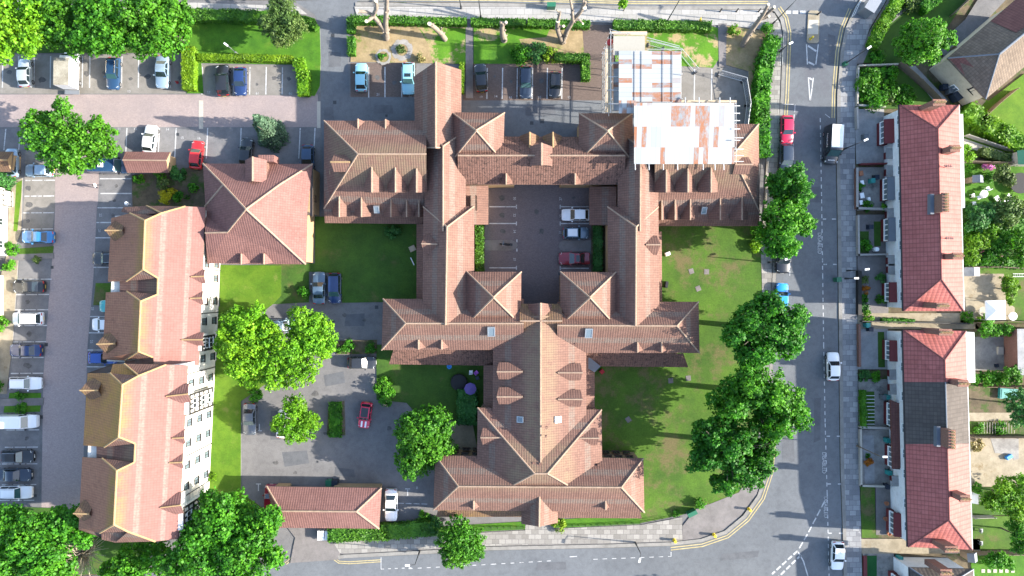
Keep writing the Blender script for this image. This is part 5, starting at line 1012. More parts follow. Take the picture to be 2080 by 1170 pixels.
def car(kind, x, y, d, colr, label, rot=0, group='parked cars', roof=None, extra=None, scale=1.0, z=.02, cat='car', name='parked_car'):
    pm = paint('paint_' + colr, COL[colr], .3 if colr in ('silver', 'silverblue', 'grey', 'bluegrey') else 0.0)
    p = P(x, y, .95); t = thing(name, (p.x, p.y, z), label, cat, group, math.radians(DIRS[d] + rot)); t.scale = (scale,) * 3
    parts = place(t, car_meshes(kind), pm)
    sp = {'hatch': (4.1, 1.76, 1.47, .10, -.62), 'mini': (3.75, 1.7, 1.42, .14, -.7), 'saloon': (4.65, 1.82, 1.44, .08, -.38), 'coupe': (4.5, 1.84, 1.36, .02, -.34), 'estate': (4.65, 1.82, 1.48, .12, -.74), 'suv': (4.55, 1.88, 1.66, .16, -.74), 'mpv': (4.4, 1.82, 1.62, .24, -.76)}[kind]
    h, w, zr, wt, rr = sp[0] / 2, sp[1] / 2, sp[2], sp[3], sp[4]
    if roof:
        m = MB(); x0, x1 = rr * h + .12, wt * h - .1; m.poly([(x0, -w * .6), (x1, -w * .6), (x1, w * .6), (x0, w * .6)], zr + .0, zr + .055, bottom=True); m.build('roof_panel', paint('paint_' + roof, COL[roof]) if roof in COL else M[roof], t, local=True)
    if extra == 'sunroof': m = MB(); m.poly([(wt * h - .75, -w * .5), (wt * h - .25, -w * .5), (wt * h - .25, w * .5), (wt * h - .75, w * .5)], zr, zr + .05, bottom=True); m.build('sunroof', M['car_glass'], t, local=True)
    if extra == 'rails' or extra == 'rack':
        for s in (-1, 1): m = MB(); m.tube((rr * h + .1, s * w * .66, zr + .06), (wt * h - .1, s * w * .66, zr + .06), .03); m.build('roof_rail', M['chrome'], t, local=True)
    if extra == 'rack':
        m = MB(); m.box((-.5, 0, zr + .06), 1.3, 1.1, .1); m.build('roof_rack', M['black_plastic'], t, local=True)
    if extra == 'stripes':
        for s in (-1, 1): m = MB(); m.poly([(.45 * h, s * .28 - .12), (.9 * h, s * .28 - .12), (.9 * h, s * .28 + .12), (.45 * h, s * .28 + .12)], .70, .945, bottom=True); m.build('bonnet_stripe', M['paint_white'], t, local=True)
    return t
C_ = car
C_('hatch', 48, 147, 'U', 'silver', 'silver hatchback in the top row of bays nearest the left edge', 2)
C_('estate', 228, 148, 'D', 'darkblue', 'dark blue estate in the bay to the right of the box van', -2, extra='rails'); C_('saloon', 328, 145, 'D', 'silverblue', 'pale silver blue saloon beside the clipped block hedge', -2)
C_('suv', 452, 162, 'U', 'black', 'black off-roader next to the block hedge, left of the navy hatchback', 3); C_('hatch', 487, 164, 'D', 'navy', 'navy hatchback in the short row of bays below the lawn hedge', 0)
C_('hatch', 733, 156, 'U', 'pale_blue', 'pale blue hatchback left of the gabled north wing', 0); C_('estate', 829, 158, 'D', 'pale_blue', 'pale blue estate with sunroof tucked beside the gabled north wing', 0, extra='sunroof')
C_('hatch', 977, 157, 'U', 'black', 'black hatchback right of the gabled north wing', 5); C_('estate', 1068, 166, 'D', 'blueblack', 'blue black estate in front of the long clipped hedge'); C_('mini', 1128, 171, 'D', 'black', 'small black car furthest right in the northern bays', -2)
C_('hatch', 303, 282, 'U', 'white', 'white hatchback backing onto the small tiled bin store', -7); C_('hatch', 398, 314, 'U', 'red', 'red hatchback at the corner of the square block', -6); C_('hatch', 499, 309, 'U', 'black', 'black car half under the gablet of the square block', -4); C_('hatch', 624, 322, 'D', 'darkblue', 'dark blue car between square block and brick complex')
C_('hatch', 78, 346, 'L', 'silverblue', 'silver blue hatchback alone in the top left bays under the birch tree', 0); C_('hatch', 21, 330, 'U', 'silverblue', 'silver car half hidden under the store at the left edge')
C_('saloon', 75, 481, 'L', 'blue', 'bright blue saloon beside the white house with the glazed bay', -1); C_('saloon', 56, 582, 'L', 'black', 'black saloon reversed against the left grass strip', 0); C_('mpv', 54, 647, 'L', 'white', 'white people carrier below the black saloon'); C_('saloon', 50, 712, 'L', 'navy', 'navy car with a pale rear window between two white cars', 0); C_('estate', 49, 779, 'R', 'white', 'white estate above the crossing footpath in the left column', 0, extra='rails')
C_('estate', 33, 928, 'R', 'black', 'black estate with roof rack below the white van', 0, extra='rack'); C_('saloon', 28, 966, 'R', 'blueblack', 'blue black saloon second from the bottom of the left column', 0); C_('estate', 30, 1001, 'R', 'white', 'white estate at the bottom of the left column', 0, extra='rails')
C_('estate', 218, 525, 'L', 'black', 'black car nosing out from under the northern block eaves', 0, extra='rails'); C_('hatch', 229, 622, 'L', 'teal', 'teal car almost hidden under the block eaves'); C_('mpv', 216, 659, 'L', 'white', 'pale car reversed under the block eaves beside the teal one'); C_('hatch', 206, 727, 'R', 'royal', 'strong blue hatchback parked under the kite shaped gablet'); C_('hatch', 192, 968, 'L', 'white', 'white car of which only the nose shows from under the southern eaves')
C_('saloon', 506, 852, 'D', 'grey', 'grey saloon at the edge of the western lawn', 0); C_('hatch', 574, 862, 'U', 'white', 'white hatchback under the small feathery tree', -4); C_('mini', 741, 844, 'D', 'cherry', 'red small car with black roof and two white bonnet stripes', -8, roof='black', extra='stripes'); C_('hatch', 734, 737, 'R', 'darkgrey', 'dark grey hatchback beside the planted strip', 0)
C_('saloon', 647, 585, 'U', 'bluegrey', 'blue grey saloon on the lawn side parking pad', 0); C_('mpv', 679, 585, 'D', 'navy', 'navy people carrier on the lawn side parking pad', 0); C_('hatch', 574, 661, 'R', 'silverblue', 'pale car glimpsed between the two lime green trees'); C_('saloon', 794, 1027, 'D', 'white', 'white saloon right of the gatehouse', 0); C_('hatch', 549, 1014, 'U', 'crimson', 'red car tucked behind the gatehouse and the large tree')
C_('hatch', 1170, 436, 'L', 'white', 'white hatchback in the courtyard', 0); C_('mini', 1170, 473, 'R', 'bluegrey', 'blue grey small car with a white roof in the courtyard', 0, roof='white'); C_('coupe', 1167, 525, 'L', 'crimson', 'crimson coupe at the lower end of the courtyard', 0, extra='sunroof')
g2 = 'cars along the side road'
C_('hatch', 1600, 262, 'D', 'cherry', 'bright red hatchback at the kerb of the side road', 0, g2); C_('suv', 1598, 322, 'D', 'blueblack', 'dark car half under the first street tree', 0, g2); C_('suv', 1591, 523, 'D', 'black', 'black car poking out below the street trees', 0, g2); C_('hatch', 1589, 604, 'U', 'bright_blue', 'vivid blue hatchback under the street tree', -4, g2, roof='bright_blue'); C_('hatch', 1694, 745, 'U', 'white', 'white hatchback alone on the far kerb of the side road', 0, g2); C_('hatch', 1703, 1130, 'D', 'white', 'white hatchback at the bottom of the side road', -2, g2)
# vans
def van(x, y, d, colr, label, L=5.3, Wd=2.0, Hh=2.2, roof=None, rot=0, letters=False, vent=False, name='parked_van'):
    pm = paint('paint_' + colr, COL[colr]); p = P(x, y, 1.3); t = thing(name, (p.x, p.y, .02), label, 'van', 'parked vans', math.radians(DIRS[d] + rot)); h, w = L / 2, Wd / 2
    b = MB(); st = [(1.0, .7, .75, .3), (.97, .88, .95, .25), (.80, .97, 1.12, .2), (.62, 1.0, 1.25, .2), (.36, 1.0, Hh - .06, .2), (.28, 1.0, Hh, .2), (-.95, 1.0, Hh, .22), (-1.0, .97, Hh - .12, .25)]
    rings = []
    for f, wf, zt, z0 in st:
        ww = w * wf; tw = ww * (.9 if zt > 1.4 else .88); rings.append([(f * h, -ww * .92, z0), (f * h, -ww, z0 + .25), (f * h, -ww, min(zt - .15, 1.2)), (f * h, -tw, zt - .05), (f * h, -tw * .9, zt), (f * h, tw * .9, zt), (f * h, tw, zt - .05), (f * h, ww, min(zt - .15, 1.2)), (f * h, ww, z0 + .25), (f * h, ww * .92, z0)])
    for r0, r1 in zip(rings[:-1], rings[1:]):
        for i in range(10): b.face([r0[i], r0[(i + 1) % 10], r1[(i + 1) % 10], r1[i]])
    b.face(rings[0][::-1]); b.face(rings[-1]); b.build('body', pm, t, smooth=30, local=True)
    def slab(pts, name, mat, th=.02, up=(1, 0, 1)):
        m = MB(); q = [Vector(a) for a in pts]; n = (q[1] - q[0]).cross(q[3] - q[0]).normalized(); n = n if n.dot(Vector(up)) > 0 else -n
        a = [v + n * th for v in q]; c = [v - n * th for v in q]; m.face(a); m.face(c[::-1]); [m.face([a[i], c[i], c[(i + 1) % 4], a[(i + 1) % 4]]) for i in range(4)]; return m.build(name, M[mat], t, local=True)
    slab([(.61 * h, -w * .82, 1.30), (.61 * h, w * .82, 1.30), (.385 * h, w * .8, Hh - .14), (.385 * h, -w * .8, Hh - .14)], 'windscreen', 'car_glass_teal')
    for s in (-1, 1):
        slab([(.56 * h, s * w * .995, 1.25), (.18 * h, s * w * .995, 1.25), (.2 * h, s * w * .93, Hh - .3), (.38 * h, s * w * .93, Hh - .3)], 'side_window', 'car_glass', up=(0, s, 0)); slab([(.97 * h, s * w * .5, .82), (.95 * h, s * w * .84, .82), (.84 * h, s * w * .92, 1.02), (.88 * h, s * w * .6, 1.02)], 'headlight', 'headlamp', .03); slab([(-1.0 * h, s * w * .8, .7), (-1.0 * h, s * w * .93, .7), (-1.0 * h, s * w * .93, 1.3), (-1.0 * h, s * w * .8, 1.3)], 'tail_light', 'taillamp', .03, (-1, 0, 0))
        m = MB(); m.box((.5 * h, s * (w + .12), 1.2), .2, .24, .22); m.build('wing_mirror', M['black_plastic'], t, local=True)
    ws = [p_ for p_ in car_meshes('suv') if p_[0] == 'wheel']
    for k, (nm, me, _, _, rd) in enumerate(ws): o = link('wheel', me, t); o.location = ((.66 if k < 2 else -.6) * h, (-1 if k % 2 == 0 else 1) * (w - .09), .32); link('rim', rd, o)
    if roof: m = MB(); m.poly([(-.96 * h, -w * .8), (.24 * h, -w * .8), (.24 * h, w * .8), (-.96 * h, w * .8)], Hh - .02, Hh + .04, bottom=True); m.build('roof_panel', M['white_plastic'], t, local=True)
    if letters:
        for s in (-1, 1):
            m = MB(); rl = random.Random(5); x = -.55 * h
            while x < .12 * h:
                dx = rl.uniform(.09, .16); z = 1.5 + rl.uniform(-.03, .03); hh = rl.choice((.16, .17, .3)); lean_ = lambda zz: s * (w + .012 - (w * .1) * max(0, (zz - 1.2)) / (Hh - 1.25))
                m.tube((x, lean_(z), z), (x + .03, lean_(z + hh), z + hh), .022, None, 4); m.tube((x + .03, lean_(z + hh * .6), z + hh * .6), (x + dx, lean_(z), z), .022, None, 4); x += dx + rl.choice((.03, .03, .1))
            m.build('side_lettering', M['white_plastic'], t, local=True)
        m = MB(); [m.box((.8 * h, -.45 + .16 * k, 1.06), .16, .1, .07) for k in range(6)]; m.build('bonnet_lettering', M['white_plastic'], t, local=True)
    if vent: m = MB(); m.box((-.28 * h, 0, Hh), .7, .62, .16); v_ = m.build('roof_vent', M['white_plastic'], t, local=True); m = MB(); m.box((-.28 * h, 0, Hh + .16), .16, .3, .03); m.build('vent_slot', M['black_plastic'], v_, local=True)
    return t
van(1692, 294, 'D', 'black', 'black van with white roof and white script on its side', 5.4, 2.0, 2.65, roof=True, rot=-3, letters=True)
van(33, 857, 'R', 'white', 'white panel van sticking out of the left edge', 5.4, 1.95, 2.0); van(222, 337, 'R', 'darkblue', 'dark blue van with a white roof vent beside the bin store', 5.6, 2.0, 2.1, vent=True)
# box van with open rear platform
bx = thing('box_van', P(140, 146, 1.4), 'white box van with a dirty grey box roof and its loading platform down', 'van'); bx.location.z = .02; bx.rotation_euler = (0, 0, math.radians(89))
m = MB(); m.poly([(-2.35, -1.1), (1.5, -1.1), (1.5, 1.1), (-2.35, 1.1)], .85, 3.05, 0, 0, bottom=True); b_ = m.build('cargo_box', M['frame_white'], bx, local=True); m = MB(); m.poly([(-2.35, -1.08), (1.48, -1.08), (1.48, 1.08), (-2.35, 1.08)], 3.05, 3.1); m.build('box_roof', ground('dirty_roof', (.22, .2, .16), (.32, .3, .25), big=.6, patch=(.14, .12, .08), patchscale=1.0), b_, local=True)
m = MB(); m.poly([(-3.0, -1.05), (-2.37, -1.05), (-2.37, 1.05), (-3.0, 1.05)], .55, .63, bottom=True); m.build('loading_platform', M['metal_grey'], bx, local=True)
m = MB(); pr = [(1.55, .4), (2.85, .4), (2.9, .95), (2.65, 1.15), (2.15, 2.0), (1.55, 2.05)]
for s in (-1, 1): m.face([(x, s * .95, z) for x, z in (pr if s < 0 else pr[::-1])])
for i in range(6): a, c = pr[i], pr[(i + 1) % 6]; m.face([(a[0], -.95, a[1]), (a[0], .95, a[1]), (c[0], .95, c[1]), (c[0], -.95, c[1])][::-1])
cb = m.build('cab', M['frame_white'], bx, local=True, smooth=20); m = MB(); m.face([(2.64, -.85, 1.2), (2.64, .85, 1.2), (2.2, .85, 1.95), (2.2, -.85, 1.95)]); m.face([(2.66, -.85, 1.22), (2.22, -.85, 1.97), (2.22, .85, 1.97), (2.66, .85, 1.22)][::-1]); m.build('windscreen', M['car_glass'], cb, local=True)
ws = [p_ for p_ in car_meshes('suv') if p_[0] == 'wheel']
for k, (nm, me, _, _, rd) in enumerate(ws): o = link('wheel', me, bx); o.location = ((2.1 if k < 2 else -1.3), (-1 if k % 2 == 0 else 1) * .9, .33); link('rim', rd, o)
# motor scooter on the kerbed island
ms = thing('motorcycle', P(1028, 497) + Vector((0, 0, .1)), 'black motorcycle standing on the pale kerbed island in the courtyard', 'motorcycle', None, math.radians(174))
for x in (-.62, .62): m = MB(); m.tube((x, -.06, .3), (x, .06, .3), .3, None, 12); m.build('wheel', M['tyre'], ms, local=True)
m = MB(); m.path([(.6, 0, .35), (.42, 0, .85), (.1, 0, .72), (-.35, 0, .78), (-.75, 0, .85)], [.07, .1, .2, .16, .08], 8); m.build('body', M['black_plastic'], ms, local=True); m = MB(); m.path([(.4, -.38, .95), (.45, 0, .92), (.4, .38, .95)], .03); m.build('handlebar', M['chrome'], ms, local=True); m = MB(); m.path([(.0, 0, .86), (-.55, 0, .88)], [.15, .13], 8); m.build('saddle', M['black_cloth'], ms, local=True); m = MB(); m.box((-.75, 0, .85), .36, .36, .28); m.build('top_box', M['black_plastic'], ms, local=True)
# ------------------------------------------------------------------ trees, hedges, shrubs
leafmat('leaf_yg', (.04, .13, .006), (.095, .24, .008), (.17, .33, .012))
def tree(label, blobs, zc, mat, size=.38, dens=1.0, rz=None, name='tree', cat='tree', bark='bark_dark', tr=.28, group=None, sub=6, subr=.52, spread=.6, jit=.6, trunk=True, low=-.35, base=None, clump=True, fill=.2, limbs=3, thin=0.0):
    size *= .84
    cs = [(P(x, y, zc), r / S * (1 - zc / H)) for x, y, r in blobs]
    tot = sum(r * r for _, r in cs); cx = sum(c.x * r * r for c, r in cs) / tot; cy = sum(c.y * r * r for c, r in cs) / tot
    if base: b = P(*base); cx, cy = b.x, b.y
    t = thing(name, (cx, cy, 0), label, cat, group); V = []
    rr = rz or max(r for _, r in cs) * .95
    for c, r in cs:
        zr = rr * (r / max(q for _, q in cs)) ** .6
        subs = [((c.x, c.y, c.z), (r * .72, r * .72, zr * .85))]
        for k in range(sub):
            a = 2 * PI * (k + RNG.uniform(-.3, .3)) / sub; d = r * spread * RNG.uniform(.75, 1.15); q = r * subr * RNG.uniform(.75, 1.2)
            subs.append(((c.x + d * math.cos(a), c.y + d * math.sin(a), c.z + RNG.uniform(-.45, .4) * zr), (q, q, q * .8)))
        for cc, r3 in subs:
            n = int(dens * 2 * PI * r3[0] * max(r3[0], r3[2]) / (size * size * .55) * 1.35)
            V.append(lobe_leaves(cc, r3, n, size, jit, low=low, fill=fill, clump=max(6, int(r3[0] ** 2 * 5.5 / (size / .38) ** 2)) if clump else 0))
            if clump: V.append(lobe_leaves(cc, np.array(r3) * .9, int(n * .45), size, jit, low=low, fill=.5, clump=0))
    V = np.concatenate(V); V[:, 2] = np.maximum(V[:, 2], .15)
    off = np.array([cx, cy, 0]); me = mesh_quads('crown', V - off, M[mat]); link('crown', me, t)
    m = MB(); z1 = max(.8, zc - rr * .35)
    m.path([(cx, cy, 0), (cx + .1, cy, z1 * .5), (cx + .05, cy + .1, z1), (cx, cy, zc + rr * .3)], [tr * 1.25, tr, tr * .8, tr * .3], 8)
    for c, r in cs:
        for k in range(limbs):
            a = RNG.uniform(0, 2 * PI); e = Vector((c.x + math.cos(a) * r * .6, c.y + math.sin(a) * r * .6, c.z + RNG.uniform(0, .5) * rr)); s0 = Vector((cx, cy, z1 * RNG.uniform(.75, 1.0))); md = (s0 + e) / 2 + Vector((0, 0, .4))
            m.path([s0, md, e], [tr * .55, tr * .32, tr * .1], 5)
    m.build('trunk', M[bark], t, smooth=50); return t
GT = 'trees around the housing complex'
tree('yellow green tree filling the top left corner of the photo', [(25, 35, 58), (62, 85, 38), (0, 90, 45), (88, 25, 42)], 7, 'leaf_lime', .4, group=GT, trunk=True)
tree('mid green tree between the yellow green corner tree and the broad dark one', [(130, 35, 46), (148, 82, 32), (112, 72, 26)], 7, 'leaf_bright', .38, group=GT)
tree('broad glossy tree right above the box van', [(205, 30, 56), (190, 78, 38), (235, 80, 36)], 7.5, 'leaf_mid', .4, group=GT)
tree('wide green tree overhanging the lawn above the pale saloon', [(310, 28, 58), (335, 72, 42), (360, 30, 34), (292, 92, 26)], 7, 'leaf_bright', .4, group=GT)
tree('airy grey green tree growing through the northern lawn hedge', [(570, 22, 34), (545, 48, 24), (592, 54, 28), (574, 78, 24)], 4.5, 'leaf_olive', .26, dens=.75, group=GT, tr=.15)
tree('bright ragged birch standing alone on the brick drive', [(128, 248, 40), (92, 272, 36), (158, 298, 46), (203, 292, 34), (118, 322, 32), (150, 338, 20), (200, 262, 22), (78, 240, 18)], 6, 'leaf_bright', .36, dens=.85, group=GT, bark='bark', spread=.75)
tree('left of the twin lime green trees on the western lawn', [(500, 658, 42), (480, 700, 40), (522, 700, 42), (505, 742, 38), (548, 678, 24), (470, 652, 22)], 6, 'leaf_lime', .32, group=GT, spread=.7)
tree('right of the twin lime green trees, spilling over the asphalt', [(622, 668, 40), (648, 694, 32), (592, 716, 38), (612, 745, 34), (562, 770, 26), (640, 660, 28), (563, 735, 30), (660, 710, 16)], 6, 'leaf_lime', .32, group=GT, spread=.7)
tree('small feathery tree over the white car in the western car park', [(600, 848, 30), (580, 870, 20), (622, 872, 20), (600, 825, 20), (628, 850, 16), (600, 885, 16), (640, 862, 12), (562, 862, 12)], 3.6, 'leaf_lime', .26, dens=.7, group=GT, tr=.12, spread=.85, bark='twig')
tree('round bright tree beside the southern cross wing', [(860, 892, 60), (846, 928, 40), (882, 862, 40), (836, 872, 36), (890, 905, 34)], 4.5, 'leaf_bright', .36, group=GT, dens=1.1)
tree('rounded light green tree on the southern pavement', [(936, 1096, 46), (925, 1118, 34), (955, 1115, 28)], 3.6, 'leaf_bright', .28, group=GT, dens=1.2)
tree('great dense tree at the bottom, left of the gatehouse', [(462, 1062, 62), (520, 1082, 54), (402, 1102, 58), (485, 1132, 66), (365, 1145, 40), (550, 1048, 26), (432, 1024, 30), (560, 1130, 24)], 8, 'leaf_mid', .42, group=GT, tr=.4)
tree('dense tree in the bottom left corner', [(58, 1092, 58), (18, 1062, 42), (118, 1072, 44), (150, 1056, 26), (90, 1140, 56), (8, 1142, 48), (175, 1090, 24)], 7, 'leaf_mid', .42, group=GT, tr=.35)
tree('green thicket at the bottom edge below the apartment block', [(268, 1142, 44), (318, 1132, 34), (230, 1164, 30)], 5, 'leaf_bright', .38, group=GT)
tree('northernmost street tree, beside the dark parked car', [(1606, 366, 36), (1618, 396, 34), (1584, 374, 28)], 6, 'leaf_deep', .34, group=GT, rz=4.2, low=-.95)
tree('street tree below the northernmost one, touching its crown', [(1588, 440, 44), (1622, 450, 30), (1580, 484, 34), (1604, 500, 22), (1640, 454, 14)], 7, 'leaf_mid', .36, group=GT, rz=5, low=-.95)
tree('large street tree over the vivid blue car', [(1555, 668, 54), (1520, 652, 40), (1592, 652, 42), (1602, 694, 34), (1535, 722, 40), (1492, 682, 28), (1562, 622, 32)], 8.5, 'leaf_deep', .38, group=GT, rz=5.5, low=-.95, tr=.35)
tree('largest street tree in the middle of the southern group of three', [(1560, 800, 54), (1512, 790, 46), (1600, 832, 36), (1482, 822, 40), (1572, 862, 40), (1530, 770, 30)], 9, 'leaf_mid', .4, group=GT, rz=6, low=-.95, tr=.38)
tree('southernmost street tree by the curved kerb', [(1480, 900, 54), (1438, 882, 36), (1502, 950, 44), (1540, 940, 32), (1428, 930, 32), (1470, 982, 24), (1552, 908, 26)], 8.5, 'leaf_deep', .4, group=GT, rz=5.5, low=-.95, tr=.35)
tree('dense ball shaped tree in front of the cream rendered house', [(1878, 82, 55)], 6, 'leaf_bright', .34, dens=1.25, group=GT, rz=4.2, low=-.8, sub=9, subr=.4, spread=.62)
GG = 'trees and tall shrubs in the back gardens'
for lb, bl, z, mt, sz in (('blue green shrub against the upper terrace in the overgrown garden', [(1985, 446, 26), (2005, 430, 18)], 2.5, 'leaf_privet', .3), ('pale leaved tree at the top of the overgrown garden', [(2050, 436, 30), (2072, 425, 18)], 3.0, 'leaf_olive', .32), ('bright shrub mass low in the overgrown garden', [(1978, 492, 24), (2005, 478, 22), (1975, 520, 18)], 2.0, 'leaf_yg', .28), ('dark shrub with pink blossom beside it in the overgrown garden', [(2030, 500, 24), (2012, 522, 18)], 2.0, 'leaf_mid', .28), ('tall light shrub at the right edge of the overgrown garden', [(2068, 486, 24), (2075, 520, 20)], 3.0, 'leaf_bright', .3),
                          ('airy light bush above the dark garden corner near the right edge', [(2034, 352, 18), (2046, 366, 14)], 2.4, 'leaf_olive', .28), ('small conifer shaped shrub behind the upper terrace fence', [(1970, 318, 12), (1962, 302, 10)], 1.6, 'leaf_yg', .22), ('dark tree beside the teal tarpaulin at the right edge', [(2070, 812, 26), (2078, 845, 22)], 4, 'leaf_privet', .32), ('willow like lime tree in the lower right gardens', [(2040, 1008, 34), (2070, 995, 34), (2010, 1018, 20), (2062, 1040, 22)], 3.6, 'leaf_yg', .28), ('dark green tree in the bottom right corner gardens', [(2070, 1080, 24), (2078, 1110, 20)], 4, 'leaf_mid', .34),
                          ('low leafy bush below the lower terrace passage', [(2026, 1134, 20), (2046, 1142, 14), (2010, 1140, 12)], 1.6, 'leaf_bright', .24), ('palm leaved plant in the strip below the gazebo', [(2005, 668, 16), (2022, 672, 14), (2044, 668, 14)], 1.8, 'leaf_bright', .26), ('tall bush beside the red brick outbuilding', [(2055, 760, 20), (2040, 770, 14)], 2.6, 'leaf_bright', .28), ('low hedge like shrubs below the grey concrete yard', [(2000, 766, 16), (2020, 768, 16), (1982, 770, 12)], 1.8, 'leaf_mid', .26), ('shrubs edging the sandy patio beside the gazebo', [(2046, 572, 14), (2052, 592, 12), (2050, 610, 10)], 1.2, 'leaf_yg', .22)):
    tree(lb, bl, z, mt, sz, group=GG, tr=.1, name='garden_tree', sub=5)
# conifer: a leaning looking cone seen from above
def conifer(label, px, h, r, mat, size=.3, lean=(0, 0)):
    p = P(*px); t = thing('conifer', p, label, 'conifer'); n = int(2.4 * PI * r * math.hypot(r, h) / (size * size * .5))
    u = RNG.uniform(0, 1, n) ** .62; a = RNG.uniform(0, 2 * PI, n); rad = r * u ** .75 * RNG.uniform(.72, 1.08, n) * (1 + .12 * np.sin(a * 5 + u * 9)); z = h * (1 - u) + .2 + RNG.normal(0, .12, n)
    c = np.stack([rad * np.cos(a) - lean[0] * z / h, rad * np.sin(a) + lean[1] * z / h, np.maximum(z, .15)], 1); nr = np.stack([np.cos(a), np.sin(a), np.full(n, .55)], 1)
    link('crown', mesh_quads('crown', leaf_arrays(c, nr, size, .5), M[mat]), t); m = MB(); m.tube(p, p + Vector((0, 0, h * .9)), .16, .03, 7); m.build('trunk', M['bark_dark'], t)
    return t
conifer('blue green conical conifer on the brick drive above the square block', (558, 279), 7.5, 2.15, 'leaf_blue', .26, (.2, 1.3))
conifer('dark rounded conifer beside the left edge store', (14, 366), 2.4, 1.6, 'leaf_privet', .26)
def hedge(label, pts, wd, h, mat, size=.2, name='hedge', cat='hedge', dens=1.0, rough=.17, core='leaf_hedge', z=.08):
    if mat == 'leaf_hedge_lime': rough = .07
    b = MB(); w_ = [P(x, y, 0) for x, y in pts]; C, N = [], []
    for a, c in zip(w_[:-1], w_[1:]):
        d = c - a; L = d.length; d = d.normalized(); n_ = Vector((-d.y, d.x, 0)); mid = (a + c) / 2
        b.box((mid.x, mid.y, z), L + wd * .8, wd * .88, h * .93, math.atan2(d.y, d.x))
        k = int(dens * (L + wd) * wd / (size * size * .55) * 1.5); u = RNG.uniform(-wd * .45, L + wd * .45, k); v = RNG.uniform(-.5, .5, k) * wd; v = v * (1 + .1 * np.sin(u * 1.7 + a.x) + .06 * np.sin(u * 4.3)); zz = h + RNG.normal(0, rough * .6, k) + rough * np.sin(u * 2.1 + 1.3) * .6
        C.append(np.stack([a.x + d.x * u + n_.x * v, a.y + d.y * u + n_.y * v, z + zz], 1)); N.append(np.tile([0, 0, 1.0], (k, 1)))
        for s in (-1, 1):
            k = int(dens * (L + wd) * h / (size * size * .55)); u = RNG.uniform(-wd * .45, L + wd * .45, k); zz = RNG.uniform(.05, 1, k) * h; v = s * wd * .5 + RNG.normal(0, rough * .5, k)
            C.append(np.stack([a.x + d.x * u + n_.x * v, a.y + d.y * u + n_.y * v, z + zz], 1)); N.append(np.tile([n_.x * s, n_.y * s, .3], (k, 1)))
        for e, sg in ((a, -1), (c, 1)):
            k = int(dens * wd * h / (size * size * .55)); v = RNG.uniform(-.5, .5, k) * wd; zz = RNG.uniform(.05, 1, k) * h
            C.append(np.stack([e.x + d.x * sg * wd * .44 + n_.x * v, e.y + d.y * sg * wd * .44 + n_.y * v, z + zz], 1)); N.append(np.tile([d.x * sg, d.y * sg, .3], (k, 1)))
    o = b.build(name, M[mat]); tag(o, label, cat); V = leaf_arrays(np.concatenate(C), np.concatenate(N), size, .45) - np.array(o.location)
    link('foliage', mesh_quads('foliage', V, M[mat]), o); return o
hedge('trimmed hedge along the back of the northern lawn', [(385, 36), (480, 38), (600, 42)], 1.7, 1.3, 'leaf_hedge'); hedge('low hedge curving round the end of the northern lawn', [(605, 42), (630, 48), (642, 58)], .9, .9, 'leaf_hedge'); hedge('thick clipped block hedge between two rows of bays', [(391, 112), (391, 176)], 1.75, 1.5, 'leaf_hedge_lime', .18); hedge('long thin clipped hedge above the short row of bays', [(412, 120), (500, 121), (592, 124)], .95, 1.0, 'leaf_hedge_lime', .18); hedge('hedge end turning down beside the access drive', [(612, 134), (620, 160), (620, 188)], 1.6, 1.2, 'leaf_yg', .22)
hedge('hedge along the west side of the dry lawn, upper piece', [(716, 48), (716, 64)], 1.1, 1.2, 'leaf_hedge'); hedge('short hedge piece low on the west side of the dry lawn', [(717, 86), (717, 110)], 1.0, 1.2, 'leaf_hedge'); hedge('pavement hedge above the dry lawn, left of the footpath', [(722, 45), (820, 46)], 1.1, 1.15, 'leaf_hedge'); hedge('pavement hedge piece between dry lawn and northern footpath', [(828, 47), (942, 49)], 1.05, 1.1, 'leaf_hedge'); hedge('pavement hedge right of the northern footpath', [(964, 49), (1062, 51)], 1.05, 1.1, 'leaf_hedge'); hedge('pavement hedge around the forked pollard trunk', [(1078, 51), (1190, 54)], 1.05, 1.1, 'leaf_hedge')
hedge('dark clipped hedge above the northern bays, beside the bushy shrub', [(1132, 121), (1188, 122), (1188, 160)], 1.15, 1.2, 'leaf_hedge', .2); hedge('long pavement hedge above the scaffolded roof', [(1252, 56), (1340, 57), (1432, 59)], 1.35, 1.3, 'leaf_hedge'); hedge('tall wild hedge between site fence and side road pavement', [(1560, 95), (1548, 130), (1540, 180), (1538, 240), (1541, 310)], 2.0, 2.0, 'leaf_mid', .3, rough=.3); hedge('lime hedge beside the gabled north wing', [(939, 135), (938, 188)], .7, 1.0, 'leaf_hedge_lime', .18)
hedge('broad dark hedge between gatehouse and southern pavement', [(684, 1080), (780, 1076), (872, 1068)], 2.2, 1.3, 'leaf_hedge', .24); hedge('narrow hedge on the west side of the courtyard', [(974, 466), (974, 545)], 1.1, 1.2, 'leaf_hedge'); hedge('shaded hedge on the east side of the courtyard', [(1213, 466), (1213, 545)], 1.2, 1.2, 'leaf_privet'); hedge('square dark hedge block in the small southern garden', [(950, 806), (950, 842)], 2.8, 1.6, 'leaf_privet', .26); hedge('bright curved hedge along the footpath top right', [(1768, 92), (1782, 62), (1802, 30), (1826, -8)], 1.5, 1.3, 'leaf_yg', .26, rough=.2)
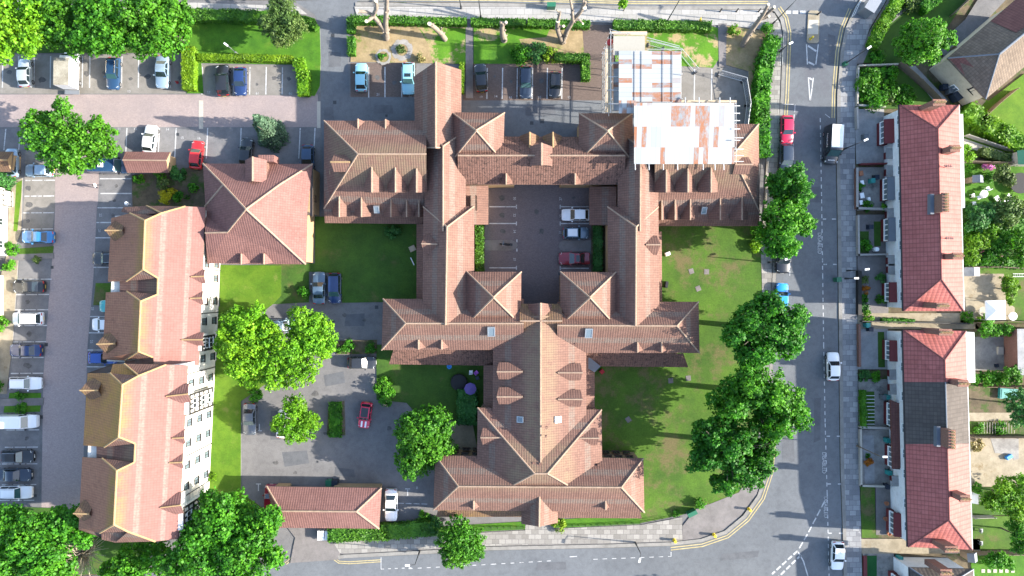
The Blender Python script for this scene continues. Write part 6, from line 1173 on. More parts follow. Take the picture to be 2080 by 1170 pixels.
hedge('dark hedge line across the top right garden', [(1870, 20), (1905, -10)], 1.6, 1.6, 'leaf_mid', .3, rough=.25); hedge('wide rambling hedge running down behind the upper terrace', [(1962, 232), (1990, 256), (2025, 275), (2066, 302)], 2.4, 1.6, 'leaf_yg', .3, rough=.35); hedge('shadowed shrub row above the fence behind the upper terrace', [(1990, 312), (2050, 328)], 1.2, 1.2, 'leaf_olive', .26, rough=.25); hedge('planted island hedge between western parking spaces', [(683, 826), (683, 876)], 1.7, .8, 'leaf_mid', .26, rough=.2); hedge('ivy strip along the passage wall between the terraces', [(1790, 650), (1850, 652)], .5, .7, 'leaf_mid', .2, rough=.2)
hedge('lush bed against the lane wall by the slatted front garden', [(1748, 796), (1750, 862)], .7, .8, 'leaf_bright', .22, rough=.2); hedge('overgrown garden ground thicket along the long dark fence', [(1966, 532), (2030, 534), (2090, 536)], 1.3, 1.0, 'leaf_mid', .26, rough=.3)
hedge('overgrown thicket in the middle of the upper back gardens', [(1972, 470), (2030, 462), (2090, 460)], 2.6, 1.2, 'leaf_mid', .3, rough=.4); hedge('scruffy bushes between lawn and overgrown garden', [(1968, 428), (2030, 424)], 1.4, 1.2, 'leaf_privet', .28, rough=.35)
def bush(label, x, y, r, h, mat, size=.22, name='bush', cat='bush', dens=1.0, group=None, z=.08):
    p = P(x, y); n = int(dens * 2 * PI * r * max(r, h * .7) / (size * size * .5) * 1.2)
    V = lobe_leaves((0, 0, h * .45), (r * .8, r * .8, h * .55), n, size, .6, low=-.6, clump=max(4, int(r * r * 7)))
    for k in range(4):
        a = RNG.uniform(0, 2 * PI); q = r * RNG.uniform(.35, .55); V = np.concatenate([V, lobe_leaves((r * .55 * math.cos(a), r * .55 * math.sin(a), h * RNG.uniform(.3, .6)), (q, q, q), int(n * .16), size, .6, low=-.6)])
    V[:, 2] = np.maximum(V[:, 2], 0.01); o = link(name, mesh_quads(name, V, M[mat])); o.location = (p.x, p.y, z); return tag(o, label, cat, group)
for a in (('glossy shrub above the northern bays, nearest the footpath', 1058, 112, 1.7, 1.5, 'leaf_mid', .26), ('glossy rounded shrub in the middle above the northern bays', 1086, 110, 1.9, 1.7, 'leaf_privet', .26), ('bright shrub joining the rounded shrub to the clipped hedge', 1118, 116, 1.3, 1.4, 'leaf_hedge_lime', .24), ('yellow flecked round bush beside the right hand footpath', 1490, 64, 1.05, 1.2, 'leaf_yg', .24), ('round bush at the foot of the leaning pollard by the junction', 1556, 60, .95, 1.2, 'leaf_bright', .24),
          ('small round bush in a pale ring, left of the dry lawn', 777, 116, .65, .7, 'leaf_mid', .2), ('sprawling plant in the large pale ring on the dry lawn', 814, 101, .7, .6, 'leaf_olive', .2), ('straw coloured spiky plant beside the gabled wing', 858, 118, .8, .9, 'leaf_straw', .22), ('clipped ball bush by the pale saloon, upper one', 352, 90, .5, .8, 'leaf_bright', .2), ('clipped ball bush by the block hedge', 368, 96, .6, .8, 'leaf_bright', .2), ('clipped ball bush nearest the tree by the pale saloon', 344, 102, .5, .8, 'leaf_bright', .2),
          ('vivid yellow bush north of the apartment block', 347, 400, 1.45, 1.4, 'leaf_yellow', .26), ('light green shrub above the vivid yellow bush', 336, 376, 1.1, 1.4, 'leaf_olive', .26), ('pale bush against the end of the tiled bin store', 330, 356, .95, 1.5, 'leaf_bright', .26), ('dark bush below the red car', 368, 354, 1.35, 1.5, 'leaf_privet', .26), ('small bright bush below the bin store wall', 284, 364, .8, .9, 'leaf_bright', .24), ('low bush beside the west wall of the square block', 395, 383, .8, .9, 'leaf_mid', .24), ('dark bush right of the vivid yellow one', 372, 402, 1.1, 1.2, 'leaf_mid', .26),
          ('round dark bush next to the blue grey saloon', 619, 594, .95, 1.1, 'leaf_mid', .24), ('bush casting a shadow on the western lawn', 522, 800, 1.2, 1.3, 'leaf_bright', .26), ('clipped round bush beside the apartment block bay', 433, 968, .75, .9, 'leaf_hedge_lime', .2), ('leafy shrub above the dark grey hatchback', 708, 702, 1.1, 1.0, 'leaf_bright', .24), ('small leafy plant beside the shrub above the grey hatchback', 688, 708, .6, .7, 'leaf_bright', .22), ('low shrub at the corner of the cross wing', 755, 706, .9, .8, 'leaf_mid', .24),
          ('tall shrub mass at the corner of the small southern garden', 781, 782, 1.5, 1.5, 'leaf_bright', .26), ('shrub below the tall one at the southern garden corner', 790, 806, 1.5, 1.2, 'leaf_mid', .26), ('dark low bush beside the brown lean-to on the western lawn', 798, 470, 1.3, 1.1, 'leaf_privet', .26), ('lime bush to the right of the southern porch', 1134, 1064, 1.15, 1.2, 'leaf_hedge_lime', .22), ('green weeds by the green street cabinet', 1423, 1020, .9, .9, 'leaf_bright', .24), ('small weeds left of the green street cabinet', 1372, 1042, .6, .6, 'leaf_mid', .22), ('dark shrub beneath the pavement tree', 880, 1062, 1.5, 1.3, 'leaf_privet', .28), ('bright plants on the wall side by the southern hedge', 862, 1046, .9, .9, 'leaf_bright', .24),
          ('bush by the porch of the glazed bay house', 30, 505, 1.1, 1.1, 'leaf_bright', .24), ('bush below the porch of the glazed bay house', 24, 538, 1.0, 1.1, 'leaf_bright', .24), ('pale round bush at the end of the bed below the blue saloon', 80, 527, .72, .8, 'leaf_olive', .2), ('bright bush at the left edge beside the white people carrier', 6, 657, 1.3, 1.3, 'leaf_bright', .26), ('small bush at the left edge beside the white estate', 2, 785, .9, 1.0, 'leaf_mid', .24), ('green shrub row above the white van', 45, 803, .8, .6, 'leaf_mid', .22), ('low shrub below the crossing footpath', 47, 830, 1.0, .6, 'leaf_mid', .22),
          ('shrub at the corner of the lawn by the street trees, upper', 1535, 470, 1.3, 1.3, 'leaf_bright', .28), ('shrub by the lawn fence beside the street trees', 1532, 500, 1.0, 1.1, 'leaf_yg', .26), ('shrubbery mass at the corner wall below the footpath', 1762, 168, 2.3, 1.2, 'leaf_bright', .28), ('dark shrubbery below the corner wall', 1768, 200, 2.1, 1.1, 'leaf_mid', .28), ('leafy shrub in the middle of the corner shrubbery', 1796, 182, 1.9, .9, 'leaf_bright', .28), ('shaded shrub by the diagonal fence above the terrace end', 1836, 196, 1.7, .9, 'leaf_mid', .28), ('low dark shrub under the pale wall above the shrubbery', 1800, 152, 1.5, .8, 'leaf_mid', .28), ('yellowish shrub in the corner shrubbery', 1803, 200, 1.1, .9, 'leaf_olive', .26), ('lawn edge bush under the curved hedge', 1778, 118, 1.2, .8, 'leaf_mid', .26), ('mottled bush at the top of the top right garden', 1850, 10, 1.7, 1.4, 'leaf_olive', .3),
          ('orange flowered plant in the white pebble bed', 1756, 590, .7, .6, 'flower_orange', .2), ('oval green bush in the white pebble bed', 1752, 607, .75, .6, 'leaf_mid', .2), ('dark clipped bush lowest in the white pebble bed', 1752, 622, .75, .6, 'leaf_privet', .2), ('grey green plant at the top of the pebble bed', 1753, 570, .7, .6, 'leaf_olive', .2), ('bright bush at the corner of the sandy passage', 1760, 642, 1.0, .8, 'leaf_yg', .22), ('plants against the bay wall opposite the pebble bed', 1786, 605, .8, .8, 'leaf_mid', .22), ('dark plants by the door above the pebble bed garden', 1786, 566, .8, .8, 'leaf_privet', .22), ('small green patch bush in the cluttered paved garden', 1748, 380, .6, .6, 'leaf_mid', .2), ('bush row at the foot of the cluttered paved garden', 1760, 418, .9, .6, 'leaf_mid', .22), ('leafy corner by the maroon porch of the cluttered garden', 1790, 420, .6, .7, 'leaf_bright', .22),
          ('bushy bed at the lane side of the garden with a central path', 1752, 500, 1.1, .7, 'leaf_mid', .24), ('untidy bush below the grey driveway', 1752, 763, 1.0, .8, 'leaf_privet', .22), ('low green bush on the wall below the grey driveway', 1776, 765, .9, .6, 'leaf_mid', .22), ('rust leaved bush in the gravel garden', 1762, 936, .7, .6, 'flower_orange', .2), ('tiny green bush above the rust leaved one', 1760, 924, .4, .5, 'leaf_mid', .18), ('brown dead bush in the bare sandy yard', 1978, 900, 1.2, .9, 'leaf_straw', .26), ('green bush at the corner of the bare sandy yard', 1980, 990, .9, .9, 'leaf_mid', .24), ('pink flowering bush in the overgrown garden', 1994, 522, .9, .9, 'flower_pink', .2), ('white flowering bush in the overgrown garden', 2030, 524, .6, .8, 'flower_white', .2), ('purple flowers beside the small garden shed', 2000, 342, .75, 1.0, 'flower_pink', .2), ('small plants around the purple flowers', 1966, 344, .8, .8, 'leaf_bright', .22), ('bush beside the little grey shed', 2004, 362, .8, .9, 'leaf_mid', .24), ('green plants below the upper terrace end', 1962, 645, 1.0, .8, 'leaf_bright', .24), ('bush left of the gazebo corner', 1990, 645, .8, .8, 'leaf_yg', .22), ('lawn border plants right of the sandy patio', 2058, 580, .9, .8, 'leaf_yg', .24), ('vegetable plants in the slatted bed', 1985, 868, .9, .6, 'leaf_bright', .2), ('leafy crops at the right of the vegetable bed', 2030, 868, 1.1, .6, 'leaf_mid', .2)):
    bush(*a)
rg = MB()
for x, y, r0, r1 in ((779, 116, .8, 1.15), (817, 102, .85, 1.55)):
    p = P(x, y)
    for k in range(20):
        a0, a1 = 2 * PI * k / 20, 2 * PI * (k + 1) / 20; wob = 1 + .06 * math.sin(k * 2.3)
        rg.face([(p.x + r0 * math.cos(a0), p.y + r0 * math.sin(a0), .112), (p.x + r1 * wob * math.cos(a0), p.y + r1 * wob * math.sin(a0), .112), (p.x + r1 * wob * math.cos(a1), p.y + r1 * wob * math.sin(a1), .112), (p.x + r0 * math.cos(a1), p.y + r0 * math.sin(a1), .112)])
tag(rg.build('planting_ring', M['gravel_pale']), kind='structure')
# pollarded trunks along the northern pavement
def pollard(label, limbs, cuts):
    b = limbs[0][0]; p = P(*b[:2]); p.z = 0; t = thing('pollarded_tree', p, label, 'tree', 'pollarded trunks along the northern pavement'); first = True
    for L in limbs:
        m = MB(); pts = [P(x, y, z) for x, y, z, r in L]; m.path(pts, [q[3] for q in L], 9)
        for k in range(len(L) * 2): i = random.randrange(len(L) - 1); c = pts[i].lerp(pts[i + 1], random.random()); rr = L[i][3]; d = Vector((random.uniform(-1, 1), random.uniform(-1, 1), random.uniform(-.2, .6))).normalized(); m.tube(c, c + d * rr * 1.35, rr * .45, rr * .3, 6)
        m.build('trunk' if first else 'limb', M['bark'], t, smooth=60); first = False
    for x, y, z, r in cuts: c = P(x, y, z); m = MB(); m.tube(c - Vector((0, 0, .06)), c + Vector((0, 0, .05)), r, r * .9, 10); m.build('cut_end', M['cut_wood'], t)
limb = lambda *q: q
pollard('largest pale pollard with two long limbs, above the pale blue hatchback', [[(785, 78, 0, .5), (783, 62, 2, .42), (783, 48, 3.5, .38), (785, 20, 6, .3), (786, -8, 8.5, .26)], [(783, 62, 2, .4), (768, 44, 4, .34), (758, 32, 5, .3), (765, 16, 6.5, .26), (764, 3, 7.5, .24)], [(758, 34, 5, .26), (746, 43, 5.2, .22)], [(758, 31, 5, .24), (745, 24, 5.5, .2), (728, 23, 6, .26)], [(786, 26, 5.6, .12), (790, 20, 6.2, .1)]], [(744, 43, 5.4, .24), (764, 2, 7.6, .24), (726, 22, 6.2, .2)])
pollard('single stubby pollard leaning up left beside the footpath', [[(904, 80, 0, .42), (896, 68, 1.6, .38), (884, 57, 3, .34), (873, 49, 4.3, .3)], [(893, 64, 2, .14), (897, 56, 2.8, .1)]], [(872, 48, 4.4, .28)])
pollard('short knobbly pollard stump right of the footpath', [[(1024, 82, 0, .5), (1021, 70, 1.4, .44), (1020, 60, 2.4, .34), (1021, 46, 3.6, .26)], [(1021, 52, 3, .2), (1028, 46, 3.6, .2)], [(1020, 54, 3, .18), (1016, 44, 3.8, .16)]], [(1028, 45, 3.7, .2)])
pollard('forked V shaped pollard above the clipped shrubs', [[(1143, 86, 0, .46), (1136, 70, 1.8, .38), (1132, 58, 3, .34), (1133, 44, 4.4, .26), (1138, 24, 6.2, .16)], [(1143, 86, 0, .4), (1152, 62, 2.6, .34), (1164, 42, 4.6, .3), (1162, 18, 6.6, .18), (1157, -6, 8.6, .14)], [(1165, 40, 4.6, .28), (1178, 26, 6, .28), (1190, 4, 7.8, .18)], [(1164, 42, 4.6, .16), (1176, 40, 4.8, .14), (1184, 48, 4.6, .12)], [(1133, 52, 3.6, .16), (1144, 54, 3.8, .16)], [(1137, 26, 6, .12), (1130, 20, 6.5, .1)], [(1184, 14, 7, .16), (1185, -8, 8.6, .12)]], [(1187, 15, 7.2, .3), (1133, 42, 4.7, .3), (1145, 53, 3.9, .2), (1184, 48, 4.7, .14)])
pollard('grey leaning pollard by the road junction', [[(1508, 92, 0, .46), (1520, 70, 2, .4), (1535, 50, 3.8, .34), (1551, 28, 5.8, .26), (1560, 10, 7.2, .2)], [(1538, 46, 4, .24), (1556, 30, 5.6, .2), (1573, 15, 7, .2)], [(1541, 42, 4.4, .16), (1562, 34, 5.2, .16)]], [(1561, 9, 7.3, .2), (1573, 14, 7.1, .2), (1562, 33, 5.3, .18)])
tree('young staked street tree on the northern pavement', [(1265, 8, 10), (1268, -2, 7)], 2.6, 'leaf_yg', .26, group=GT, tr=.06, name='sapling', base=(1266, 22), limbs=1)
for b_, bl, lb in (((1500, 1240), [(1545, 1305, 58), (1590, 1290, 40), (1490, 1300, 40)], 'tree just below the photo whose shadow falls on the bottom road, right one'), ((1370, 1245), [(1400, 1312, 50), (1440, 1300, 36), (1360, 1305, 36)], 'tree just below the photo whose shadow falls on the bottom road, left one')):
    tree(lb, bl, 8.0, 'leaf_mid', .42, group=GT, base=b_, rz=4.5, low=-.9)
# bare twiggy shrub
tw = thing('bare_shrub', P(192, 1110), 'bare grey twiggy shrub below the southern end of the apartment block', 'shrub'); m = MB(); c = P(192, 1110)
for k in range(230):
    a = random.uniform(0, 2 * PI); l = random.uniform(1.2, 4.2); e = c + Vector((math.cos(a) * l, math.sin(a) * l, random.uniform(2.2, 6.0))); s0 = c + Vector((0, 0, random.uniform(.8, 2.6))); md = s0.lerp(e, .5) + Vector((random.uniform(-.3, .3), random.uniform(-.3, .3), .5)); m.path([s0, md, e], [.055, .04, .018], 4)
m.path([c, c + Vector((0, 0, 2.8))], [.22, .12], 7); m.build('branches', M['twig'], tw)
# ------------------------------------------------------------------ scaffold with its temporary sheet roof
t = NT('tin_sheet'); uvn = t.n('ShaderNodeUVMap').outputs[0]; sp = t.n('ShaderNodeSeparateXYZ'); t.l(t.pos(), sp.inputs[0])
MATS_ = {}
def tin(name, along):
    """white corrugated sheets: rust patches confined to whole sheets"""
    t = NT(name); sp = t.n('ShaderNodeSeparateXYZ'); t.l(t.pos(), sp.inputs[0]); a, b = (sp.outputs[0], sp.outputs[1]) if along == 'y' else (sp.outputs[1], sp.outputs[0])
    cl = t.n('ShaderNodeCombineXYZ'); t.l(t.math('FLOOR', t.math('DIVIDE', a, .62)), cl.inputs[0]); t.l(t.math('FLOOR', t.math('DIVIDE', b, 2.6)), cl.inputs[1])
    wn = t.n('ShaderNodeTexWhiteNoise', noise_dimensions='2D'); t.l(cl.outputs[0], wn.inputs[0])
    c = t.mix(t.step(wn.outputs[0], .62, 1.0), (.27, .28, .285), (.17, .2, .22)); mp = t.n('ShaderNodeMapping'); t.l(t.pos(), mp.inputs[0]); mp.inputs['Scale'].default_value = (1.6, .55, 1) if along == 'y' else (.55, 1.6, 1); n = t.noise(1.2, 7, .8, vec=mp.outputs[0])
    m = t.math('MULTIPLY', t.step(wn.outputs[0], .78, .8), t.step(n, .36, .58)); c = t.mix(t.math('MULTIPLY', m, .9), c, (.24, .09, .035))
    e = t.step(t.math('ABSOLUTE', t.math('SUBTRACT', t.math('FRACT', t.math('DIVIDE', a, .62)), .5)), .44, .5); c = t.mix(t.math('MULTIPLY', e, .45), c, (.08, .085, .09))
    w_ = t.math('SINE', t.math('MULTIPLY', a, 2 * PI / .155)); MATS[name] = t.done(t.bsdf(c, .6, w_, .12, .01, spec=.15)); return MATS[name]
tin('tin_y', 'y'); tin('tin_x', 'x'); plain('ply_white', (.25, .235, .2), .8, var=.1)
SC = thing('scaffold', P(1370, 210), 'tube scaffold carrying a temporary white sheet metal roof over the north east wing', 'scaffold')
def sheetroof(pts, mat, name='sheet_roof'):
    m = MB(); q = [P(*p) for p in pts]; m.face(q); m.face([p - Vector((0, 0, .08)) for p in q[::-1]]); n = len(q)
    for i in range(n): m.face([q[i] - Vector((0, 0, .08)), q[(i + 1) % n] - Vector((0, 0, .08)), q[(i + 1) % n], q[i]])
    return m.build(name, M[mat], SC)
ar = sheetroof([(1257, 208, 10.6), (1257, 103, 10.2), (1383, 103, 10.2), (1383, 208, 10.6)][::-1], 'tin_x'); sheetroof([(1246, 112, 10.0), (1246, 73, 9.9), (1310, 73, 9.9), (1310, 112, 10.0)][::-1], 'ply_white'); sheetroof([(1288, 333, 10.5), (1288, 209, 11.6), (1492, 209, 11.6), (1492, 333, 10.5)][::-1], 'tin_y'); sheetroof([(1257, 230, 10.55), (1257, 204, 10.7), (1292, 204, 10.7), (1292, 230, 10.55)][::-1], 'tin_y'); sheetroof([(1246, 225, 8.4), (1246, 125, 8.4), (1258, 125, 8.6), (1258, 225, 8.6)][::-1], 'tin_x')
for x, y in ((1273, 74), (1288, 74)): pass
sm = MB()
for x in (1290, 1304, 1347, 1366): sm.tube(P(x, 104, 10.28), P(x, 207, 10.68), .035)
sm.build('sheet_lap', M['metal_grey'], SC)
def pole(a, b, r=.045, nm='pole'): m = MB(); m.tube(P(*a), P(*b), r, None, 6); return m.build(nm, M['steel_tube'], SC)
for x, y in ((1243, 66), (1243, 100), (1243, 130), (1243, 165), (1243, 200), (1312, 66), (1386, 100), (1386, 150), (1386, 200), (1425, 206), (1460, 206), (1494, 210), (1494, 250), (1494, 300), (1276, 66)):
    zt = 10.9; q = P(x, y, zt); m = MB(); m.tube((q.x, q.y, 0), (q.x, q.y, zt), .05, None, 6); m.build('standard', M['steel_tube'], SC)
for z in (2, 4, 6, 8, 9.8):
    for a, b in (((1241, 62), (1241, 228)), ((1238, 66), (1316, 66)), ((1384, 100), (1384, 208)), ((1384, 204), (1497, 204)), ((1496, 204), (1496, 330))):
        k0, k1 = P(*a, 10), P(*b, 10); m = MB(); m.tube((k0.x, k0.y, z), (k1.x, k1.y, z), .045, None, 6); m.build('ledger', M['steel_tube'], SC)
for y in (128, 156, 183, 211): pole((1236, y, 9.2), (1258, y, 9.2), .07, 'transom')
for x in (1392, 1420, 1462, 1483): pole((x, 198, 10.9), (x, 212, 11.2), .07, 'transom')
for y in (215, 230, 245, 262, 285): pole((1486, y, 11.2), (1503, y, 11.0), .06, 'transom')
for y in (280, 303, 316, 328): pole((1490, y, 9.6), (1510, y, 9.4), .06, 'transom')
for x in (1290, 1318, 1347, 1376, 1428, 1452, 1470): pole((x, 331, 10.2), (x + .5, 345, 9.7), .07, 'transom')
for x0, x1, y, z in ((1243, 1314, 66, 8.8), (1243, 1314, 70, 8.8), (1384, 1496, 206, 10.3), (1239, 1239, 0, 0)):
    if z: a, b = P(x0, y, z), P(x1, y, z); m = MB(); m.box(((a.x + b.x) / 2, a.y, z), abs(b.x - a.x), .28, .06); m.build('board', M['timber_board'], SC)
for a, b in (((1239, 90, 8.6), (1241, 228, 8.6)), ((1234, 100, 4.4), (1236, 228, 4.4))): p0, p1 = P(*a), P(*b); m = MB(); m.box((p0.x, (p0.y + p1.y) / 2, p0.z), .55, abs(p0.y - p1.y), .06); m.build('board', M['timber_board'], SC)
pole((1314, 82, 6), (1379, 98, 6)); pole((1314, 76, 7), (1381, 94, 7)); pole((1314, 100, 8), (1384, 100, 8)); pole((1241, 60, 9.5), (1262, 66, 9.8)); pole((1239, 58, 10), (1240, 76, 8))
tag(sheetroof and MB() and (lambda m: (m.lathe((P(1241, 76, 9) + Vector((0, 0, 0))), [(.01, 0), (.28, .02), (.36, .3), (.3, .62), (.12, .75), (.01, .78)], 9), m.build('rubble_sack', M['black_cloth'], smooth=50))[1])(MB()), 'black sack hung on the scaffold above the red sack', 'sack')
tag((lambda m: (m.lathe(P(1238, 88, 8.7), [(.01, 0), (.36, .02), (.42, .4), (.36, .8), (.14, .95), (.01, .98)], 9), m.build('rubble_sack', M['red_cloth'], smooth=50))[1])(MB()), 'red sack on the west edge of the scaffold', 'sack')
# mesh site fence
def sitefence(pts, label):
    t = thing('site_fence', P(*pts[0]), label, 'fence')
    for (x0, y0), (x1, y1) in zip(pts[:-1], pts[1:]):
        a, b = P(x0, y0), P(x1, y1); d = b - a; n = max(1, round(d.length / 2.6)); m = MB()
        for k in range(n + 1): q = a + d * k / n; m.tube(q + Vector((0, 0, .1)), q + Vector((0, 0, 2.0)), .035, None, 5)
        for z in (.2, 2.0): m.tube(a + Vector((0, 0, z)), b + Vector((0, 0, z)), .035, None, 5)
        k = int(d.length / .3)
        for i in range(k): q = a + d * (i + .5) / k; m.tube(q + Vector((0, 0, .2)), q + Vector((0, 0, 2.0)), .007, None, 3, caps=False)
        for z in np.arange(.5, 2.0, .3): m.tube(a + Vector((0, 0, z)), b + Vector((0, 0, z)), .007, None, 3, caps=False)
        m.build('mesh_panel', M['steel_tube'], t)
        for k in range(n + 1): q = a + d * k / n; m = MB(); m.box((q.x, q.y, .02), .65, .24, .14, math.atan2(d.y, d.x) + PI / 2); m.build('foot', M['black_plastic'], t)
sitefence([(1316, 92), (1378, 108), (1412, 148)], 'mesh site fence on the bright lawn beside the scaffold'); sitefence([(1458, 152), (1508, 166), (1516, 215), (1510, 262)], 'mesh site fence bent round the sandy parking pad')
# ------------------------------------------------------------------ street furniture
def lamppost(x, y, h, label, arm=(0, 1.2), mat='metal_dark', head='white_plastic', box=None, r=.07):
    p = P(x, y); t = thing('street_lamp', p, label, 'street lamp', 'lamp posts around the site'); m = MB(); m.tube((p.x, p.y, 0), (p.x, p.y, h), r * 1.3, r * .7, 8); m.tube((p.x, p.y, 0), (p.x, p.y, 1.1), r * 1.9, r * 1.9, 8); m.tube((p.x, p.y, h), (p.x + arm[0], p.y + arm[1], h + .15), r * .6, r * .5, 6); m.build('post', M[mat], t, smooth=40)
    m = MB(); a = math.atan2(arm[1], arm[0]); m.box((p.x + arm[0], p.y + arm[1], h + .1), .62, .24, .14, a); m.build('lamp_head', M[head], t)
    if box: m = MB(); m.box((p.x, p.y, 0), .5, .5, 1.0); m.build('service_box', M[box], t)
lamppost(977, 38, 7, 'dark lamp post standing in the hedge right of the northern footpath'); lamppost(1353, 47, 8, 'tall dark lamp post above the scaffold, in the pavement hedge', (.2, 1.4)); lamppost(937, 18, 5, 'lamp post on the northern pavement above the dry lawn', (-.1, 1)); lamppost(1568, 50, 7.5, 'lamp post at the rounded corner of the junction', (.8, .9)); lamppost(1583, 106, 3, 'short post at the guard rail by the junction', (.4, .2)); lamppost(1713, 132, 6.5, 'lamp post with a green foot on the pavement top right', (.3, .2), box='green_plastic'); lamppost(853, 1118, 5.2, 'lamp post on the southern pavement beside the light green tree', (-1.0, 0)); lamppost(1290, 1101, 4.5, 'lamp post on the southern pavement below the east end of the cross wing', (-.2, -.8)); lamppost(1712, 304, 4.6, 'lamp post beside the black van', (.9, .4)); lamppost(1560, 533, 4, 'lamp post by the car below the street trees', (1.1, .3)); lamppost(1740, 905, 6.5, 'wooden service pole in front of the gravel garden', (.5, 0), mat='fence_wood'); lamppost(484, 111, 3.2, 'short lamp on the northern lawn', (-.4, .3), mat='metal_grey'); lamppost(1716, 566, 3.8, 'thin post on the pavement beside the green cabinet', (-.3, 0)); lamppost(604, 26, 5.5, 'dark lamp post behind the airy grey green tree', (-.3, .4)); lamppost(1720, 550, 4, 'sign post in front of the dark front wall', (.8, .1))
def bollard(x, y, label, mat='yellow_plastic', h=1.0, r=.13):
    p = P(x, y); b = MB(); b.lathe((p.x, p.y, .1), [(.01, 0), (r * 1.3, .0), (r * 1.2, .12), (r, .15), (r * .95, h - .2), (r * 1.15, h - .15), (r * 1.1, h - .03), (.01, h)], 10); o = b.build('bollard', M[mat], smooth=40); return tag(o, label, 'bollard', 'bollards on the pavements')
bollard(1369, 1096, 'yellow bollard at the end of the paving slabs on the curve', r=.2, h=.9); bollard(1449, 1085, 'yellow bollard in the middle of the curved pavement', r=.2, h=.9); bollard(1520, 1033, 'yellow bollard highest up on the curved pavement', r=.18, h=.9)
for x, lb in ((1462, 'black bollard farthest left along the northern kerb'), (1495, 'black bollard midway along the northern kerb'), (1540, 'black bollard nearest the junction on the northern kerb')): bollard(x, 24, lb, 'black_plastic', 1.0, .1)
bollard(1660, 30, 'dark bollard at the upper end of the traffic island', 'black_plastic', 1.1, .12); bollard(1645, 80, 'yellow bollard at the lower end of the traffic island', 'yellow_plastic', 1.0, .14)
def cabinet(x, y, sx, sy, h, rz, label, mat='green_plastic', name='street_cabinet', cat='cabinet', z=.1):
    p = P(x, y); m = MB(); m.box((p.x, p.y, z), sx, sy, h, math.radians(rz)); o = m.build(name, M[mat]); tag(o, label, cat); m = MB(); m.box((p.x, p.y, z + h), sx + .1, sy + .1, .06, math.radians(rz)); m.build('lid', M[mat], o); return o
cabinet(1402, 1038, 1.3, .5, 1.2, 26, 'green street cabinet at the lawn corner of the curved pavement'); cabinet(1119, 17, 1.15, .55, 1.3, 0, 'green street cabinet on the northern pavement beside the forked pollard'); cabinet(1696, 568, .6, .6, 1.2, 10, 'small green cabinet at the kerb of the side road'); cabinet(1756, 22, 1.5, 2.0, 2.3, -32, 'pale grey shelter on the top right pavement', 'metal_grey', 'shelter', 'shelter')
tag((lambda m: (m.box(P(1420, 50), .12, 1.1, 1.25, .1), m.build('barrier_board', M['yellow_plastic']))[1])(MB()), 'yellow barrier board standing by the long pavement hedge', 'barrier')
def guardrail(pts, label, h=1.0, mat='metal_grey'):
    w_ = [P(*p) for p in pts]; m = MB()
    for a, c in zip(w_[:-1], w_[1:]):
        for z in (.25, h): m.tube(a + Vector((0, 0, z + .1)), c + Vector((0, 0, z + .1)), .03, None, 5)
    o = m.build('guard_rail', M[mat]); tag(o, label, 'railing')
    for a, c in zip(w_[:-1], w_[1:]):
        n = max(1, int((c - a).length / .9))
        for k in range(n + 1): q = a.lerp(c, k / n); b = MB(); b.tube(q + Vector((0, 0, .1)), q + Vector((0, 0, h + .12)), .03, None, 5); b.build('post', M[mat], o)
guardrail([(1585, 78), (1584, 105), (1583, 136)], 'grey guard rail along the kerb at the junction'); guardrail([(1748, 0), (1738, 14), (1728, 36)], 'white guard rail on the curved top right pavement', mat='white_plastic'); guardrail([(984, 1070), (1063, 1069)], 'thin dark railing left of the southern porch', .9, 'metal_dark'); guardrail([(1150, 1067), (1240, 1064), (1300, 1061), (1360, 1050)], 'thin dark railing right of the southern porch', .9, 'metal_dark'); guardrail([(1556, 330), (1552, 420), (1546, 480)], 'low pale rail between hedge and pavement', .7, 'stone_pale')
def wbin(x, y, label, mat, rz=0, s=1.0):
    p = P(x, y); t = MB(); a = math.radians(rz); t.box((p.x, p.y, .1), .55 * s, .6 * s, .95); o = t.build('wheelie_bin', M[mat]); tag(o, label, 'bin', 'wheelie bins'); m = MB(); m.box((p.x, p.y, 1.05), .6 * s, .66 * s, .08); m.build('lid', M[mat], o)
    for sx in (-1, 1): m = MB(); m.tube((p.x + sx * .24 * s - .03, p.y + .3 * s, .2), (p.x + sx * .24 * s + .03, p.y + .3 * s, .2), .1, None, 8); m.build('wheel', M['tyre'], o)
for a in ((671, 978, 'green bin behind the gatehouse', 'green_plastic', 0, 1.4), (683, 979, 'navy bin beside the green one behind the gatehouse', 'navy_plastic', 0, 1.4), (1752, 280, 'dark bin on the pale concrete forecourt', 'grey_plastic'), (1766, 369, 'teal bin in the cluttered paved garden', 'teal_plastic'), (1774, 362, 'navy bin behind the teal one in the cluttered garden', 'navy_plastic'), (1762, 462, 'dark bin in the garden with the central path', 'navy_plastic'), (1756, 660, 'teal bin at the corner of the grey driveway', 'teal_plastic'), (1762, 668, 'black bin below the teal one on the grey driveway', 'navy_plastic'), (1796, 805, 'teal bin by the wall of the brown porch', 'teal_plastic'), (1788, 805, 'grey bin left of the teal one by the brown porch', 'grey_plastic'), (1797, 892, 'dark teal bin beside the gravel garden bay', 'teal_plastic'), (1800, 957, 'bright teal bin at the house wall below the gravel garden', 'teal_plastic'), (1796, 985, 'black bin at the fence below the gravel garden', 'navy_plastic'), (1822, 1130, 'teal bin in the passage by the terrace end', 'teal_plastic'), (1911, 180, 'dark bin against the rendered house wall', 'navy_plastic', 0, 1.2), (1923, 188, 'second dark bin against the rendered house wall, nearer the box', 'grey_plastic', 0, 1.2), (1848, 462, 'unused', 'grey_plastic')):
    if a[2] != 'unused': wbin(*a)
cabinet(1940, 196, 1.9, 1.2, 1.3, 33, 'large black storage box against the rendered house', 'navy_plastic', 'storage_box', 'storage box')
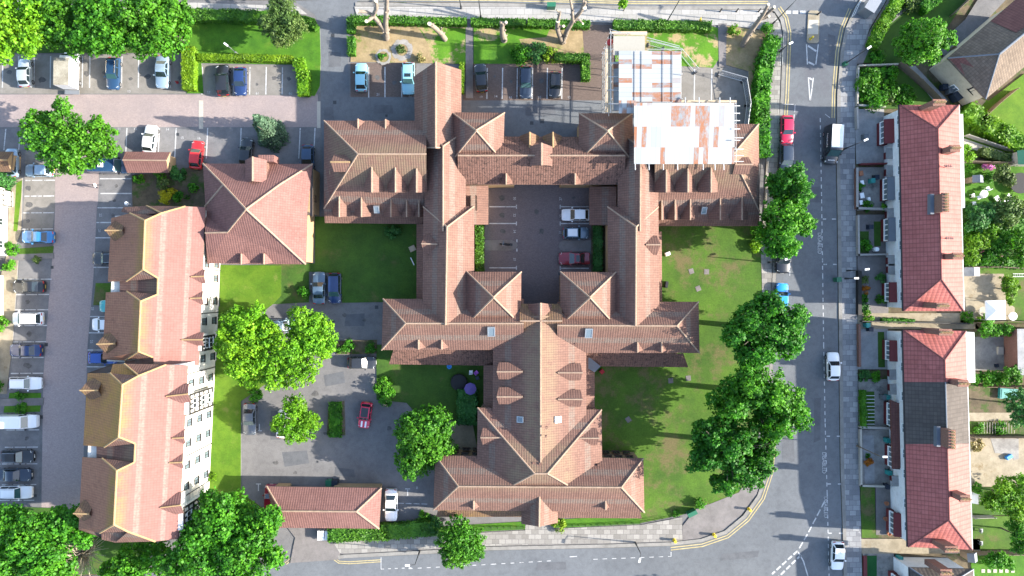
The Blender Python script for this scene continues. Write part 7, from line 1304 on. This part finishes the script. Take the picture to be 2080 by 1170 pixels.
# people and small garden things
def skinfig(verts, edges, rad, name, mats, parent, loc):
    me = bpy.data.meshes.new(name); me.from_pydata(verts, edges, []); o = bpy.data.objects.new(name, me); col.objects.link(o); md = o.modifiers.new('s', 'SKIN'); 
    for i, r in enumerate(rad): me.skin_vertices[0].data[i].radius = (r, r) if not isinstance(r, tuple) else r
    me.skin_vertices[0].data[0].use_root = True
    sb = o.modifiers.new('d', 'SUBSURF'); sb.levels = 1; sb.render_levels = 1
    dg = bpy.context.evaluated_depsgraph_get(); em = bpy.data.meshes.new_from_object(o.evaluated_get(dg)); bpy.data.objects.remove(o)
    for m in mats: em.materials.append(m)
    for p in em.polygons: p.use_smooth = True
    n = link(name, em, parent); n.location = loc; return n
def person(x, y, rz, label, shirt='white_cloth', legs='denim'):
    p = P(x, y); t = thing('person', p + Vector((0, 0, .02)), label, 'person', None, rz)
    V = [(0, 0, .95), (0, .01, 1.15), (0, 0, 1.38), (0, .02, 1.5), (0, .04, 1.6), (0, .05, 1.72), (0, .2, 1.40), (0, -.2, 1.40), (.06, .26, 1.14), (-.1, -.26, 1.14), (.2, .24, .93), (-.12, -.28, .88), (0, .1, .9), (0, -.1, .9), (.2, .1, .5), (-.1, -.1, .5), (.3, .1, .08), (-.34, -.1, .12), (.42, .1, .04), (-.22, -.1, .05)]
    E = [(0, 1), (1, 2), (2, 3), (3, 4), (4, 5), (2, 6), (2, 7), (6, 8), (7, 9), (8, 10), (9, 11), (0, 12), (0, 13), (12, 14), (13, 15), (14, 16), (15, 17), (16, 18), (17, 19)]
    R = [.15, .14, (.17, .12), .06, .09, .085, .07, .07, .05, .05, .04, .04, .1, .1, .07, .07, .045, .045, .04, .04]
    b = skinfig(V, E, R, 'body', [M['skin'], M[shirt], M[legs]], t, (0, 0, 0))
    for f in b.data.polygons: z = f.center.z; f.material_index = 2 if z < .96 and abs(f.center.y) < .2 else (1 if z < 1.49 and not (z < 1.1 and abs(f.center.y) > .2) else 0)
    m = MB(); m.lathe((-.02, .045, 1.62), [(.105, 0), (.118, .08), (.1, .16), (.05, .2), (.001, .21)], 12); m.build('hair', M['hair'], t, smooth=60, local=True); return t
person(203, 379, math.radians(200), 'person in a white top and dark trousers walking across the brick drive')
tag((lambda m: (m.lathe(P(266, 415) + Vector((0, 0, .1)), [(.05, 0), (.05, .75), (.2, .8), (.3, .95), (.3, 1.1), (.2, 1.28), (.001, 1.34)], 12), m.build('globe_light', M['white_plastic'], smooth=40))[1])(MB()), 'white globe light on a short post by the apartment block corner', 'light')
def blob(name, x, y, prof, mat, label, cat, z=.1, n=12): p = P(x, y); m = MB(); m.lathe((p.x, p.y, z), prof, n); return tag(m.build(name, M[mat], smooth=45), label, cat)
blob('parasol', 957, 786, [(.02, 0), (.02, 1.9), (.9, 1.75), (.86, 1.85), (.02, 2.2)], 'purple_cloth', 'purple parasol in the small southern garden', 'parasol', n=8)
blob('covered_table', 933, 775, [(1.15, 0), (1.25, .6), (1.15, .85), (.6, .98), (.001, 1.0)], 'black_cloth', 'black covered round garden table beside the purple parasol', 'table'); blob('paddling_pool', 913, 744, [(.32, 0), (.36, .25), (.26, .3), (.24, .1), (.001, .1)], 'blue_plastic' if 'blue_plastic' in M else plain('blue_plastic', (.03, .25, .6), .5).name, 'small blue tub by the mossy lean-to', 'tub')
def chair(x, y, rz, label, mat='white_plastic', s=1.0):
    p = P(x, y); t = thing('garden_chair', p + Vector((0, 0, .1)), label, 'chair', 'garden chairs', math.radians(rz)); m = MB(); m.box((0, 0, .4 * s), .5 * s, .5 * s, .05); m.build('seat', M[mat], t, local=True); m = MB(); m.box((-.25 * s, 0, .45 * s), .06, .5 * s, .5 * s); m.build('backrest', M[mat], t, local=True)
    for sx in (-1, 1):
        for sy in (-1, 1): m = MB(); m.box((sx * .21 * s, sy * .21 * s, 0), .05, .05, .4 * s); m.build('leg', M[mat], t, local=True)
for a in ((957, 755, 90, 'white garden chair above the purple parasol'), (968, 756, 40, 'lilac garden chair beside the white one near the parasol', 'lilac'), (970, 767, 200, 'navy garden chair between parasol and lean-to', 'navy_plastic'), (1972, 398, 20, 'white garden chair nearest the upper terrace'), (1984, 402, 200, 'white garden chair right of the one nearest the upper terrace'), (1974, 414, 90, 'white garden chair lowest of the lawn group'), (2002, 384, 120, 'white garden chair alone at the top of the lawn group'), (1988, 1075, 0, 'grey garden chair on the dark lawn behind the lower terrace', 'metal_grey'), (1988, 1100, 0, 'lower grey garden chair on the dark lawn behind the lower terrace', 'metal_grey')): chair(*a)
def lounger(x, y, rz, label):
    p = P(x, y); t = thing('sun_lounger', p + Vector((0, 0, .1)), label, 'lounger', None, math.radians(rz)); m = MB(); m.box((.2, 0, .3), 1.3, .6, .06); m.build('seat', M['white_plastic'], t, local=True); m = MB(); m.face([(-.45, -.3, .36), (-.45, .3, .36), (-.9, .3, .8), (-.9, -.3, .8)][::-1]); m.face([(-.45, -.3, .30), (-.45, .3, .30), (-.9, .3, .74), (-.9, -.3, .74)]); m.build('backrest', M['white_plastic'], t, local=True)
    for sx in (-.3, .75):
        for sy in (-.25, .25): m = MB(); m.box((sx, sy, 0), .05, .05, .3); m.build('leg', M['white_plastic'], t, local=True)
lounger(2025, 410, 120, 'left of two white sun loungers on the bright lawn'); lounger(2042, 406, 60, 'right of two white sun loungers on the bright lawn')
def table(x, y, r, label, mat='white_plastic', h=.7):
    p = P(x, y); t = thing('garden_table', p + Vector((0, 0, .1)), label, 'table'); m = MB(); m.lathe((0, 0, h - .05), [(.001, 0), (r, 0), (r, .05), (.001, .05)], 16); m.build('tabletop', M[mat], t, local=True); m = MB(); m.lathe((0, 0, 0), [(.25, 0), (.25, .04), (.05, .06), (.05, h - .05)], 8); m.build('leg', M[mat], t, local=True)
table(1992, 395, .55, 'round white table among the lawn chairs'); table(2050, 642, .6, 'white round table right of the gazebo'); table(1990, 632, .7, 'pale garden table left of the gazebo', 'stone_pale')
def boxthing(name, x, y, sx, sy, h, rz, mat, label, cat, z=.1): p = P(x, y); m = MB(); m.box((p.x, p.y, z), sx, sy, h, math.radians(rz)); m.box((p.x, p.y, z + h), sx * .86, sy * .86, .04, math.radians(rz)); return tag(m.build(name, M[mat]), label, cat)
boxthing('crate', 1222, 754, .6, .6, .5, 40, 'red_cloth', 'red box on the lawn beside the flat grey roof corner', 'box'); boxthing('garden_sack', 1355, 516, .7, .5, .5, 20, 'white_cloth', 'white bag on the lawn by the east lean-to', 'bag'); boxthing('folded_bench', 1352, 578, .9, .4, .7, 80, 'black_plastic', 'dark garden bench by the east lean-to', 'bench'); boxthing('wooden_pallet', 838, 505, .9, .8, .15, 25, 'timber_board', 'pale pallet on the western lawn by the lean-to', 'pallet'); boxthing('white_plank', 838, 531, .12, 1.2, .12, 25, 'white_plastic', 'white plank leaning by the western lean-to', 'plank')
for x, w_, lb in ((651.5, .42, 'left of three white panels leaning by the gatehouse arch'), (659, .42, 'middle of three white panels leaning by the gatehouse arch'), (666.5, .42, 'right of three white panels leaning by the gatehouse arch')): boxthing('door_leaf', x, 1083, w_, 1.35, .9, 0, 'white_plastic', lb, 'panel')
boxthing('tarpaulin', 2044, 799, 2.6, 1.5, .5, -4, 'teal_plastic', 'teal tarpaulin over a heap beside the dark tree', 'tarpaulin'); boxthing('sandpit', 2029, 712, .8, 1.1, .3, 0, 'stone_pale', 'pale tub on the grey concrete yard', 'tub'); boxthing('doormat', 2022, 742, .5, .5, .3, 10, 'navy_plastic', 'small dark crate at the foot of the grey concrete yard', 'crate'); boxthing('wheelbarrow', 2046, 927, .9, .5, .4, 30, 'blue_plastic', 'small blue barrow on the bare sandy yard', 'barrow')
tp = thing('trampoline', P(2072, 372, .8), 'dark trampoline in the corner of the bright lawn at the right edge', 'trampoline'); m = MB(); tp.location.z = .1; m.lathe((0, 0, .75), [(.001, 0), (1.5, 0), (1.5, .06), (.001, .06)], 20); m.build('mat', M['black_cloth'], tp, local=True)
for k in range(6): a = k * PI / 3; m = MB(); m.tube((1.4 * math.cos(a), 1.4 * math.sin(a), 0), (1.4 * math.cos(a), 1.4 * math.sin(a), .76), .03); m.build('leg', M['metal_grey'], tp, local=True)
blob('water_butt', 1775, 507, [(.3, 0), (.34, .4), (.3, .85), (.001, .88)], 'white_plastic', 'white tub by the house wall of the garden with a central path', 'tub'); 
for x, y, lb in ((1798, 1021, 'terracotta pot beside the upper corner of the lowest bay'), (1796, 1052, 'terracotta pot in front of the lowest bay'), (1803, 1082, 'terracotta pot below the lowest bay')): blob('plant_pot', x, y, [(.22, 0), (.32, .4), (.26, .42), (.22, .3), (.001, .3)], 'terracotta', lb, 'pot')
for x, y, lb in ((1744, 345, 'orange toy pile at the top of the cluttered garden'),): boxthing('toy_box', x + 2, y + 8, .6, .7, .4, 10, 'terracotta', lb, 'toys')
for x, y, s_, lb in ((1748, 398, .6, 'white planter box in the cluttered paved garden'), (1746, 412, .5, 'white bag below the planter in the cluttered garden'), (1748, 372, .5, 'white tub above the planter in the cluttered garden'), (1762, 405, .4, 'white bucket in the middle of the cluttered garden')): boxthing('planter', x, y, s_, s_ * 1.3, .4, 12, 'white_plastic', lb, 'planter')
sl = thing('slatted_bed', P(1762, 828), 'white slatted ladder frames over the dark bed below the grey driveway', 'bed frame')
for k in range(9): p = P(1763, 803 + k * 7.2); m = MB(); m.box((p.x, p.y, .3), 1.6, .06, .05); m.build('slat', M['white_plastic'], sl)
vb = thing('bed_frames', P(2010, 868), 'pale poles across the vegetable beds behind the brown roofed house', 'bed frame')
for k in range(14): p = P(1985 + k * 5.5, 868); m = MB(); m.box((p.x, p.y, .35), .05, 1.6, .05); m.build('pole', M['stone_pale'], vb)
ld = thing('ladder', P(2068, 559), 'white ladder lying beside the long dark fence', 'ladder')
for s_ in (-3, 3): a, b = P(2056, 559 + s_), P(2082, 559 + s_); m = MB(); m.tube(a + Vector((0, 0, .16)), b + Vector((0, 0, .16)), .03); m.build('rail', M['white_plastic'], ld)
for k in range(7): a = P(2058 + k * 3.6, 556); b = P(2058 + k * 3.6, 562); m = MB(); m.tube(a + Vector((0, 0, .16)), b + Vector((0, 0, .16)), .02); m.build('rung', M['white_plastic'], ld)
blob('traffic_cone', 361, 168, [(.2, 0), (.2, .05), (.14, .06), (.04, .7), (.001, .72)], 'red_cloth', 'red cone in the bay beside the pale saloon', 'cone')
for k, (x, y) in enumerate(((1400, 551), (1376, 531))): pass
st = MB()
for x, y, a in ((1404, 551, .3), (1435, 552, 0), (1418, 586, .4), (1276, 852, .6), (1362, 773, .1), (1398, 768, .1)): st.box((*P(x, y)[:2], .085), .7, .75, .03, a)
tag(st.build('stepping_stones', M['tarmac_path']), kind='structure')
pv = MB()
for k in range(6): pv.box((*P(1996 + k * 12, 1159)[:2], .1), .5, .5, .04)
tag(pv.build('stepping_stones', M['stone_pale']), kind='structure')
# aerials on the terrace roof, satellite dish
for x, y, z, lb in ((1923, 338, 7.6, 'upper of two black aerials on the pale slope of the upper terrace'), (1926, 484, 7.6, 'lower of two black aerials on the pale slope of the upper terrace')):
    p = P(x, y, z); m = MB(); m.tube(p - Vector((0, 0, .9)), p + Vector((0, 0, .4)), .05); m.tube(p + Vector((-.6, .05, .35)), p + Vector((.5, -.05, .35)), .07)
    for k in range(4): m.tube(p + Vector((-.45 + .25 * k, -.2, .36)), p + Vector((-.45 + .25 * k, .2, .36)), .05)
    tag(m.build('aerial', M['metal_dark']), lb, 'aerial')
# ------------------------------------------------------------------ light, sky, camera
EL, AZ = math.radians(24), math.radians(95.5)
w = bpy.data.worlds.new('World'); scene.world = w; w.use_nodes = True; nt = w.node_tree; nt.nodes.clear()
sky = nt.nodes.new('ShaderNodeTexSky'); sky.sky_type = 'NISHITA'; sky.sun_disc = False; sky.sun_elevation = EL; sky.sun_rotation = AZ; sky.air_density = 1.0; sky.dust_density = 1.2; sky.ozone_density = 1.0
bg = nt.nodes.new('ShaderNodeBackground'); bg.inputs[1].default_value = SKY; wo = nt.nodes.new('ShaderNodeOutputWorld'); nt.links.new(sky.outputs[0], bg.inputs[0]); nt.links.new(bg.outputs[0], wo.inputs[0])
sd = bpy.data.lights.new('sun', 'SUN'); sd.energy = SUN; sd.angle = math.radians(.5); sd.color = (1.0, .93, .82); so = bpy.data.objects.new('sun', sd); col.objects.link(so)
dirv = Vector((math.sin(AZ) * math.cos(EL), math.cos(AZ) * math.cos(EL), math.sin(EL))); so.rotation_euler = dirv.to_track_quat('Z', 'Y').to_euler(); so.location = dirv * 150
cd = bpy.data.cameras.new('camera'); cam = bpy.data.objects.new('camera', cd); col.objects.link(cam); cam.location = (0, 0, H); cam.rotation_euler = (0, 0, 0)
cd.sensor_width = 36; cd.lens = 36 * S * H / 2080; cd.clip_end = 3000; cd.clip_start = 1; scene.camera = cam
scene.view_settings.view_transform = 'Standard'; scene.view_settings.look = 'None'; scene.view_settings.exposure = EXPO; scene.view_settings.gamma = 1
scene.render.resolution_x = 1024; scene.render.resolution_y = 576
scene.cycles.max_bounces = 6; scene.cycles.diffuse_bounces = 3; scene.cycles.transparent_max_bounces = 8
